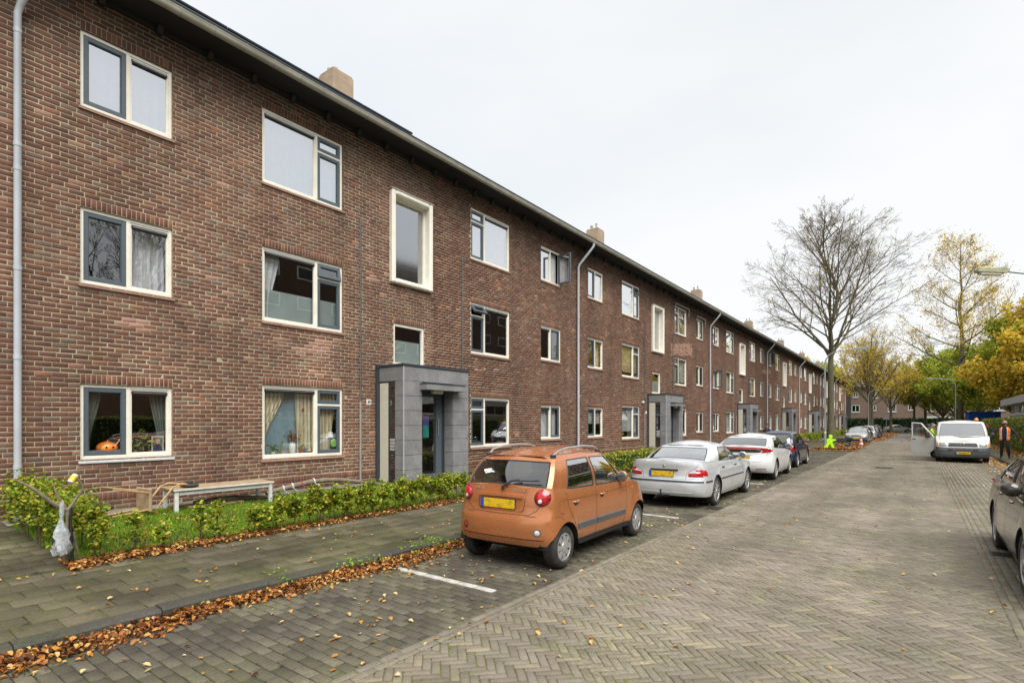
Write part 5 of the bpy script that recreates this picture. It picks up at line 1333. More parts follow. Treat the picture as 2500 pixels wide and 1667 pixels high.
    def weld(c, m, name, mat):
        bm = bmesh.new(); vs = [bm.verts.new(v) for v in m.v]
        for f in m.f:
            try: g_ = bm.faces.new([vs[i] for i in f]); g_.smooth = True
            except ValueError: pass
        bmesh.ops.remove_doubles(bm, verts=bm.verts, dist=.0005); me = bpy.data.meshes.new(name); bm.to_mesh(me); bm.free(); me.materials.append(mat); o = bpy.data.objects.new(name, me); link(o, c.root); return o
    def wheels(c):
        S = c.S; r = S['r']; w = S.get('tw', .175); rr = r * S.get('rim_k', .62); style = S.get('rimstyle', 8)
        for yw in c.ya:
            for sx in (1, -1):
                xo = c.W / 2 - .012; x_out = sx * xo; d = -sx
                g_ = bpy.data.objects.new('wheel', None); link(g_, c.root); g_.location = (x_out, yw, r)
                if S.get('steer') and yw == c.ya[1]: g_.rotation_euler = (0, 0, S['steer'])
                t = MB(); t.lathe([(rr, d * .012), (rr + .012, 0), (r - .04, -d * .002), (r - .012, d * .012), (r, d * .035), (r, d * (w - .03)), (r - .015, d * w), (rr, d * w)], 28, (0, 0, 0), 'x'); t.build('tyre', M['rubber'], g_, True)
                m = MB(); m.lathe([(rr, d * .01), (rr - .012, d * .022), (rr - .02, d * .06), (0, d * .06)], 28, (0, 0, 0), 'x'); m.build('wheel_disc', M['rim_dark'], g_, True)
                m = MB(); m.lathe([(rr + .004, d * .008), (rr - .014, d * .004), (rr - .018, d * .02)], 28, (0, 0, 0), 'x'); m.lathe([(.075 if style == 8 else .05, d * .02), (.06 if style == 8 else .04, d * .0), (0, -d * .004)], 16, (0, 0, 0), 'x')
                for k in range(style):
                    a = 2 * math.pi * k / style; w0, w1 = ((.026, .036) if style == 8 else (.014, .012)) if style != 5 else (.03, .028); ca, sa = math.cos(a), math.sin(a); P_ = []
                    for (rad, ww, xx) in ((.05, w0, .006), (rr - .012, w1, .010)):
                        P_ += [(d * xx, ca * rad - sa * ww, sa * rad + ca * ww), (d * xx, ca * rad + sa * ww, sa * rad - ca * ww)]
                    Q_ = [(p[0] + d * .025, p[1], p[2]) for p in P_]
                    m.add(P_ + Q_, [(0, 1, 3, 2), (0, 2, 6, 4), (1, 5, 7, 3), (2, 3, 7, 6), (0, 4, 5, 1)])
                m.build('rim', S.get('rimmat', M['rim']), g_, 30)
                wl = MB(); nn = 14; arc_ = [(math.cos(math.pi * k / nn) * (r + .055), math.sin(math.pi * k / nn) * (r + .055)) for k in range(nn + 1)]
                vs_ = [(x_out + d * .03, yw + a, r + b) for a, b in arc_] + [(x_out + d * .26, yw + a, r + b) for a, b in arc_]; wl.add(vs_, [(k, k + 1, k + nn + 2, k + nn + 1) for k in range(nn)] + [tuple(range(nn + 1, 2 * nn + 2))]); wl.build('wheel_well', M['well'], c.root)
    def hit(c, axis, a, b_, off=0.):
        """axis 'rear','front': (x,z); 'side'/'left': (y,z); 'top': (x,y)"""
        o, d = {'rear': ((a, -c.L / 2 - 1, b_), (0, 1, 0)), 'front': ((a, c.L / 2 + 1, b_), (0, -1, 0)), 'side': ((c.W, a, b_), (-1, 0, 0)), 'left': ((-c.W, a, b_), (1, 0, 0)), 'top': ((a, b_, 3), (0, 0, -1))}[axis]
        h = c.bvh.ray_cast(Vector(o), Vector(d))
        if h[0] is None or h[3] > 2.2: 
            return Vector(o) + Vector(d) * 1.05
        return h[0] - Vector(d) * off
    def disc(c, name, axis, pts, mat, off=.004, dome=.0, rings=4, parent=None, rim=0):
        cx, cz = sum(p[0] for p in pts) / len(pts), sum(p[1] for p in pts) / len(pts); n = len(pts); m = MB(); vs = [c.hit(axis, cx, cz, off + dome)]; fs = []
        for k in range(1, rings + 1):
            t = k / rings
            for p in pts: vs.append(c.hit(axis, cx + (p[0] - cx) * t, cz + (p[1] - cz) * t, off + dome * (1 - t ** 3) if k < rings else off * .2 - .004 * (dome > 0)))
        for i in range(n): fs.append((0, 1 + i, 1 + (i + 1) % n))
        for k in range(rings - 1):
            for i in range(n): a = 1 + k * n + i; b_ = 1 + k * n + (i + 1) % n; fs.append((a, a + n, b_ + n, b_))
        bm_flip = axis in ('rear', 'left')
        m.add(vs, fs); return m.build(name, mat, parent or c.root, 50)
    def circle(c, cx, cz, rx, rz_=None, n=24):
        rz_ = rz_ or rx; return [(cx + rx * math.cos(2 * math.pi * k / n), cz + rz_ * math.sin(2 * math.pi * k / n)) for k in range(n)]
    def rrect(c, x0, z0, x1, z1, r=.02, n=3, dense=6):
        P_ = []
        for cx, cz, a0 in ((x1 - r, z1 - r, 0), (x0 + r, z1 - r, 90), (x0 + r, z0 + r, 180), (x1 - r, z0 + r, 270)):
            for k in range(n + 1): a = R(a0 + 90 * k / n); P_.append((cx + r * math.cos(a), cz + r * math.sin(a)))
        out = []
        for i in range(len(P_)):
            a, b_ = P_[i], P_[(i + 1) % len(P_)]; l = math.hypot(a[0] - b_[0], a[1] - b_[1]); k = max(1, int(l / .05))
            for j in range(k): out.append((a[0] + (b_[0] - a[0]) * j / k, a[1] + (b_[1] - a[1]) * j / k))
        return out
    def dense(c, pts, step=.05):
        out = []
        for i in range(len(pts)):
            a, b_ = pts[i], pts[(i + 1) % len(pts)]; l = math.hypot(a[0] - b_[0], a[1] - b_[1]); k = max(1, int(l / step))
            for j in range(k): out.append((a[0] + (b_[0] - a[0]) * j / k, a[1] + (b_[1] - a[1]) * j / k))
        return out
    def line(c, axis, pts, w=.006, off=.0015, mat=None, name='panel_gap', mb=None):
        P_ = []
        for i in range(len(pts) - 1):
            a, b_ = pts[i], pts[i + 1]; l = math.hypot(a[0] - b_[0], a[1] - b_[1]); k = max(1, int(l / .04))
            for j in range(k): P_.append((a[0] + (b_[0] - a[0]) * j / k, a[1] + (b_[1] - a[1]) * j / k))
        P_.append(pts[-1]); m = mb or MB(); vs = []; fs = []
        for i, p in enumerate(P_):
            q0, q1 = P_[max(0, i - 1)], P_[min(len(P_) - 1, i + 1)]; dx, dz = q1[0] - q0[0], q1[1] - q0[1]; l = math.hypot(dx, dz) or 1; nx_, nz_ = -dz / l * w / 2, dx / l * w / 2
            vs += [c.hit(axis, p[0] + nx_, p[1] + nz_, off), c.hit(axis, p[0] - nx_, p[1] - nz_, off)]
        for i in range(len(P_) - 1): fs.append((2 * i, 2 * i + 1, 2 * i + 3, 2 * i + 2))
        m.add(vs, fs)
        if mb is None: return m.build(name, mat or M['gap'], c.root, True)
    def strip(c, axis, pts, w, off, mat, name):
        """raised moulding: ribbon standing proud with side faces"""
        P_ = []
        for i in range(len(pts) - 1):
            a, b_ = pts[i], pts[i + 1]; l = math.hypot(a[0] - b_[0], a[1] - b_[1]); k = max(1, int(l / .06))
            for j in range(k): P_.append((a[0] + (b_[0] - a[0]) * j / k, a[1] + (b_[1] - a[1]) * j / k))
        P_.append(pts[-1]); m = MB(); vs = []; fs = []
        for p in P_: vs += [c.hit(axis, p[0], p[1] - w / 2, -.002), c.hit(axis, p[0], p[1] - w / 2 * .8, off), c.hit(axis, p[0], p[1] + w / 2 * .8, off), c.hit(axis, p[0], p[1] + w / 2, -.002)]
        for i in range(len(P_) - 1):
            for k in range(3): fs.append((4 * i + k, 4 * i + k + 1, 4 * i + k + 5, 4 * i + k + 4))
        fs += [(0, 3, 2, 1), (4 * (len(P_) - 1), 4 * (len(P_) - 1) + 1, 4 * (len(P_) - 1) + 2, 4 * (len(P_) - 1) + 3)]
        m.add(vs, fs); return m.build(name, mat, c.root, 30)
    def plate(c, axis, cx, cz, w=.52, h=.11, text=None, lean=0):
        p = c.hit(axis, cx, cz, .012); s_ = 1 if axis == 'front' else -1
        m = MB(); m.rbox(-w / 2 - .008, -.008, -h / 2 - .008, w / 2 + .008, .004, h / 2 + .008, .003); o = m.build('number_plate', M['plastic'], c.root); o.location = p; o.rotation_euler = (R(lean), 0, math.pi if axis == 'rear' else 0)
        m = MB(); m.rbox(-w / 2, .0, -h / 2, w / 2, .009, h / 2, .002); m.build('plate_face', M['plate_y'], o); m = MB(); m.box(w / 2 - .05, .001, -h / 2, w / 2, .0105, h / 2) 
        m.build('plate_strip', M['plate_b'], o)
        if text: t = text_obj(text, .085, M['number_black'], o, (-.025, .0115, 0), (R(90), 0, math.pi), .0005, 'lettering', .002)
        return o
    def handle(c, y, z, mat=None, both=True, name='door_handle', w=.085):
        for ax, sx in (('side', 1), ('left', -1)):
            p = c.hit(ax, y, z, 0); m = MB(); m.rbox(-.012, -w, -.014, .026, w, .014, .010); o = m.build(name, mat or c.paint, c.root, 50); o.location = p; 
            q = c.disc('handle_recess', ax, c.circle(y - .01, z - .004, .07, .038, 12), M['gap'] if mat else M['gap'], .0012, 0, 2) if False else None
    def mirror(c, y, z, mat=None, size=(.10, .075, .085), arm=.06):
        for sx in (1, -1):
            x = c.width(y, z) * .93 + arm + size[0]; m = MB(); m.ball((0, 0, 0), size, 14, 10, lambda p: Vector((p.x, p.y * (1 if p.y > 0 else .35), p.z)))
            o = m.build('door_mirror', mat or c.paint, c.root, True); o.location = (sx * x, y, z + .04)
            m = MB(); m.ball((0, -size[1] * .36, 0), (size[0] * .82, .004, size[2] * .8), 14, 6); m.build('mirror_glass', M['mirror'], o, True)
            m = MB(); m.tube([(-sx * size[0] * .6, 0, -.02), (-sx * (size[0] + arm + .03), .01, -.045)], [.022, .03], 8); m.build('mirror_arm', M['plastic'], o, True)

def hatch_gap(c, pts, mat=None): 
    for s_ in (1, -1): c.line('rear', [(s_ * p[0], p[1]) for p in pts])
# ---------------------------------------------------------------- the orange city car
S_ORANGE = dict(L=3.495, W=1.455, H=1.462, wb=2.34, ro=.575, r=.266, tw=.165, br=.40, bf=.55, n=2.8, nr=2.7, roofz=1.35, flare=.028, rim_k=.64, bpil=-.28, rimmat=M['rim'], sill_dark=.30,
    side=[(.2, .93), (.3, .965), (.42, .99), (.62, 1.0), (.74, .985), (.84, .97), (.90, .955), (.98, .93), (1.1, .90)],
    rear=[(.24, -.23), (.33, -.17), (.45, -.14), (.62, -.145), (.665, -.17), (.69, -.205), (.80, -.21), (.90, -.225), (.98, -.25), (1.05, -.265)],
    front=[(.2, -.08), (.35, -.01), (.5, 0), (.62, -.06), (.72, -.16), (.8, -.30), (.9, -.45)],
    bot=[(-1.75, .31), (-1.3, .29), (-.85, .22), (.8, .22), (1.3, .22), (1.75, .24)],
    belt=[(-1.75, 1.012), (-1.35, 1.0), (-1.0, .96), (.2, .93), (.75, .915), (1.1, .885), (1.4, .81), (1.6, .73), (1.75, .65)],
    crown=[(-1.75, .0), (-1.2, .03), (.5, .04), (1.2, .06), (1.75, .01)], seat_y=(.0, -.85),
    cabin=[dict(b=(0, -1.485), t=(0, -1.22, 1.335), k='rear', n=5), dict(b=(.59, -1.42), t=(.505, -1.17, 1.325), k='body', n=3), dict(b=(.652, -1.28), t=(.555, -1.07, 1.33), k='body', n=3),
           dict(b=(.672, -1.04), t=(.575, -.90, 1.345), k='side', n=5), dict(b=(.685, -.33), t=(.59, -.40, 1.36), k='body', n=1), dict(b=(.685, -.24), t=(.59, -.32, 1.36), k='side', n=6),
           dict(b=(.675, .64), t=(.565, .14, 1.35), k='body', n=2), dict(b=(.635, .84), t=(.525, .26, 1.34), k='body', n=1), dict(b=(.59, .93), t=(.48, .31, 1.34), k='front', n=5), dict(b=(0, 1.10), t=(0, .42, 1.35), k='front')],
    glass=dict(side=M['cglass_pale'], rear=M['cglass'], front=M['cglass']))
c = Car('orange_city_car', 'copper orange five-door city car with silver roof rails parked nearest on the left', 'car', (-4.06, 7.30, 0), R(2.2), S_ORANGE, M['paint_orange'])
for s_ in (1, -1):
    c.disc('tail_light', 'rear', c.circle(s_ * .572, .888, .104, .110), M['red_dark'], .004, .022, 5)
    c.disc('tail_light_lens', 'rear', c.circle(s_ * .572, .898, .086, .086), M['red_lens'], .012, .026, 4)
    c.disc('reverse_light', 'rear', c.circle(s_ * .565, .852, .032, .034), M['white_lens'], .032, .01, 3)
    c.disc('fog_light', 'rear', c.circle(s_ * .545, .475, .048), M['plastic_grey'] if s_ > 0 else M['gap'], .003, 0, 2); c.disc('fog_lens', 'rear', c.circle(s_ * .545, .475, .040), M['white_lens'] if s_ > 0 else M['red_lens'], .007, .004, 2)
    ax = 'side' if s_ > 0 else 'left'
    c.line(ax, [(-.86, .29), (-.90, .44), (-1.0, .60), (-1.07, .74), (-1.10, .92)]); c.line(ax, [(-.30, .26), (-.30, .58), (-.285, .92)]); c.line(ax, [(.62, .26), (.70, .42), (.745, .66), (.735, .90)])
    c.line(ax, [(-.88, .275), (.64, .275)]); c.line(ax, [(-1.2, .84), (-.35, .815), (.74, .83)], .004)
    c.line(ax, [(-1.62, .675), (-1.45, .655), (-1.28, .66), (-1.22, .56)], .005)
    c.strip(ax, [(-.86, .475), (-.315, .472)], .080, .016, M['plastic_grey'], 'side_moulding'); c.strip(ax, [(-.285, .472), (.66, .462)], .080, .016, M['plastic_grey'], 'side_moulding')
    m = MB(); pts = [(s_ * .50, -1.10, 1.375), (s_ * .52, -1.0, 1.43), (s_ * .53, -.75, 1.468), (s_ * .53, -.3, 1.478), (s_ * .525, .0, 1.455), (s_ * .51, .18, 1.40)]; m.tube(pts, [.010, .013, .014, .014, .013, .010], 8); m.build('roof_rail', M['alu'], c.root, True)
    for y_, z_ in ((-1.1, 1.36), (.17, 1.375)): m = MB(); m.rbox(s_ * .505 - .02, y_ - .05, z_ - .02, s_ * .505 + .02, y_ + .05, z_ + .03, .008); m.build('rail_foot', M['plastic'], c.root)
hatch_gap(c, [(0, .672), (.42, .678), (.52, .74), (.555, .80)])
c.disc('plate_recess', 'rear', c.rrect(-.345, .70, .345, .885, .06), M['paint_orange'], .001, 0, 3)
c.strip('rear', [(-.33, .892), (0, .90), (.33, .892)], .045, .028, M['paint_orange'], 'handle_bar')
c.line('rear', [(-.355, .87), (-.345, .735), (-.30, .705), (.30, .705), (.345, .735), (.355, .87)], .006, .0025)
c.plate('rear', -.04, .79)
c.strip('rear', [(-.6, .40), (.6, .40)], .016, .008, M['paint_orange'], 'bumper_crease'); c.line('rear', [(-.62, .385), (.62, .385)], .006)
c.disc('fuel_flap', 'side', c.circle(-1.25, .76, .068, .085), M['gap'], .001, 0, 3); c.disc('fuel_flap_lid', 'side', c.circle(-1.25, .76, .064, .081), M['paint_orange'], .0022, 0, 3)
for y_, z_ in ((-.87, .79), (-.10, .81)):
    for ax in ('side', 'left'): c.disc('handle_recess', ax, c.circle(y_ - .01, z_ - .012, .062, .034, 16), M['gap'], .0012, 0, 2)
c.handle(-.87, .79, w=.065); c.handle(-.10, .81, w=.065); c.mirror(.50, .965, arm=.03, size=(.085, .07, .082))
m = MB(); p0 = c.hit('rear', .02, .965, .02); m.tube([p0, p0 + Vector((-.0, -.012, .03)), p0 + Vector((.12, .03, .11)), p0 + Vector((.22, .05, .125))], [.020, .016, .012, .010], 8); m.tube([p0 + Vector((.10, .025, .108)), p0 + Vector((.50, .065, .125))], .009, 6)
m.build('rear_wiper', M['plastic'], c.root, True)
M['badge'] = simple('chrome badge lettering', (.62, .6, .56), .25, .8)
text_obj('CHEVROLET', .040, M['badge'], c.root, c.hit('rear', .26, .958, .004), (R(84), 0, 0), .002, 'lettering', .0008)
text_obj('MATIZ', .040, M['badge'], c.root, c.hit('rear', -.36, .958, .004), (R(84), 0, 0), .002, 'lettering', .0008)
m = MB(); m.tube([(0, .2, 1.47), (0, -.08, 1.62)], [.004, .002], 5); m.build('aerial', M['plastic'], c.root)
c.disc('side_indicator', 'side', c.circle(.98, .80, .02, .014), M['amber'], .004, .004, 2)
m = MB(); m.rbox(-.45, -1.38, .80, .45, -.62, .86, .02); m.build('parcel_shelf', M['seat'], c.root)
cloth = MB(); cloth.ball((0, 0, 0), (.12, .07, .05), 12, 8, lambda p: p * (1 + .25 * math.sin(9 * p.x * 10) * math.cos(p.y * 60))); o = cloth.build('blue_cloth', simple('bright blue cloth', (.01, .09, .55), .8), None, True); o.location = (-3.86, 7.25, 1.0); tag(o, 'crumpled bright blue cloth behind the side window of the orange car', 'cloth')
for k, (x, y) in enumerate([(-.35, -.9), (.25, -1.25), (.4, -.1), (-.1, .8), (.3, 1.3)]): pass
# ---------------------------------------------------------------- silver saloon
def saloon(L, W, H, wb, ro, r, **k):
    d = dict(L=L, W=W, H=H, wb=wb, ro=ro, r=r, tw=.20, br=.42, bf=.6, n=3.3, roofz=H - .115, flare=.012, rim_k=.70, bpil=0.0, rimstyle=10,
        side=[(.2, .95), (.32, .985), (.5, 1.0), (.64, .995), (.78, .975), (.88, .945), (.95, .91), (1.1, .88)],
        rear=[(.2, -.12), (.28, -.03), (.40, 0), (.52, 0), (.585, -.015), (.62, -.06), (.8, -.075), (.93, -.06), (1.0, -.07)],
        front=[(.2, -.10), (.32, -.02), (.5, 0), (.6, -.04), (.7, -.08), (.8, -.3)],
        bot=[(-L / 2, .27), (-L / 2 + .8, .22), (0, .20), (L / 2 - .6, .21), (L / 2, .25)],
        belt=[(-L / 2, .985), (-L / 2 + .15, .99), (-L / 2 + .9, .96), (0, .92), (L / 2 - 1.3, .90), (L / 2 - .5, .80), (L / 2 - .2, .74), (L / 2, .70)],
        crown=[(-L / 2, .015), (-L / 2 + .5, .05), (0, .04), (L / 2 - .8, .06), (L / 2, .015)], seat_y=(.15, -.75))
    d.update(k); return d
def sal_cabin(L, W, H, rb, rt, fb, ft, bx=-.02):
    w = W / 2; z = H - .115
    return [dict(b=(0, rb), t=(0, rt, z - .01), k='rear', n=4), dict(b=(w - .22, rb + .03), t=(w - .33, rt + .04, z - .02), k='body', n=2), dict(b=(w - .115, rb + .18), t=(w - .26, rt + .18, z - .02), k='body', n=3),
            dict(b=(w - .085, rb + .62), t=(w - .235, rt + .42, z), k='side', n=4), dict(b=(w - .08, bx - .04), t=(w - .225, bx - .12, z + .01), k='body', n=1), dict(b=(w - .08, bx + .05), t=(w - .225, bx - .04, z + .01), k='side', n=5),
            dict(b=(w - .09, fb - .36), t=(w - .25, ft - .12, z), k='body', n=2), dict(b=(w - .14, fb - .16), t=(w - .29, ft - .02, z - .01), k='body', n=1), dict(b=(w - .18, fb - .11), t=(w - .32, ft + .02, z - .01), k='front', n=5), dict(b=(0, fb), t=(0, ft + .10, z), k='front')]
def side_details(c, y_doors, belt=.9, gapz=(.24, .9), handle_z=.80, handles=(), hm=None, strip_z=None, strip_m=None, arm=.05, mir=(.75, .95)):
    for ax in ('side', 'left'):
        for y in y_doors: c.line(ax, [(y, gapz[0]), (y + .02, .6), (y + .01, gapz[1])])
        c.line(ax, [(y_doors[0], gapz[0]), (y_doors[-1], gapz[0])])
        if strip_z: c.strip(ax, [(y_doors[0] - .02, strip_z), (y_doors[-1] + .02, strip_z)], .03, .008, strip_m, 'side_moulding')
    for y in handles: c.handle(y, handle_z, hm)
    if mir: c.mirror(mir[0], mir[1], arm=arm)
S_BMW = saloon(4.47, 1.70, 1.37, 2.725, .985, .315, n=3.0); S_BMW['cabin'] = sal_cabin(4.47, 1.70, 1.37, -1.50, -.92, 1.02, .28); S_BMW['glass'] = dict(side=M['cglass'], rear=M['cglass_pale'], front=M['cglass'])
c = Car('silver_saloon', 'silver saloon with tow bar parked between the orange car and the white hatchback', 'car', (-4.16, 13.72, 0), R(.5), S_BMW, M['paint_silver'])
for s_ in (1, -1):
    P_ = [(.50, .665), (.80, .66), (.815, .72), (.80, .78), (.76, .83), (.66, .845), (.64, .76), (.50, .745)]
    c.disc('tail_light', 'rear', c.dense([(s_ * p[0], p[1]) for p in P_]), M['red_lens'], .006, .01, 4)
    c.disc('tail_light_clear', 'rear', c.dense([(s_ * p[0], p[1]) for p in [(.52, .742), (.80, .742), (.79, .775), (.65, .785), (.64, .76), (.52, .755)]]), M['white_lens'], .018, .002, 2)
    ax = 'side' if s_ > 0 else 'left'
    c.disc('tail_light_side', ax, c.dense([(-2.02, .67), (-1.86, .67), (-1.88, .78), (-1.95, .83), (-2.02, .84)]), M['red_lens'], .003, .003, 3)
side_details(c, (-.98, .02, .98), handle_z=.80, handles=(-.72, .30), hm=M['plastic'], strip_z=.56, strip_m=M['plastic'], mir=(.80, .96), arm=.05)
c.strip('rear', [(-.80, .565), (-.4, .57), (.4, .57), (.80, .565)], .038, .012, M['plastic'], 'bumper_strip')
for ax in ('side', 'left'): c.strip(ax, [(-1.98, .565), (-1.62, .565)], .038, .010, M['plastic'], 'bumper_strip')
c.line('rear', [(-.80, .635), (-.48, .615), (.48, .615), (.80, .635)]); c.line('rear', [(-.46, .62), (-.48, .75), (-.66, .86), (-.70, .93)]); c.line('rear', [(.46, .62), (.48, .75), (.66, .86), (.70, .93)])
c.strip('rear', [(-.30, .80), (.30, .80)], .035, .022, M['plastic'], 'handle_bar'); c.plate('rear', -.06, .715)
c.disc('emblem', 'rear', c.circle(0, .875, .038), M['chrome'], .004, .004, 2)
c.strip('rear', [(-.6, .33), (.6, .33)], .02, .01, M['paint_silver'], 'bumper_crease')
m = MB(); m.tube([(0, -2.02, .28), (0, -2.30, .26), (0, -2.36, .30), (0, -2.36, .36)], .018, 8); m.ball((0, -2.36, .385), .026, 10, 8); m.rbox(-.14, -2.2, .24, .14, -2.12, .29, .01); m.build('tow_bar', M['plastic'], c.root, True)
m = MB(); m.tube([(-.55, -2.15, .26), (-.55, -1.9, .26)], .035, 12, cap=False); m.build('exhaust_pipe', M['alu'], c.root, True)
# ---------------------------------------------------------------- white hatchback with red light bar
S_CIV = saloon(4.30, 1.77, 1.44, 2.605, .85, .33, rimstyle=10, n=2.7, nr=2.6, br=.55, belt=[(-2.15, 1.06), (-1.9, 1.06), (-1.2, 1.0), (0, .93), (.9, .89), (1.5, .80), (1.9, .72), (2.15, .66)],
    rear=[(.2, -.16), (.30, -.05), (.45, 0), (.60, -.01), (.72, -.07), (.80, -.12), (.93, -.13), (.98, -.08), (1.04, -.10)], crown=[(-2.15, .03), (-1, .05), (0, .04), (1.4, .07), (2.15, .015)], side=[(.2, .94), (.32, .98), (.5, 1.0), (.68, .995), (.85, .965), (.95, .93), (1.05, .89), (1.15, .86)])
S_CIV['cabin'] = sal_cabin(4.30, 1.77, 1.44, -1.93, -1.22, 1.25, .22, -.10); S_CIV['glass'] = dict(side=M['cglass_dark'], rear=M['cglass_dark'], front=M['cglass_dark'])
c = Car('white_hatchback', 'white hatchback with red light bar across its tail parked behind the silver saloon', 'car', (-4.28, 20.24, 0), R(1.5), S_CIV, M['paint_pearl'])
c.strip('rear', [(-.72, .985), (-.4, 1.01), (.4, 1.01), (.72, .985)], .05, .02, M['red_lens'], 'light_bar')
for s_ in (1, -1): c.disc('tail_light', 'rear', c.dense([(s_ * p[0], p[1]) for p in [(.50, 1.0), (.84, .99), (.86, .95), (.66, .86), (.55, .85), (.60, .93)]]), M['red_lens'], .008, .012, 4); c.disc('tail_light_side', 'side' if s_ > 0 else 'left', c.dense([(-1.95, .96), (-1.52, .97), (-1.60, .93), (-1.85, .87), (-1.97, .85)]), M['red_lens'], .004, .006, 3)
c.disc('lower_rear_window', 'rear', c.dense([(-.56, .96), (.56, .96), (.52, .87), (-.52, .87)]), M['cglass_dark'], .006, .0, 3); c.disc('lower_window_backing', 'rear', c.dense([(-.57, .965), (.57, .965), (.53, .865), (-.53, .865)]), M['plastic'], .003, .0, 3)
c.plate('rear', -.02, .71); c.line('rear', [(-.74, .90), (-.62, .62), (-.5, .585), (.5, .585), (.62, .62), (.74, .90)]); c.strip('rear', [(-.30, .80), (.30, .80)], .03, .015, M['chrome'], 'handle_bar')
side_details(c, (-.92, .02, 1.02), handle_z=.83, handles=(.28,), mir=(.78, .97))
for s_ in (1, -1): c.strip('rear', [(s_ * .42, .36), (s_ * .70, .37)], .03, .006, M['red_dark'], 'reflector')
c.line('rear', [(-.72, .31), (-.3, .29), (.3, .29), (.72, .31)], .012)
m = MB(); m.prism([(-.35, 1.40), (-.25, 1.435), (-.2, 1.405)], -.01, .01, 'x'); o = m.build('roof_fin', M['paint_pearl'], c.root); o.location = (0, -.75, .045)
# ---------------------------------------------------------------- dark blue small hatchback
S_POLO = saloon(3.90, 1.65, 1.465, 2.46, .64, .295, rimstyle=5, n=3.2, nr=3.4, br=.38, roofz=1.36, belt=[(-1.95, .98), (-1.0, .95), (0, .92), (.9, .89), (1.5, .80), (1.95, .68)], rear=[(.2, -.10), (.3, -.02), (.45, 0), (.58, -.01), (.62, -.05), (.8, -.06), (.98, -.10), (1.05, -.12)], crown=[(-1.95, .01), (0, .04), (1.2, .06), (1.95, .01)])
cb_ = sal_cabin(3.90, 1.65, 1.475, -1.82, -1.52, 1.12, .35, -.12); S_POLO['cabin'] = cb_; S_POLO['glass'] = dict(side=M['cglass_dark'], rear=M['cglass'], front=M['cglass'])
c = Car('blue_hatchback', 'dark blue small hatchback parked in front of the white hatchback', 'car', (-4.47, 25.85, 0), R(.5), S_POLO, M['paint_blue'])
for s_ in (1, -1):
    P_ = [(.60, .66), (.80, .66), (.81, .80), (.79, .90), (.70, .90), (.62, .80)]; c.disc('tail_light', 'rear', c.dense([(s_ * p[0], p[1]) for p in P_]), M['red_lens'], .006, .012, 4); c.disc('reverse_light', 'rear', c.circle(s_ * .70, .83, .03), M['white_lens'], .02, .004, 2)
    c.disc('tail_light_side', 'side' if s_ > 0 else 'left', c.dense([(-1.86, .67), (-1.70, .69), (-1.68, .80), (-1.74, .89), (-1.86, .90)]), M['red_lens'], .004, .006, 3)
c.plate('rear', 0, .72); side_details(c, (-.80, .0, .95), handle_z=.80, handles=(-.62, .22), mir=(.72, .97)); c.line('rear', [(-.62, .62), (.62, .62)]); c.strip('rear', [(-.78, .52), (.78, .52)], .03, .008, M['plastic'], 'bumper_strip')
m = MB(); m.tube([(0, -1.3, 1.44), (0, -1.55, 1.62)], [.004, .002], 5); m.build('aerial', M['plastic'], c.root)
# ---------------------------------------------------------------- old saloon facing us behind the big tree
def front_details(c, lamp_z=.66, lamp=(.45, .78), lamp_h=.12, grille=(.36, .10), amber=True, plate_z=.42, gm=None, text=None):
    for s_ in (1, -1):
        c.disc('headlight', 'front', c.dense([(s_ * lamp[0], lamp_z - lamp_h / 2), (s_ * lamp[1], lamp_z - lamp_h / 2 + .01), (s_ * lamp[1], lamp_z + lamp_h / 2), (s_ * lamp[0], lamp_z + lamp_h / 2)]), M['headlamp'], .006, .008, 3)
        if amber: c.disc('indicator', 'front', c.dense([(s_ * (lamp[1] + .005), lamp_z - lamp_h / 2), (s_ * (lamp[1] + .075), lamp_z - lamp_h / 2 + .01), (s_ * (lamp[1] + .07), lamp_z + lamp_h / 2), (s_ * (lamp[1] + .005), lamp_z + lamp_h / 2)]), M['amber'], .008, .006, 2)
    c.disc('grille', 'front', c.rrect(-grille[0], lamp_z - grille[1] / 2, grille[0], lamp_z + grille[1] / 2, .02), gm or M['plastic'], .008, 0, 3)
    c.plate('front', 0, plate_z, text=text)
S_AUDI = saloon(4.39, 1.70, 1.39, 2.55, 1.0, .30, rimstyle=5, n=3.4, bump_dark=.52); S_AUDI['cabin'] = sal_cabin(4.39, 1.70, 1.39, -1.62, -1.0, .98, .22); S_AUDI['glass'] = dict(side=M['cglass_dark'], rear=M['cglass'], front=M['cglass_pale'])
c = Car('old_saloon', 'old pale silver saloon facing the viewer beyond the bare tree and lamp post', 'car', (-4.15, 57.6, 0), R(180), S_AUDI, M['paint_beige']); front_details(c, .64, (.40, .66), .12, (.36, .11)); side_details(c, (-.95, 0, .95), handles=(-.7, .3), handle_z=.78, hm=M['plastic'])
def rear_simple(c, z=.8, plate_z=.72, w=(.55, .84)):
    for s_ in (1, -1): c.disc('tail_light', 'rear', c.rrect(s_ * (w[0] + w[1]) / 2 - (w[1] - w[0]) / 2, z - .08, s_ * (w[0] + w[1]) / 2 + (w[1] - w[0]) / 2, z + .08, .02), M['red_lens'], .006, .006, 3)
    c.plate('rear', 0, plate_z)
far = [('black_hatchback', 'black hatchback with red tail lights parked behind the old pale saloon', 63.5, 'paint_black', 0, 'p'), ('silver_hatchback', 'pale silver hatchback facing the viewer, third of the distant row on the left', 69.8, 'paint_silver', 180, 'p'),
       ('grey_saloon', 'grey saloon facing the viewer, fourth of the distant row on the left', 76.0, 'paint_grey', 180, 'a'), ('dark_hatchback', 'dark hatchback, farthest of the distant row on the left', 82.5, 'paint_black', 180, 'p')]
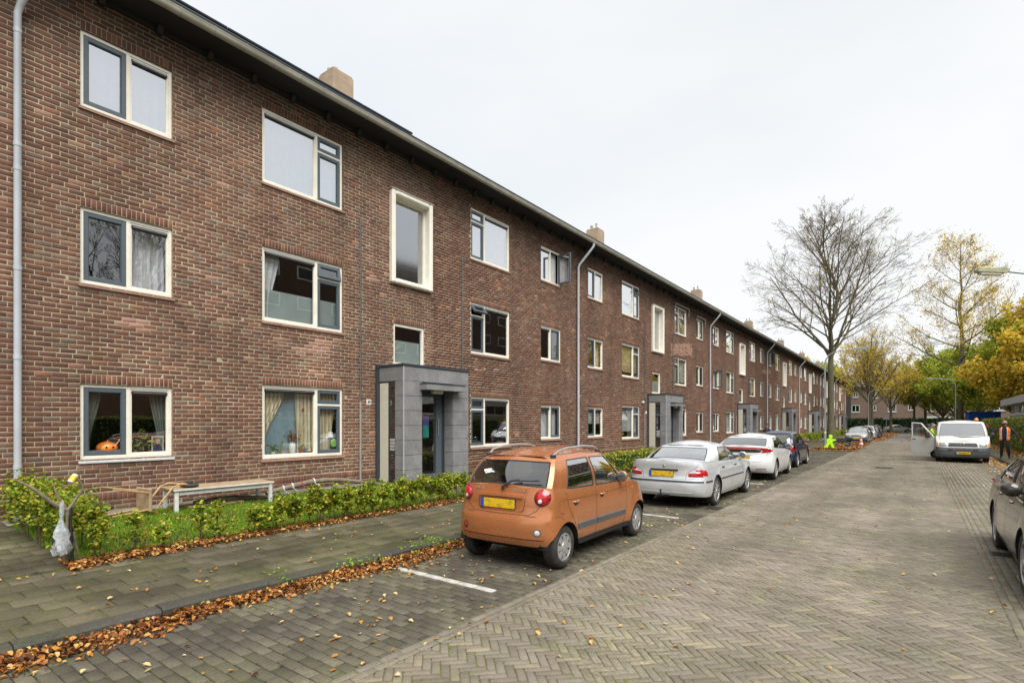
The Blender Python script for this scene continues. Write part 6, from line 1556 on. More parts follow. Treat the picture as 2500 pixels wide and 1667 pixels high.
for nm, lab, y, pm_, rz, kind in far:
    c = Car(nm, lab, 'car', (-4.25, y, 0), R(rz), S_POLO if kind == 'p' else S_AUDI, M[pm_], 'cars in the distant row along the left kerb'); (front_details if rz else rear_simple)(c)
for nm, lab, x, y, pm_, rz, kind in [('silver_estate', 'silver car parked side-on at the crossing, left of the two', -3.0, 121.5, 'paint_silver', -78, 'a'), ('silver_hatchback', 'small silver car parked side-on at the crossing, right of the other', 1.35, 121.8, 'paint_silver', 82, 'p'), ('black_hatchback', 'dark car half hidden behind the open van door at the crossing', 5.6, 122.5, 'paint_black', 85, 'p')]:
    c = Car(nm, lab, 'car', (x, y, 0), R(rz), S_POLO if kind == 'p' else S_AUDI, M[pm_], 'cars parked side-on at the crossing'); rear_simple(c); side_details(c, (-.8, 0, .9), mir=None)
# ---------------------------------------------------------------- dark grey car at the right picture edge, facing us
S_GREY = saloon(4.60, 1.80, 1.46, 2.68, 1.02, .325, rimstyle=5, n=2.8, belt=[(-2.3, 1.0), (-1.6, 1.0), (-.9, .97), (0, .94), (.9, .90), (1.6, .82), (2.3, .66)]); S_GREY['cabin'] = sal_cabin(4.60, 1.80, 1.46, -1.95, -1.1, 1.15, .3, -.05); S_GREY['glass'] = dict(side=M['cglass_dark'], rear=M['cglass_dark'], front=M['cglass'])
c = Car('dark_grey_car', 'dark grey car facing the viewer, cut off by the right picture edge', 'car', (1.68, 8.90, 0), R(180), S_GREY, M['paint_grey'])
front_details(c, .66, (.50, .80), .14, (.40, .14)); side_details(c, (-1.0, .0, 1.02), gapz=(.26, .93), handle_z=.84, handles=(-.76, .26), mir=(.62, .98), arm=.04); rear_simple(c, .85, .7)
for ax in ('side', 'left'): c.strip(ax, [(-1.62, .985), (-1.0, .985), (0, .96), (.75, .935)], .022, .006, M['chrome'], 'chrome_line')
# ---------------------------------------------------------------- white van
S_VAN = dict(L=4.89, W=1.90, H=1.90, wb=3.0, ro=.98, r=.325, tw=.2, br=.25, bf=.50, n=4.2, nr=6, roofz=1.80, flare=.01, rim_k=.62, bpil=1.0, rimstyle=5, bump_dark=.70, sill_dark=0,
    side=[(.2, .95), (.35, .985), (.6, 1.0), (1.0, .99), (1.2, .975), (1.4, .95)], rear=[(.2, -.05), (.5, 0), (1.2, 0)], front=[(.2, -.07), (.30, 0), (.55, 0), (.64, -.03), (.72, -.05), (.85, -.10), (.92, -.16), (1.05, -.4), (1.2, -.5)],
    bot=[(-2.5, .30), (0, .24), (2.5, .24)], belt=[(-2.45, 1.22), (1.0, 1.22), (1.6, 1.20), (2.0, 1.13), (2.25, 1.02), (2.45, .95)], crown=[(-2.4, .01), (1.5, .03), (2.0, .07), (2.45, .03)],
    cabin=[dict(b=(0, -2.40), t=(0, -2.33, 1.78), k='body', n=3), dict(b=(.80, -2.37), t=(.72, -2.30, 1.78), k='body', n=2), dict(b=(.90, -2.2), t=(.80, -2.15, 1.79), k='body', n=4), dict(b=(.92, .2), t=(.82, .2, 1.80), k='body', n=2), dict(b=(.92, .75), t=(.82, .6, 1.80), k='side', n=4), dict(b=(.91, 1.55), t=(.81, .95, 1.79), k='body', n=2), dict(b=(.86, 1.80), t=(.75, 1.02, 1.78), k='body', n=1), dict(b=(.80, 1.87), t=(.70, 1.06, 1.78), k='front', n=6), dict(b=(0, 2.02), t=(0, 1.18, 1.80), k='front')],
    glass=dict(side=M['cglass'], rear=M['cglass'], front=M['cglass_pale']), seat_y=(.75, -.2))
c = Car('white_van', 'white van with open driver door and orange beacon standing on the right', 'van', (1.50, 33.35, 0), R(180), S_VAN, M['paint_van'])
front_details(c, .80, (.55, .84), .19, (.51, .18), True, .44, M['plastic_grey'], text='90-VLD-7')
for z in (.75, .785, .82, .855): c.strip('front', [(-.48, z), (.48, z)], .008, .014, M['plastic'], 'grille_bar')
e_ = c.hit('front', 0, .81, .016); m = MB(); m.lathe([(.095, 0), (.095, .012), (.086, .016), (.080, .008), (0, .008)], 24, e_, 'y'); o = m.build('emblem', M['chrome'], c.root, True)
m = MB()
for pts in ([(-.034, .058), (0, .012), (.034, .058)], [(-.058, .03), (-.028, -.05), (0, -.0), (.028, -.05), (.058, .03)]): m.tube([e_ + Vector((p[0], .014, p[1])) for p in pts], .0065, 5)
m.build('emblem_letters', M['chrome'], c.root)
for s_ in (1, -1): c.disc('air_intake', 'front', c.rrect(s_ * .43 - .10, .545, s_ * .43 + .10, .605, .015), M['gap'], .004, 0, 2)
c.disc('air_intake', 'front', c.rrect(-.28, .54, .28, .61, .015), M['plastic'], .004, 0, 2); c.line('front', [(-.80, .50), (.80, .50)], .012); c.line('front', [(-.84, .36), (.84, .36)], .012)
c.line('top', [(-.84, 1.75), (-.78, 2.2)], .01); c.line('top', [(.84, 1.75), (.78, 2.2)], .01)
m = MB(); m.lathe([(.075, 0), (.08, .03), (.075, .10), (.05, .14), (0, .15)], 16, (-.55, .98, 1.86)); m.build('beacon', M['amber'], c.root, True)
m = MB(); m.tube([(-.05, 1.97, 1.16), (.55, 1.93, 1.18)], .012, 5); m.tube([(-.65, 1.95, 1.15), (-.05, 1.99, 1.17)], .012, 5); m.build('windscreen_wiper', M['plastic'], c.root)
m = MB(); m.ball((-1.06, 1.45, 1.22), (.09, .06, .14), 12, 8); m.tube([(-.93, 1.5, 1.15), (-1.1, 1.46, 1.18)], .025, 6); m.build('door_mirror', M['plastic'], c.root, True)
# open driver door (van local: left side as seen from the front = +x side of the van), hinged at its front edge
d = bpy.data.objects.new('door', None); link(d, c.root); d.location = (.955, 1.62, 0); d.rotation_euler = (0, 0, R(58))
m = MB(); P_ = [(0, .36), (-1.05, .30), (-1.05, 1.12), (0, 1.06)]
m.prism([(-.02, .55), (-.30, .30), (-1.05, .30), (-1.05, 1.16), (-.02, 1.10)], -.03, .03, 'x')
for a, b_ in (((-.05, 1.10), (-.62, 1.76)), ((-.62, 1.76), (-1.03, 1.78)), ((-1.02, 1.78), (-1.02, 1.12))): m.tube([(0, a[0], a[1]), (0, b_[0], b_[1])], .035, 6)
m.build('door_panel', M['paint_van'], d, 30)
m = MB(); m.quad((0, -.10, 1.12), (0, -1.0, 1.14), (0, -1.0, 1.74), (0, -.62, 1.73)); m.build('door_window', M['cglass'], d)
m = MB(); m.rbox(.02, -.98, .99, .05, -.84, 1.02, .005); m.build('door_handle', M['plastic'], d); m = MB(); m.rbox(.03, -.30, 1.08, .26, -.20, 1.36, .03); m.tube([(.0, -.2, 1.12), (.1, -.24, 1.16)], .02, 6); m.build('door_mirror', M['plastic'], d, True)
m = MB(); m.prism([(-.06, .56), (-.31, .34), (-1.0, .34), (-1.0, 1.05), (-.06, 1.02)], -.05, -.031, 'x'); m.build('door_trim', M['plastic_grey'], d)
# ================================================================== STREET FURNITURE, THINGS, FAR BUILDINGS
def at(px, z, py=None):
    """point at camera depth z seen in photograph column px (height from row py)"""
    X = (px - 1250) / FPX * z; return (X * CT - z * ST, X * ST + z * CT, 0 if py is None else CAM_H - (py - 1031) * z / FPX)
M['galv'] = simple('galvanised steel', (.36, .39, .41), .5, .5, .1, 3)
M['lamp_head'] = simple('aged lamp head', (.34, .34, .22), .6, 0, .2, 6, 0, dirt=.3); M['lamp_glass'] = simple('lamp cover', (.55, .52, .38), .35)
def street_lamp(label, base, H, arm, ang, head_l=.75, mat=None):
    root = thing('street_lamp', label, 'street lamp', base, ang, 'street lamps along the road'); m = MB()
    m.tube([(0, 0, 0), (0, 0, 1.0)], .085, 12); m.tube([(0, 0, 1.0), (0, 0, 1.06)], [.085, .055], 12); o = m.build('pole_base', M['galv'], root, True)
    m = MB(); m.tube([(0, 0, 1.05), (0, 0, H - 1.0), (.05, 0, H - .6), (.25, 0, H - .28), (.6, 0, H - .1), (arm, 0, H)], [.052, .045, .042, .036, .032, .028], 10); m.build('pole', M['galv'], root, True)
    m = MB(); m.prism([(arm - .05, H - .03), (arm + .05, H - .06), (arm + head_l, H + .02), (arm + head_l, H + .09), (arm + .1, H + .10), (arm - .05, H + .05)], -.11, .11, 'y'); m.build('lamp_head', mat or M['lamp_head'], root)
    m = MB(); m.prism([(arm + .12, H - .05), (arm + head_l - .08, H + .012), (arm + head_l - .1, H - .06), (arm + .16, H - .11)], -.085, .085, 'y'); m.build('lamp_cover', M['lamp_glass'], root)
p = at(2014, 1320 * 1.7 / 62); street_lamp('street lamp with curved arm beside the trunk of the big bare tree', (p[0], p[1], .1), CAM_H + (1031 - 866) * 38.3 / FPX - .1, 1.75, R(0), .8, M['galv'])
p = at(2120, 69); street_lamp('distant street lamp at the left kerb leaning over the row of parked cars', (p[0], p[1], .1), 5.9, 1.6, R(10), .8)
p = at(2333, 57); street_lamp('slim street lamp on the right in front of the yellow topped tree', (p[0], p[1], .1), 6.4, 1.75, R(185), .8)
street_lamp('lamp with its mouldy head reaching in from the right picture edge', (3.15, 22.6, .1), 6.28, 1.15, R(205), .78)
# ---- traffic sign, cones, green warning figure
M['sign_blue'] = simple('sign back', (.30, .36, .40), .5, .2)
p = at(2164, 92); r = thing('traffic_sign', 'small triangular traffic sign on a pole beyond the distant parked cars', 'traffic sign', (p[0], p[1], 0)); m = MB(); m.tube([(0, 0, 0), (0, 0, 3.0)], .04, 8); m.build('pole', M['galv'], r)
m = MB(); m.prism([(-.5, 2.3), (.5, 2.3), (0, 3.1)], -.02, .02, 'y'); m.build('sign_plate', M['sign_blue'], r)
M['cone_red'] = simple('faded red cone', (.55, .09, .06), .6, 0, .1, 8); M['cone_white'] = simple('cone white band', (.62, .62, .6), .5)
def cone(label, loc, h=.72):
    r = thing('traffic_cone', label, 'traffic cone', loc, .3, 'traffic cones around the works'); m = MB(); m.rbox(-.22, -.22, 0, .22, .22, .05, .02); m.build('cone_foot', M['cone_red'], r)
    zs = [.05, .2, .34, .48, .60, h]
    for i in range(5): a = .16 - .13 * (zs[i] - .05) / (h - .05); b_ = .16 - .13 * (zs[i + 1] - .05) / (h - .05); m = MB(); m.lathe([(a, zs[i]), (b_, zs[i + 1])] + ([(0, h)] if i == 4 else []), 16); m.build('cone_band', M['cone_white'] if i % 2 else M['cone_red'], r, True)
z = 1320 * 1.8 / 60; p = at(2102, z); cone('red and white traffic cone on the road in front of the old pale saloon', (p[0], p[1], 0), .80)
p = at(1966, 34); cone('orange cone top showing behind the dark blue hatchback', (p[0], p[1], .12))
M['hivis'] = simple('fluorescent yellow plastic', (.42, .78, .01), .5, 0, .05)
z = 1320 * 1.7 / 64; p = at(2025, z); fig = thing('warning_figure', 'fluorescent yellow green running child shaped warning figure by the lamp post', 'warning figure', (p[0], p[1], .11), R(35))
def slab_shape(poly, t): m = MB(); m.prism(poly, -t, t, 'y'); return m
m = MB(); m.lathe([(0, -.05), (.11, -.05), (.13, 0), (.11, .05), (0, .05)], 18, (.07, 0, .77), 'y'); m.build('head', M['hivis'], fig, True)
slab_shape([(-.17, .38), (.16, .37), (.19, .48), (.28, .51), (.40, .52), (.41, .60), (.28, .62), (.14, .64), (.04, .68), (-.08, .66), (-.17, .58), (-.20, .48)], .045).build('torso', M['hivis'], fig)
slab_shape([(-.17, .40), (.03, .40), (-.01, .28), (-.10, .15), (-.18, .0), (-.36, .0), (-.35, .08), (-.25, .22)], .042).build('leg', M['hivis'], fig); slab_shape([(.0, .40), (.16, .39), (.24, .24), (.30, .07), (.33, 0), (.14, 0), (.12, .12), (.03, .28)], .040).build('leg', M['hivis'], fig)
m = MB(); m.box(-.44, -.14, -.01, .34, .14, .02); m.build('foot_plate', M['plastic'], fig)
# dug-out branches / rubble near the tree
m = MB(); p = at(2070, 37)
for k in range(9): a = rnd.uniform(0, 6.28); x, y = p[0] + rnd.uniform(-1.6, 1.2), p[1] + rnd.uniform(-.3, .5); m.tube([(x, y, .05), (x + math.cos(a) * .3, y + math.sin(a) * .3, .14), (x + math.cos(a) * .7, y + math.sin(a) * .6, .07)], [.05, .04, .02], 6)
tag(m.build('branch_pile', M['bark'], None, True, kind='stuff'), 'cut branches lying at the kerb between the warning figure and the cone', 'branches')
r = thing('wheelbarrow', 'dark wheelbarrow standing behind the warning figure', 'wheelbarrow', at(2048, 37.5)[:2] + (.1,), R(20)); m = MB(); m.prism([(-.35, .35), (.35, .30), (.48, .60), (-.45, .62)], -.28, .28, 'y'); m.build('tray', M['plastic'], r); m = MB(); m.lathe([(.0, -.03), (.18, -.03), (.2, 0), (.18, .03), (0, .03)], 14, (.55, 0, .2), 'y'); m.build('wheel', M['rubber'], r, True)
for s_ in (1, -1): m = MB(); m.tube([(.55, s_ * .05, .2), (-.3, s_ * .25, .38), (-.95, s_ * .28, .55)], .018, 6); m.tube([(-.3, s_ * .25, .38), (-.35, s_ * .25, 0)], .016, 6); m.build('handle', M['galv'], r)
# ---- white table, fallen chair, driftwood
M['paint_w'] = simple('chipped white paint', (.62, .63, .60), .6, 0, .1, 14, .2, dirt=.35); M['wood_top'] = simple('worn wooden top', (.36, .25, .15), .7, 0, .3, 7, .2, dirt=.3); M['wood_pale'] = simple('pale bent wood', (.42, .27, .12), .6, 0, .2, 12)
GZ_ = .22
TX, TY0, TY1 = -10.72, 4.02, 5.84; TZ = .62
r = thing('low_table', 'low white painted table with worn wooden top by the wall', 'table', (TX, (TY0 + TY1) / 2, GZ_), R(-2)); l = (TY1 - TY0) / 2
m = MB(); m.rbox(-.31, -l, TZ - GZ_ - .035, .31, l, TZ - GZ_, .006); m.build('tabletop', M['wood_top'], r)
m = MB(); m.box(.302, -l + .002, TZ - GZ_ - .032, .312, l - .002, TZ - GZ_ - .003); m.box(-.27, -l + .05, TZ - GZ_ - .11, .27, -l + .07, TZ - GZ_ - .035); m.box(.25, -l + .07, TZ - GZ_ - .11, .27, l - .07, TZ - GZ_ - .035); m.box(-.27, -l + .07, TZ - GZ_ - .11, -.25, l - .07, TZ - GZ_ - .035); m.box(-.27, l - .07, TZ - GZ_ - .11, .27, l - .05, TZ - GZ_ - .035); m.build('apron', M['paint_w'], r)
for sx in (-.26, .26):
    for sy in (-l + .06, l - .06): m = MB(); m.rbox(sx - .032, sy - .032, -.05, sx + .032, sy + .032, TZ - GZ_ - .036, .004); m.build('leg', M['paint_w'], r)
m = MB(); m.box(-.22, -l + .3, .02, .1, l - .5, .05); m.build('lower_shelf', M['wood_top'], r)
r = thing('fallen_chair', 'bentwood chair lying on its back at the left end of the low white table', 'chair', (-10.55, 3.45, .24), R(8))
m = MB(); m.tube([(.12, .30, .10), (.15, .55, .42), (.12, .68, .46), (.02, .98, .42)], .016, 8); m.tube([(-.25, .30, .10), (-.24, .55, .42), (-.22, .68, .46), (-.12, .98, .42)], .016, 8); m.tube([(.02, .98, .42), (-.05, 1.02, .42), (-.12, .98, .42)], .015, 8); m.build('backrest', M['wood_pale'], r, True)
m = MB(); m.rbox(-.28, .16, .04, .16, .21, .44, .012); m.build('seat', M['wood_top'], r)
for x, z in ((.12, .36), (-.25, .38), (.12, .08), (-.25, .06)): m = MB(); m.tube([(x, .18, z), (x + .02, -.38, z + (.12 if z > .3 else -.04))], [.018, .012], 7); m.build('leg', M['wood_pale'], r, True)
m = MB(); m.ball((0, 0, 0), (.19, .15, .035), 14, 8, lambda p: p * (1 + .15 * math.sin(14 * p.x) * math.cos(11 * p.y))); m.ball((-.04, .02, .05), (.07, .06, .035), 10, 6); o = m.build('crumpled_hat', simple('dark crumpled cloth', (.035, .033, .025), .9, 0, .3, 30), None, True); o.location = (-10.68, 4.36, TZ + .035); tag(o, 'crumpled dark hat lying on the left end of the low table', 'hat')
M['driftwood'] = bark_mat('driftwood', (.15, .12, .085), (.26, .21, .16), (.12, .10, .075))
def stick(name, label, pts, rad, mat=None, cat='branch'):
    m = MB(); Q_ = cr_spline(pts, [5] * (len(pts) - 1)); n = len(Q_); rr = [float(np.interp(i / (n - 1), np.linspace(0, 1, len(rad)), rad)) * (1 + .12 * math.sin(i * 2.1)) for i in range(n)]; m.tube(Q_, rr, 9); return tag(m.build(name, mat or M['driftwood'], None, True), label, cat)
def wl(px, py, x):
    """photograph pixel on the vertical plane at lateral x"""
    t = (px - 1250) / FPX; y = -x * (CT + t * ST) / (ST - t * CT); z = -x * ST + y * CT; return (x, y, CAM_H - (py - 1031) * z / FPX)
log = stick('driftwood_log', 'long pale driftwood branch wrapped with ribbons leaning along the wall', [wl(a, b_, -10.9) for a, b_ in ((650, 1204), (700, 1190), (760, 1176), (815, 1171), (880, 1176), (935, 1182))], [.045, .06, .06, .055, .045, .03])
for px, py, c_ in ((712, 1186, (.6, .6, .6)), (735, 1181, (.35, .03, .05)), (765, 1174, (.6, .6, .6)), (690, 1192, (.55, .55, .55))):
    q = wl(px, py, -10.9); m = MB(); m.lathe([(.064, -.015), (.069, 0), (.064, .015)], 12, (0, 0, 0), 'y'); m.tube([(.06, 0, -.02), (.085, .03, -.07), (.08, .10, -.11)], .008, 5); o = m.build('ribbon', simple('ribbon', c_, .6), log, True); o.location = q
for i_, (px, py) in enumerate(((465, 1212), (560, 1208))): pass
stick('branch_bundle', 'dark branches lying on the ground under the low table', [(-10.85, 4.5, .28), (-10.7, 5.0, .33), (-10.8, 5.5, .29), (-10.65, 5.9, .27)], [.05, .06, .05, .03], M['bark'])
# twisted stand with plastic bag at the corner of the garden
XB = -8.0
def g(px, py, x=XB): return wl(px, py, x)
stand = thing('driftwood_stand', 'gnarled driftwood branches tied to stakes at the left garden corner', 'driftwood', g(175, 1385))
def child_stick(name, pts, rad, mat):
    b0 = Vector(stand.location); m = MB(); Q_ = cr_spline([tuple(Vector(p_) - b0) for p_ in pts], [5] * (len(pts) - 1)); n = len(Q_); rr = [float(np.interp(i / (n - 1), np.linspace(0, 1, len(rad)), rad)) * (1 + .15 * math.sin(i * 1.7)) for i in range(n)]; m.tube(Q_, rr, 8); return m.build(name, mat, stand, True)
child_stick('branch', [g(40, 1172), g(80, 1192), g(125, 1225), g(165, 1245)], [.010, .016, .024, .022], M['driftwood'])
child_stick('branch', [g(131, 1180), g(136, 1200), g(150, 1225), g(165, 1245)], [.006, .010, .013, .018], M['driftwood'])
child_stick('branch', [g(165, 1245), g(185, 1218), g(202, 1192), g(192, 1172), g(176, 1160)], [.018, .016, .014, .012, .010], M['driftwood'])
child_stick('branch', [g(165, 1245), g(163, 1290), g(160, 1375)], [.018, .016, .014], M['driftwood'])
child_stick('stake', [g(172, 1235), g(173, 1300), g(178, 1382)], [.016, .016, .018], M['plastic'])
child_stick('stake', [g(180, 1300), g(188, 1340), g(203, 1384)], [.012, .016, .02], M['bark'])
M['bag'] = None
s = NT('translucent plastic bag'); f_ = s.noise(14, 5, .7); pb = s.bsdf((.50, .55, .57), .25, 0, f_, .02, .8, .3); tr_ = s.n('ShaderNodeBsdfTransparent'); ms = s.n('ShaderNodeMixShader'); s.l(s.ramp(f_, [(.35, .35), (.62, .85)]), ms.inputs[0]); s.l(tr_.outputs[0], ms.inputs[1]); s.l(pb.outputs[0], ms.inputs[2]); M['bag'] = s.done(ms)
bag = thing('plastic_bag', 'pale grey plastic bag with leaves hanging from the driftwood stand', 'plastic bag', g(150, 1290, XB + .12)); b0 = Vector(bag.location)
prof = [(.006, .30), (.020, .27), (.024, .18), (.016, .11), (.034, .04), (.060, -.02), (.074, -.08), (.062, -.12), (.080, -.18), (.092, -.235), (.07, -.285), (.0, -.275)]
m = MB(); vs = []; n = 22
for r_, h in prof:
    for k in range(n): t = 2 * math.pi * k / n; q = r_ * (1 + .22 * math.sin(3 * t + h * 17) + .12 * math.sin(7 * t + h * 34) + .06 * math.sin(11 * t - h * 50)); vs.append((q * math.cos(t) * .8, q * math.sin(t) * 1.15, h * 1.15 + .01 * math.sin(5 * t)))
m.add(vs, [(i * n + k, (i + 1) * n + k, (i + 1) * n + (k + 1) % n, i * n + (k + 1) % n) for i in range(len(prof) - 1) for k in range(n)]); m.build('bag_skin', M['bag'], bag, True)
v_, f_ = leaves(rng.normal(0, 1, (160, 3)) * (.025, .035, .03) + (0, 0, -.22), .04, 0, .3); np_obj('leaf_filling', v_, f_, M['leaf_fallen'], bag); bag.scale = (.9, .85, .9)
can = thing('drink_can', 'yellow and white can stuck on the tip of the upper driftwood branch', 'can', g(178, 1168)); can.rotation_euler = (R(-35), R(-20), 0); m = MB(); m.lathe([(0, -.055), (.028, -.055), (.033, -.045), (.033, .045), (.028, .055), (0, .055)], 16); m.build('can_body', simple('white can', (.65, .62, .5), .4), can, True); m = MB(); m.lathe([(.0335, -.035), (.0335, .03)], 16); m.build('can_label', simple('yellow can label', (.75, .55, .03), .45), can, True)
# ---- things on the window sills (inside)
BX = lambda u, z, x=-.2: (WX + x, 1.006 * u - 1.278, z * 1.09)
def at_top(o, loc, label, cat): o.location = loc; return tag(o, label, cat)
zb = 14 * CB + .075
m = MB(); m.ball((0, 0, .10), (.16, .17, .12), 24, 12, lambda p: p * (1 - .06 * abs(math.sin(4 * math.atan2(p.y, p.x))))); m.tube([(0, 0, .2), (.01, .01, .25)], .012, 6)
pk = at_top(m.build('pumpkin', simple('orange pumpkin', (.75, .20, .02), .4), None, True), BX(4.22 + .44, zb), 'orange carved pumpkin behind the lower left window', 'pumpkin')
for dy in (-.05, .05): m = MB(); m.ball((.145, dy, .12), (.012, .018, .02), 8, 6); m.build('carved_eye', M['gap'], pk)
m = MB(); m.tube([(0, -.12, .06), (0, 0, .03), (0, .1, .05), (0, .16, .1)], [.01, .045, .03, .008], 8); at_top(m.build('ceramic_bird', simple('pale green glaze', (.38, .5, .42), .3), None, True), BX(4.22 + .66, zb), 'pale ceramic figure beside the pumpkin', 'ornament')
def pot_plant(name, label, loc, pot, pr, ph, nleaf, lm, spread, h, cat='pot plant', leafl=.09):
    r = thing(name, label, cat, loc); m = MB(); m.lathe([(0, 0), (pr * .7, 0), (pr, ph), (pr * .9, ph), (0, ph * .9)], 16); m.build('pot', pot, r, True)
    v, f = leaves(rng.normal(0, 1, (nleaf, 3)) * (spread * .6, spread, h * .35) + (0, 0, ph + h * .5), leafl, .2, .3, .3); np_obj('foliage', v, f, lm, r); return r
terra = simple('terracotta pot', (.32, .12, .06), .8)
pot_plant('spider_plant', 'spiky green plant behind the right pane of the lower left window', BX(4.22 + .95, zb), M['plastic'], .05, .08, 60, M['leaf_green'], .11, .26, leafl=.11)
M['photo'] = None
s = NT('printed photo card'); n_ = s.noise(16, 3, .5); M['photo'] = s.done(s.bsdf(s.ramp(n_, [(.30, (.02, .05, .12)), (.42, (.05, .16, .13)), (.52, (.30, .17, .12)), (.60, (.08, .14, .10)), (.70, (.45, .44, .40))]), .4))
r = thing('picture_card', 'framed portrait card leaning behind the right pane of the lower left window', 'picture', BX(4.22 + 1.22, zb, -.13)); m = MB(); m.box(-.006, -.10, 0, .004, .10, .30); m.build('card_border', M['number_white'], r); m = MB(); m.box(.004, -.088, .01, .006, .088, .288); m.build('card_print', M['photo'], r)
m = MB(); m.ball((.008, .005, .20), (.004, .04, .05), 12, 8); m.build('printed_face', simple('printed face', (.5, .32, .24), .6), r); m = MB(); m.prism([(-.075, .02), (.075, .02), (.06, .11), (.02, .15), (-.03, .15), (-.07, .10)], .0065, .008, 'x'); m.build('printed_jacket', simple('printed jacket', (.02, .03, .07), .6), r)
zb = 12 * CB + .075; y0 = 7.43
m = MB(); m.lathe([(0, 0), (.05, 0), (.075, .06), (.08, .15), (.07, .22), (.05, .25), (.055, .27), (0, .27)], 18); vz = thing('white_vase', 'tall white ribbed vase with dried flowers behind the lower big window', 'vase', BX(y0 + .82, zb)); m.build('vase', simple('white ceramic', (.75, .75, .70), .3), vz, True)
v_, f_ = leaves(rng.normal(0, 1, (110, 3)) * (.05, .075, .055) + (0, 0, .40), .045, .2, .3); np_obj('dried_flowers', v_, f_, M['leaf_fallen'], vz)
pot_plant('pot_plant', 'small green plant in white bowl at the left of the white vase', BX(y0 + .36, zb), M['number_white'], .075, .07, 26, M['leaf_green'], .06, .15)
pot_plant('pot_plant', 'green plant in terracotta pot at the right of the white vase', BX(y0 + 1.07, zb), terra, .075, .10, 30, M['leaf_green'], .05, .13)
m = MB(); m.prism([(-.05, 0), (.05, 0), (.018, .10), (.010, .30), (0, .32), (-.010, .30), (-.018, .10)], -.015, .015, 'x'); at_top(m.build('gold_tower', simple('gold ornament', (.62, .42, .08), .3, .7), None), BX(y0 + .57, zb), 'small golden tower ornament between the bowl and the vase', 'ornament')
m = MB(); m.ball((0, 0, .05), (.05, .10, .05), 12, 8); m.ball((0, .09, .11), (.04, .045, .045), 10, 8); at_top(m.build('gold_figure', simple('gold animal', (.62, .36, .07), .3, .7), None, True), BX(y0 + 1.30, zb), 'golden animal figurine near the mullion of the lower big window', 'ornament')
m = MB(); m.ball((0, 0, .045), (.03, .035, .045), 10, 8); m.ball((0, 0, .105), (.022, .025, .025), 10, 8); at_top(m.build('blue_figure', simple('light blue toy', (.05, .35, .62), .4), None, True), BX(y0 + 1.19, zb), 'tiny blue figurine beside the golden animal', 'ornament')
r = thing('table_lamp', 'small table lamp with white shade in the narrow lower casement', 'lamp', BX(y0 + 1.83, zb)); m = MB(); m.lathe([(0, 0), (.06, 0), (.05, .02), (.012, .05), (.012, .36)], 12); m.build('lamp_foot', M['chrome'], r, True); m = MB(); m.lathe([(.085, .36), (.055, .50)], 16); m.build('lamp_shade', simple('white lamp shade', (.75, .74, .68), .8), r, True)
m = MB(); m.ball((.05, 0, .22), (.012, .10, .10), 16, 10); at_top(m.build('green_disc', simple('green glass disc', (.25, .55, .10), .2), None, True), BX(y0 + 1.88, zb, -.16), 'round green glass disc hanging in the narrow casement', 'ornament')
r = thing('bead_garland', 'garland of red and gold beads hanging beside the right curtain', 'garland', BX(y0 + 1.08, zb)); 
gold = simple('gold bead', (.65, .45, .1), .25, .8); redb = simple('red flower', (.45, .01, .03), .6)
for k in range(14): m = MB(); m.ball((.04, .01 * math.sin(k), 1.25 - .055 * k), .016 if k != 4 else .035, 8, 6); m.build('bead', redb if k in (4, 9) else gold, r, True)
for key, du, lab in (((1, 0, 'b', 0), .35, 'orange flowers on the sill of the second blinded window'), ((1, 0, 's', 0), .9, 'orange paper figure in the small window beside the first downpipe')):
    pass
pot_plant('pot_plant', 'row of small orange flowers under the half closed blind behind the silver saloon', BX(25.6, zb), terra, .07, .08, 40, M['leaf_orange'], .10, .10)
m = MB(); m.prism([(-.10, 0), (.10, 0), (.05, .22), (.12, .24), (.05, .32), (.04, .40), (-.04, .40), (-.05, .32), (-.12, .24), (-.05, .22)], -.01, .01, 'x'); at_top(m.build('paper_figure', simple('orange paper', (.75, .22, .03), .7), None), BX(22.85, 14 * CB + .50, -.13), 'orange paper figure hanging in the small window beyond the first downpipe', 'decoration')
# poster of a person shown in the door glass: blue and teal notice
m = MB(); m.box(0, -.11, 0, .004, .11, .28); nt = at_top(m.build('door_notice', simple('violet print', (.10, .07, .35), .6), None), (WX + .60, 1.006 * (10.6 + 1.15) - 1.278, 1.72), 'purple and teal notice stuck inside the glass of the nearest porch door', 'notice'); m = MB(); m.box(.0, -.11, -.34, .004, .11, -.003); m.build('notice_lower_half', simple('teal print', (.03, .28, .25), .6), nt)
# awnings, security lights
M['awn'] = simple('rolled awning', (.22, .21, .19), .6)
for (a, w, lab) in ((tpl(1, 12.28, 0)[0], 2.3, 'rolled awning above the top floor big window of the second section'), (tpl(1, 15.8, 0)[0], 1.6, 'short rolled awning above the top floor small window of the second section')):
    r = thing('awning', lab, 'awning', BX(a, 8.08 if w > 2 else 7.93, 0)); m = MB(); m.tube([(.10, -w / 2, 0), (.10, w / 2, 0)], .045, 10); m.build('awning_roll', M['awn'], r, True)
    for s_ in (1, -1): m = MB(); m.tube([(.02, s_ * w / 2, .02), (.12, s_ * w / 2, 0), (.10, s_ * (w / 2 - .02), -.45)], .014, 5); m.build('awning_arm', M['galv'], r)
r = thing('security_light', 'small white security lamp under the first floor window by the second porch', 'lamp', BX(tpl(1, 6.62, 0)[0], 2.62, 0)); m = MB(); m.rbox(0, -.07, -.05, .12, .07, .05, .015); m.build('lamp_housing', M['number_white'], r)
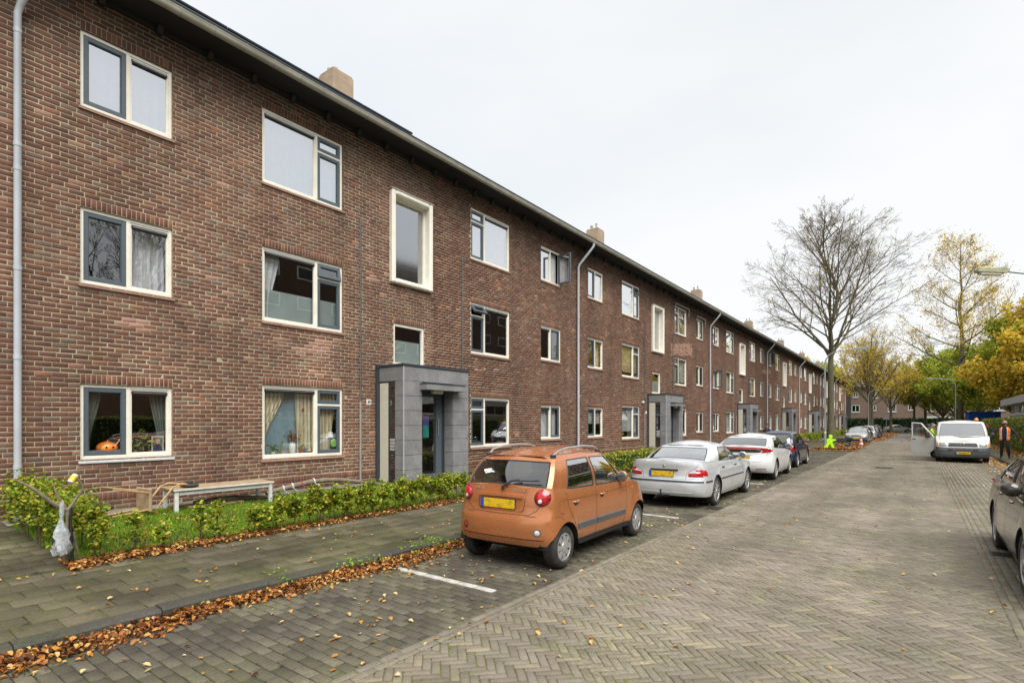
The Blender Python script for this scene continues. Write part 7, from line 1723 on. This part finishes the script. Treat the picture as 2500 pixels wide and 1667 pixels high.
# ---- right hand side: blue container, low flat building
M['cont'] = simple('blue container steel', (.015, .10, .42), .5, .1, .15, 2)
p = at(2399, 61); r = thing('blue_container', 'bright blue steel container standing behind the tall hedge', 'container', (p[0], p[1], 0), R(8)); 
m = MB(); m.box(-1.35, -.9, .2, 1.35, .9, 2.95); m.build('container_box', M['cont'], r)
for k in range(7): m = MB(); m.box(-1.36 + .437 * k, -.96, .2, -1.27 + .437 * k, -.9, 2.95); m.build('rib', M['cont'], r)
m = MB(); m.box(-1.42, -1.0, 2.88, 1.42, .96, 3.02); m.build('top_rail', M['cont'], r)
M['plaster'] = simple('beige facade', (.42, .36, .27), .9, 0, .15, 1.5); M['conc'] = simple('grey roof edge', (.36, .36, .34), .8)
r = thing('flat_building', 'low flat roofed building with window ribbon behind the tall hedge at the right edge', 'building', (5.95, 54, 0))
m = MB(); m.box(0, -26, 0, 9, 6, 2.35); m.build('wall', M['plaster'], r); m = MB(); m.box(-.05, -26.1, 2.35, 9.05, 6.05, 2.5); m.build('sill_band', M['paint_w'], r); m = MB(); m.box(.1, -26, 2.5, 9, 5.9, 3.15); m.build('window_ribbon', M['cglass_dark'], r)
m = MB(); m.box(.3, -25.6, 2.5, 8.8, 5.6, 3.14); m.build('interior', M['inner'], r)
for k in range(27): m = MB(); m.box(.06, -26 + k * 1.2, 2.5, .12, -25.92 + k * 1.2, 3.15); m.build('mullion', M['paint_w'], r)
m = MB(); m.box(-.5, -26.6, 3.15, 9.4, 6.6, 3.65); m.build('roof', M['conc'], r)
# ---- far brick building across the crossing
FY = 142.0
FB = thing('far_brick_building', 'three-storey brick building closing the street behind the autumn trees', 'building', (0, FY, 0))
M['brick_pale'] = simple('distant pale brick', (.195, .135, .105), .9, 0, .14, 1.8)
def far_wall(x0, x1, h, y=0):
    m = MB(); m.box(x0, y, 0, x1, y + 10, h); m.build('wall', M['brick_pale'], FB)
    m = MB(); m.prism([(y - .6, h), (y + 5, h + 3.2), (y + 10.6, h)], x0 - .3, x1 + .3, 'x'); m.build('roof', M['roof'], FB); m = MB(); m.box(x0 - .3, y - .7, h - .12, x1 + .3, y - .55, h + .06); m.build('gutter', M['dark_trim'], FB)
far_wall(-34, 10, 9.6); far_wall(10, 34, 10.2, -1.5)
def far_window(x, z, w, h, y=-.03, shutter=False):
    W_ = MB(); frame_w = .12
    W_.box(x - w / 2, y - .04, z, x - w / 2 + frame_w, y, z + h); W_.box(x + w / 2 - frame_w, y - .04, z, x + w / 2, y, z + h); W_.box(x - w / 2, y - .04, z, x + w / 2, y - .001, z + frame_w); W_.box(x - w / 2, y - .04, z + h - frame_w, x + w / 2, y - .001, z + h); W_.box(x - .06, y - .04, z, x + .06, y - .002, z + h); W_.box(x - w / 2 - .12, y - .1, z - .14, x + w / 2 + .12, y, z)
    o = W_.build('window', M['paint_w'], FB); P_ = MB(); P_.box(x - w / 2 + .1, y - .02, z + .1, x + w / 2 - .1, y - .003, z + h - .1); P_.build('pane', M['blind'] if shutter else M['cglass_dark'], o)
for k, x in enumerate(np.arange(-31, 9.5, 3.3)):
    for f, z in ((0, 1.0), (1, 4.1), (2, 7.1)):
        if f == 0 and 0 < x < 6: continue
        w = 1.5 if (k + f) % 2 else 1.0; far_window(x, z + (.3 if w < 1.2 else 0), w, 1.6 if w > 1.2 else 1.2)
for x in (12.5, 16, 20, 24, 28, 31):
    for z in (1.0, 4.1, 7.1): far_window(x, z, 1.5, 1.6, -1.53)
far_window(3.0, .6, 4.4, 2.5, shutter=True)
# buildings across the street behind us (seen only in the panes)
r = thing('opposite_building', 'tall brick apartment block across the street behind the viewer', 'building', (26, 6, 0)); m = MB(); m.box(0, 18, 0, 12, 70, 21); m.box(2, -40, 0, 12, 17.9, 7); m.build('wall', M['brick_far'], r)
for z in (1.5, 4.4, 7.3, 10.0, 13, 16, 18.6):
    for y in range(20, 68, 4): m = MB(); m.box(-.05, y, z, .0, y + 2.2, z + 1.3); o = m.build('window', M['paint_w'], r); m = MB(); m.box(-.08, y + .15, z + .12, -.05, y + 2.05, z + 1.18); m.build('pane', M['inner'], o)
# ================================================================== PEOPLE
M['skin'] = simple('skin', (.50, .30, .22), .6, 0, .06, 20); M['hair'] = simple('dark hair', (.02, .015, .012), .8, 0, .3, 60); M['hair_grey'] = simple('greying hair', (.10, .085, .07), .8, 0, .3, 60)
M['navy'] = simple('navy sweater', (.018, .022, .04), .9, 0, .2, 14, .2); M['black_cloth'] = simple('black trousers', (.012, .012, .014), .9, 0, .25, 10, .2); M['orange_vest'] = simple('orange safety vest', (.85, .18, .01), .65, 0, .08, 10); M['yellow_jacket'] = simple('fluorescent jacket', (.60, .85, .02), .65, 0, .08, 10)
M['reflective'] = simple('reflective tape', (.55, .56, .55), .35, .3); M['red_glove'] = simple('red glove', (.55, .02, .03), .7); M['shoe'] = simple('black shoes', (.015, .014, .013), .5); M['blue_cloth'] = simple('blue shirt', (.05, .12, .42), .8)
def skin_mesh(name, joints, bones, parent, mats, region=None, sub=2, root=0):
    """joints {name: (x,y,z,rx,ry)}; one continuous surface grown along the bones"""
    names = list(joints); me = bpy.data.meshes.new(name); me.from_pydata([joints[n][:3] for n in names], [(names.index(a), names.index(b_)) for a, b_ in bones], [])
    o = bpy.data.objects.new(name, me); COL.objects.link(o); mod = o.modifiers.new('s', 'SKIN'); mod.use_smooth_shade = True; mod.branch_smoothing = .3
    sv = me.skin_vertices[0].data
    for i, n in enumerate(names): sv[i].radius = (joints[n][3], joints[n][4] if len(joints[n]) > 4 else joints[n][3]); sv[i].use_root = (i == root)
    o.modifiers.new('u', 'SUBSURF').levels = sub
    dg = bpy.context.evaluated_depsgraph_get(); m2 = bpy.data.meshes.new_from_object(o.evaluated_get(dg)); bpy.data.objects.remove(o); m2.name = name
    for m in mats: m2.materials.append(m)
    if region:
        for p in m2.polygons: p.material_index = region(p.center)
    for p in m2.polygons: p.use_smooth = True
    r = bpy.data.objects.new(name, m2); link(r, parent); return r
def head(parent, c, hair, look=0, tilt=0, beard=False, s=1.0, cap=False):
    h = bpy.data.objects.new('head', None); link(h, parent); h.location = c; h.rotation_euler = (tilt, 0, look)   # faces -y
    def shape(p):
        k = p.z / .12; w = 1 - .20 * max(0, -k) ** 1.5; q = Vector((p.x * w, p.y * (w if p.y < 0 else 1), p.z)); 
        if q.y < -.05 and -.3 < k < .25: q.y -= .004
        return q
    m = MB(); m.ball((0, 0, 0), (.077 * s, .098 * s, .12 * s), 20, 16, shape)
    m.add([(-.016, -.090, -.02), (.016, -.090, -.02), (0, -.094, .03), (0, -.122, -.018)], [(0, 3, 2), (3, 1, 2), (0, 1, 3)])   # nose
    for sx in (1, -1): m.ball((sx * .079, .005, -.01), (.012, .022, .032), 8, 6)
    m.build('face', M['skin'], h, True)
    for sx in (1, -1): m = MB(); m.ball((sx * .030, -.088, .018), (.014, .008, .007), 8, 6); m.build('eye', M['number_white'], h); m = MB(); m.ball((sx * .030, -.095, .018), (.006, .003, .006), 8, 6); m.build('pupil', M['hair'], h); m = MB(); m.tube([(sx * .014, -.094, .036), (sx * .032, -.095, .041), (sx * .048, -.086, .034)], .004, 5); m.build('eyebrow', M['hair'], h)
    m = MB(); m.ball((0, -.090, -.055), (.024, .008, .006), 10, 6); m.build('mouth', simple('lips', (.35, .14, .11), .6), h)
    m = MB(); m.ball((0, .012, .02), (.083 * s, .098 * s, .118 * s), 18, 12, lambda p: p if p.z > -.02 + max(0, -p.y) * .62 else Vector((p.x * .8, max(p.y, -.02) * .8, max(p.z, -.09)))); m.build('hair', hair, h, True)
    if beard: m = MB(); m.ball((0, -.030, -.062), (.068, .068, .062), 14, 10); m.build('beard', M['hair'], h, True)
    return h
def hand(parent, wrist, d, palm_n, mat, curl=.6, s=1.0):
    """palm and five fingers; d = direction of the fingers, palm_n = palm normal"""
    d = Vector(d).normalized(); n = Vector(palm_n); n = (n - d * n.dot(d)).normalized(); b_ = d.cross(n); w = Vector(wrist)
    J = {'w': (*w, .026 * s, .020 * s), 'p': (*(w + d * .045 * s), .038 * s, .016 * s), 'k': (*(w + d * .085 * s), .040 * s, .014 * s)}; B_ = [('w', 'p'), ('p', 'k')]
    o = skin_mesh('palm', J, B_, parent, [mat], sub=1)
    for i, (off, L) in enumerate(((-.030, .068), (-.010, .078), (.010, .074), (.029, .058))):
        p0 = w + d * .080 * s + b_ * off * s; dd = d; P_ = [p0]
        for k in range(3): dd = (dd + n * curl * .5).normalized(); P_.append(P_[-1] + dd * L * s * (.42, .32, .26)[k])
        m = MB(); m.tube(P_, [.0095 * s, .009 * s, .008 * s, .006 * s], 7); m.build('finger', mat, parent, True)
    p0 = w + d * .03 * s - b_ * .03 * s; dd = (d * .6 - b_ * .8).normalized(); m = MB(); m.tube([p0, p0 + dd * .035 * s, p0 + dd * .05 * s + d * .025 * s], [.012 * s, .010 * s, .008 * s], 7); m.build('thumb', mat, parent, True)
def person(label, loc, rz, H, pose, top, bottom, hair, beard=False, look=0, gloves=None, group=None):
    """figure facing -y. pose: dict of joint overrides (in units of height 1.78)"""
    r = thing('person', label, 'person', loc, rz, group); r.scale = (H / 1.78,) * 3
    J = dict(pelvis=(0, 0, .94, .15, .11), waist=(0, 0, 1.08, .145, .105), chest=(0, -.01, 1.28, .175, .12), neckb=(0, .01, 1.44, .085, .07), neck=(0, .0, 1.53, .055, .055),
             shl=(.165, .01, 1.40, .068, .068), ell=(.23, .03, 1.13, .048, .048), wrl=(.26, -.02, .89, .034, .030), shr=(-.165, .01, 1.40, .068, .068), elr=(-.23, .03, 1.13, .048, .048), wrr=(-.26, -.02, .89, .034, .030),
             hpl=(.09, 0, .88, .098, .10), knl=(.11, -.02, .50, .066, .07), anl=(.12, .02, .10, .045, .05), tol=(.13, -.13, .045, .042, .032), hpr=(-.09, 0, .88, .098, .10), knr=(-.11, -.02, .50, .066, .07), anr=(-.12, .02, .10, .045, .05), tor=(-.13, -.13, .045, .042, .032))
    for k, v in pose.items(): J[k] = tuple(v) + J[k][3:]
    bones = [('pelvis', 'waist'), ('waist', 'chest'), ('chest', 'neckb'), ('neckb', 'neck'), ('chest', 'shl'), ('shl', 'ell'), ('ell', 'wrl'), ('chest', 'shr'), ('shr', 'elr'), ('elr', 'wrr'), ('pelvis', 'hpl'), ('hpl', 'knl'), ('knl', 'anl'), ('anl', 'tol'), ('pelvis', 'hpr'), ('hpr', 'knr'), ('knr', 'anr'), ('anr', 'tor')]
    feet = max(J['anl'][2], J['anr'][2]); nz = J['neck'][2]
    def reg(c): return 3 if c.z < .085 else 1 if c.z < .93 and abs(c.x) < .24 else 2 if c.z > nz - .02 else 0
    skin_mesh('body', J, bones, r, [top, bottom, M['skin'], M['shoe']], reg)
    n = Vector(J['neck'][:3]); head(r, n + Vector((0, -.02, .13)), hair, look, beard=beard)
    for s_, w_, e_ in (('l', 'wrl', 'ell'), ('r', 'wrr', 'elr')):
        d = Vector(J[w_][:3]) - Vector(J[e_][:3]); hand(r, Vector(J[w_][:3]) + d.normalized() * .02, d, (-1 if s_ == 'l' else 1, -.2, 0), gloves or M['skin'], .5, 1.15 if gloves else 1)
    return r, J
def vest(r, mat, open_front=True):
    """sleeveless safety vest following the chest, with tape"""
    n = 26; vs = []; fs = []; rows = [(.86, .178, .137), (.98, .178, .135), (1.12, .178, .130), (1.26, .200, .142), (1.36, .195, .138), (1.44, .135, .105)]
    m = MB(); 
    def ring(z, a, b_): 
        out = []
        for k in range(n + 1):
            t = R(-90 + 24) + (2 * math.pi - R(48)) * k / n; out.append((a * math.cos(t) * 1.02, b_ * math.sin(t) * 1.04, z))
        return out
    rings = [ring(*q) for q in rows]
    for q in rings: vs += q
    w = n + 1
    for i in range(len(rows) - 1):
        for k in range(n): fs.append((i * w + k, i * w + k + 1, (i + 1) * w + k + 1, (i + 1) * w + k))
    m.add(vs, fs); m.build('vest', mat, r, True)
    for z0, z1, a, b_ in ((.93, .98, .181, .139), (1.10, 1.15, .182, .134)):
        m = MB(); v = ring(z0, a, b_) + ring(z1, a, b_); m.add(v, [(k, k + 1, w + k + 1, w + k) for k in range(n)]); m.build('tape', M['reflective'], r, True)
    for sx in (1, -1): m = MB(); m.tube([(sx * .105, -.148, .98), (sx * .105, -.152, 1.2), (sx * .10, -.14, 1.34), (sx * .09, -.06, 1.45)], .018, 4); m.build('tape', M['reflective'], r, True)
z = 1320 * 1.72 / 91; p = at(2453, z)
r, J = person('bearded worker in orange vest and dark clothes walking on the right pavement with red gloves', (p[0], p[1], .12), R(-12), 1.80, dict(ell=(.36, .04, 1.17), wrl=(.50, -.04, .93), elr=(-.38, -.02, 1.25), wrr=(-.52, -.10, 1.44), shl=(.175, .01, 1.40), knl=(.13, -.10, .52), anl=(.15, .0, .11), tol=(.17, -.16, .06), knr=(-.11, .02, .50), anr=(-.13, .12, .11), tor=(-.15, -.04, .045)), M['navy'], M['black_cloth'], M['hair'], True, 0, M['red_glove']); vest(r, M['orange_vest'])
z = 27.6; p = at(2276, z)
r, J = person('man in fluorescent yellow jacket getting into the van behind its open door', (p[0], p[1], 0), R(75), 1.76, dict(ell=(.20, -.2, 1.2), wrl=(.15, -.42, 1.15), elr=(-.22, -.18, 1.18), wrr=(-.15, -.40, 1.2)), M['yellow_jacket'], M['black_cloth'], M['hair_grey'])
z = 33; p = at(1872, z)
r, J = person('person in black jacket and blue shirt seen from behind above the dark blue hatchback', (p[0], p[1], .12), R(170), 1.62, dict(ell=(.24, -.02, 1.18), wrl=(.20, -.2, 1.05), elr=(-.24, -.02, 1.18), wrr=(-.20, -.2, 1.05)), M['black_cloth'], M['black_cloth'], M['hair']); 
m = MB(); m.rbox(-.15, .08, 1.02, .15, .26, 1.42, .05); m.build('backpack', M['plastic'], r, True); m = MB(); m.tube([(-.24, .0, 1.36), (-.27, .03, 1.2)], .075, 10); m.build('blue_sleeve', M['blue_cloth'], r, True)
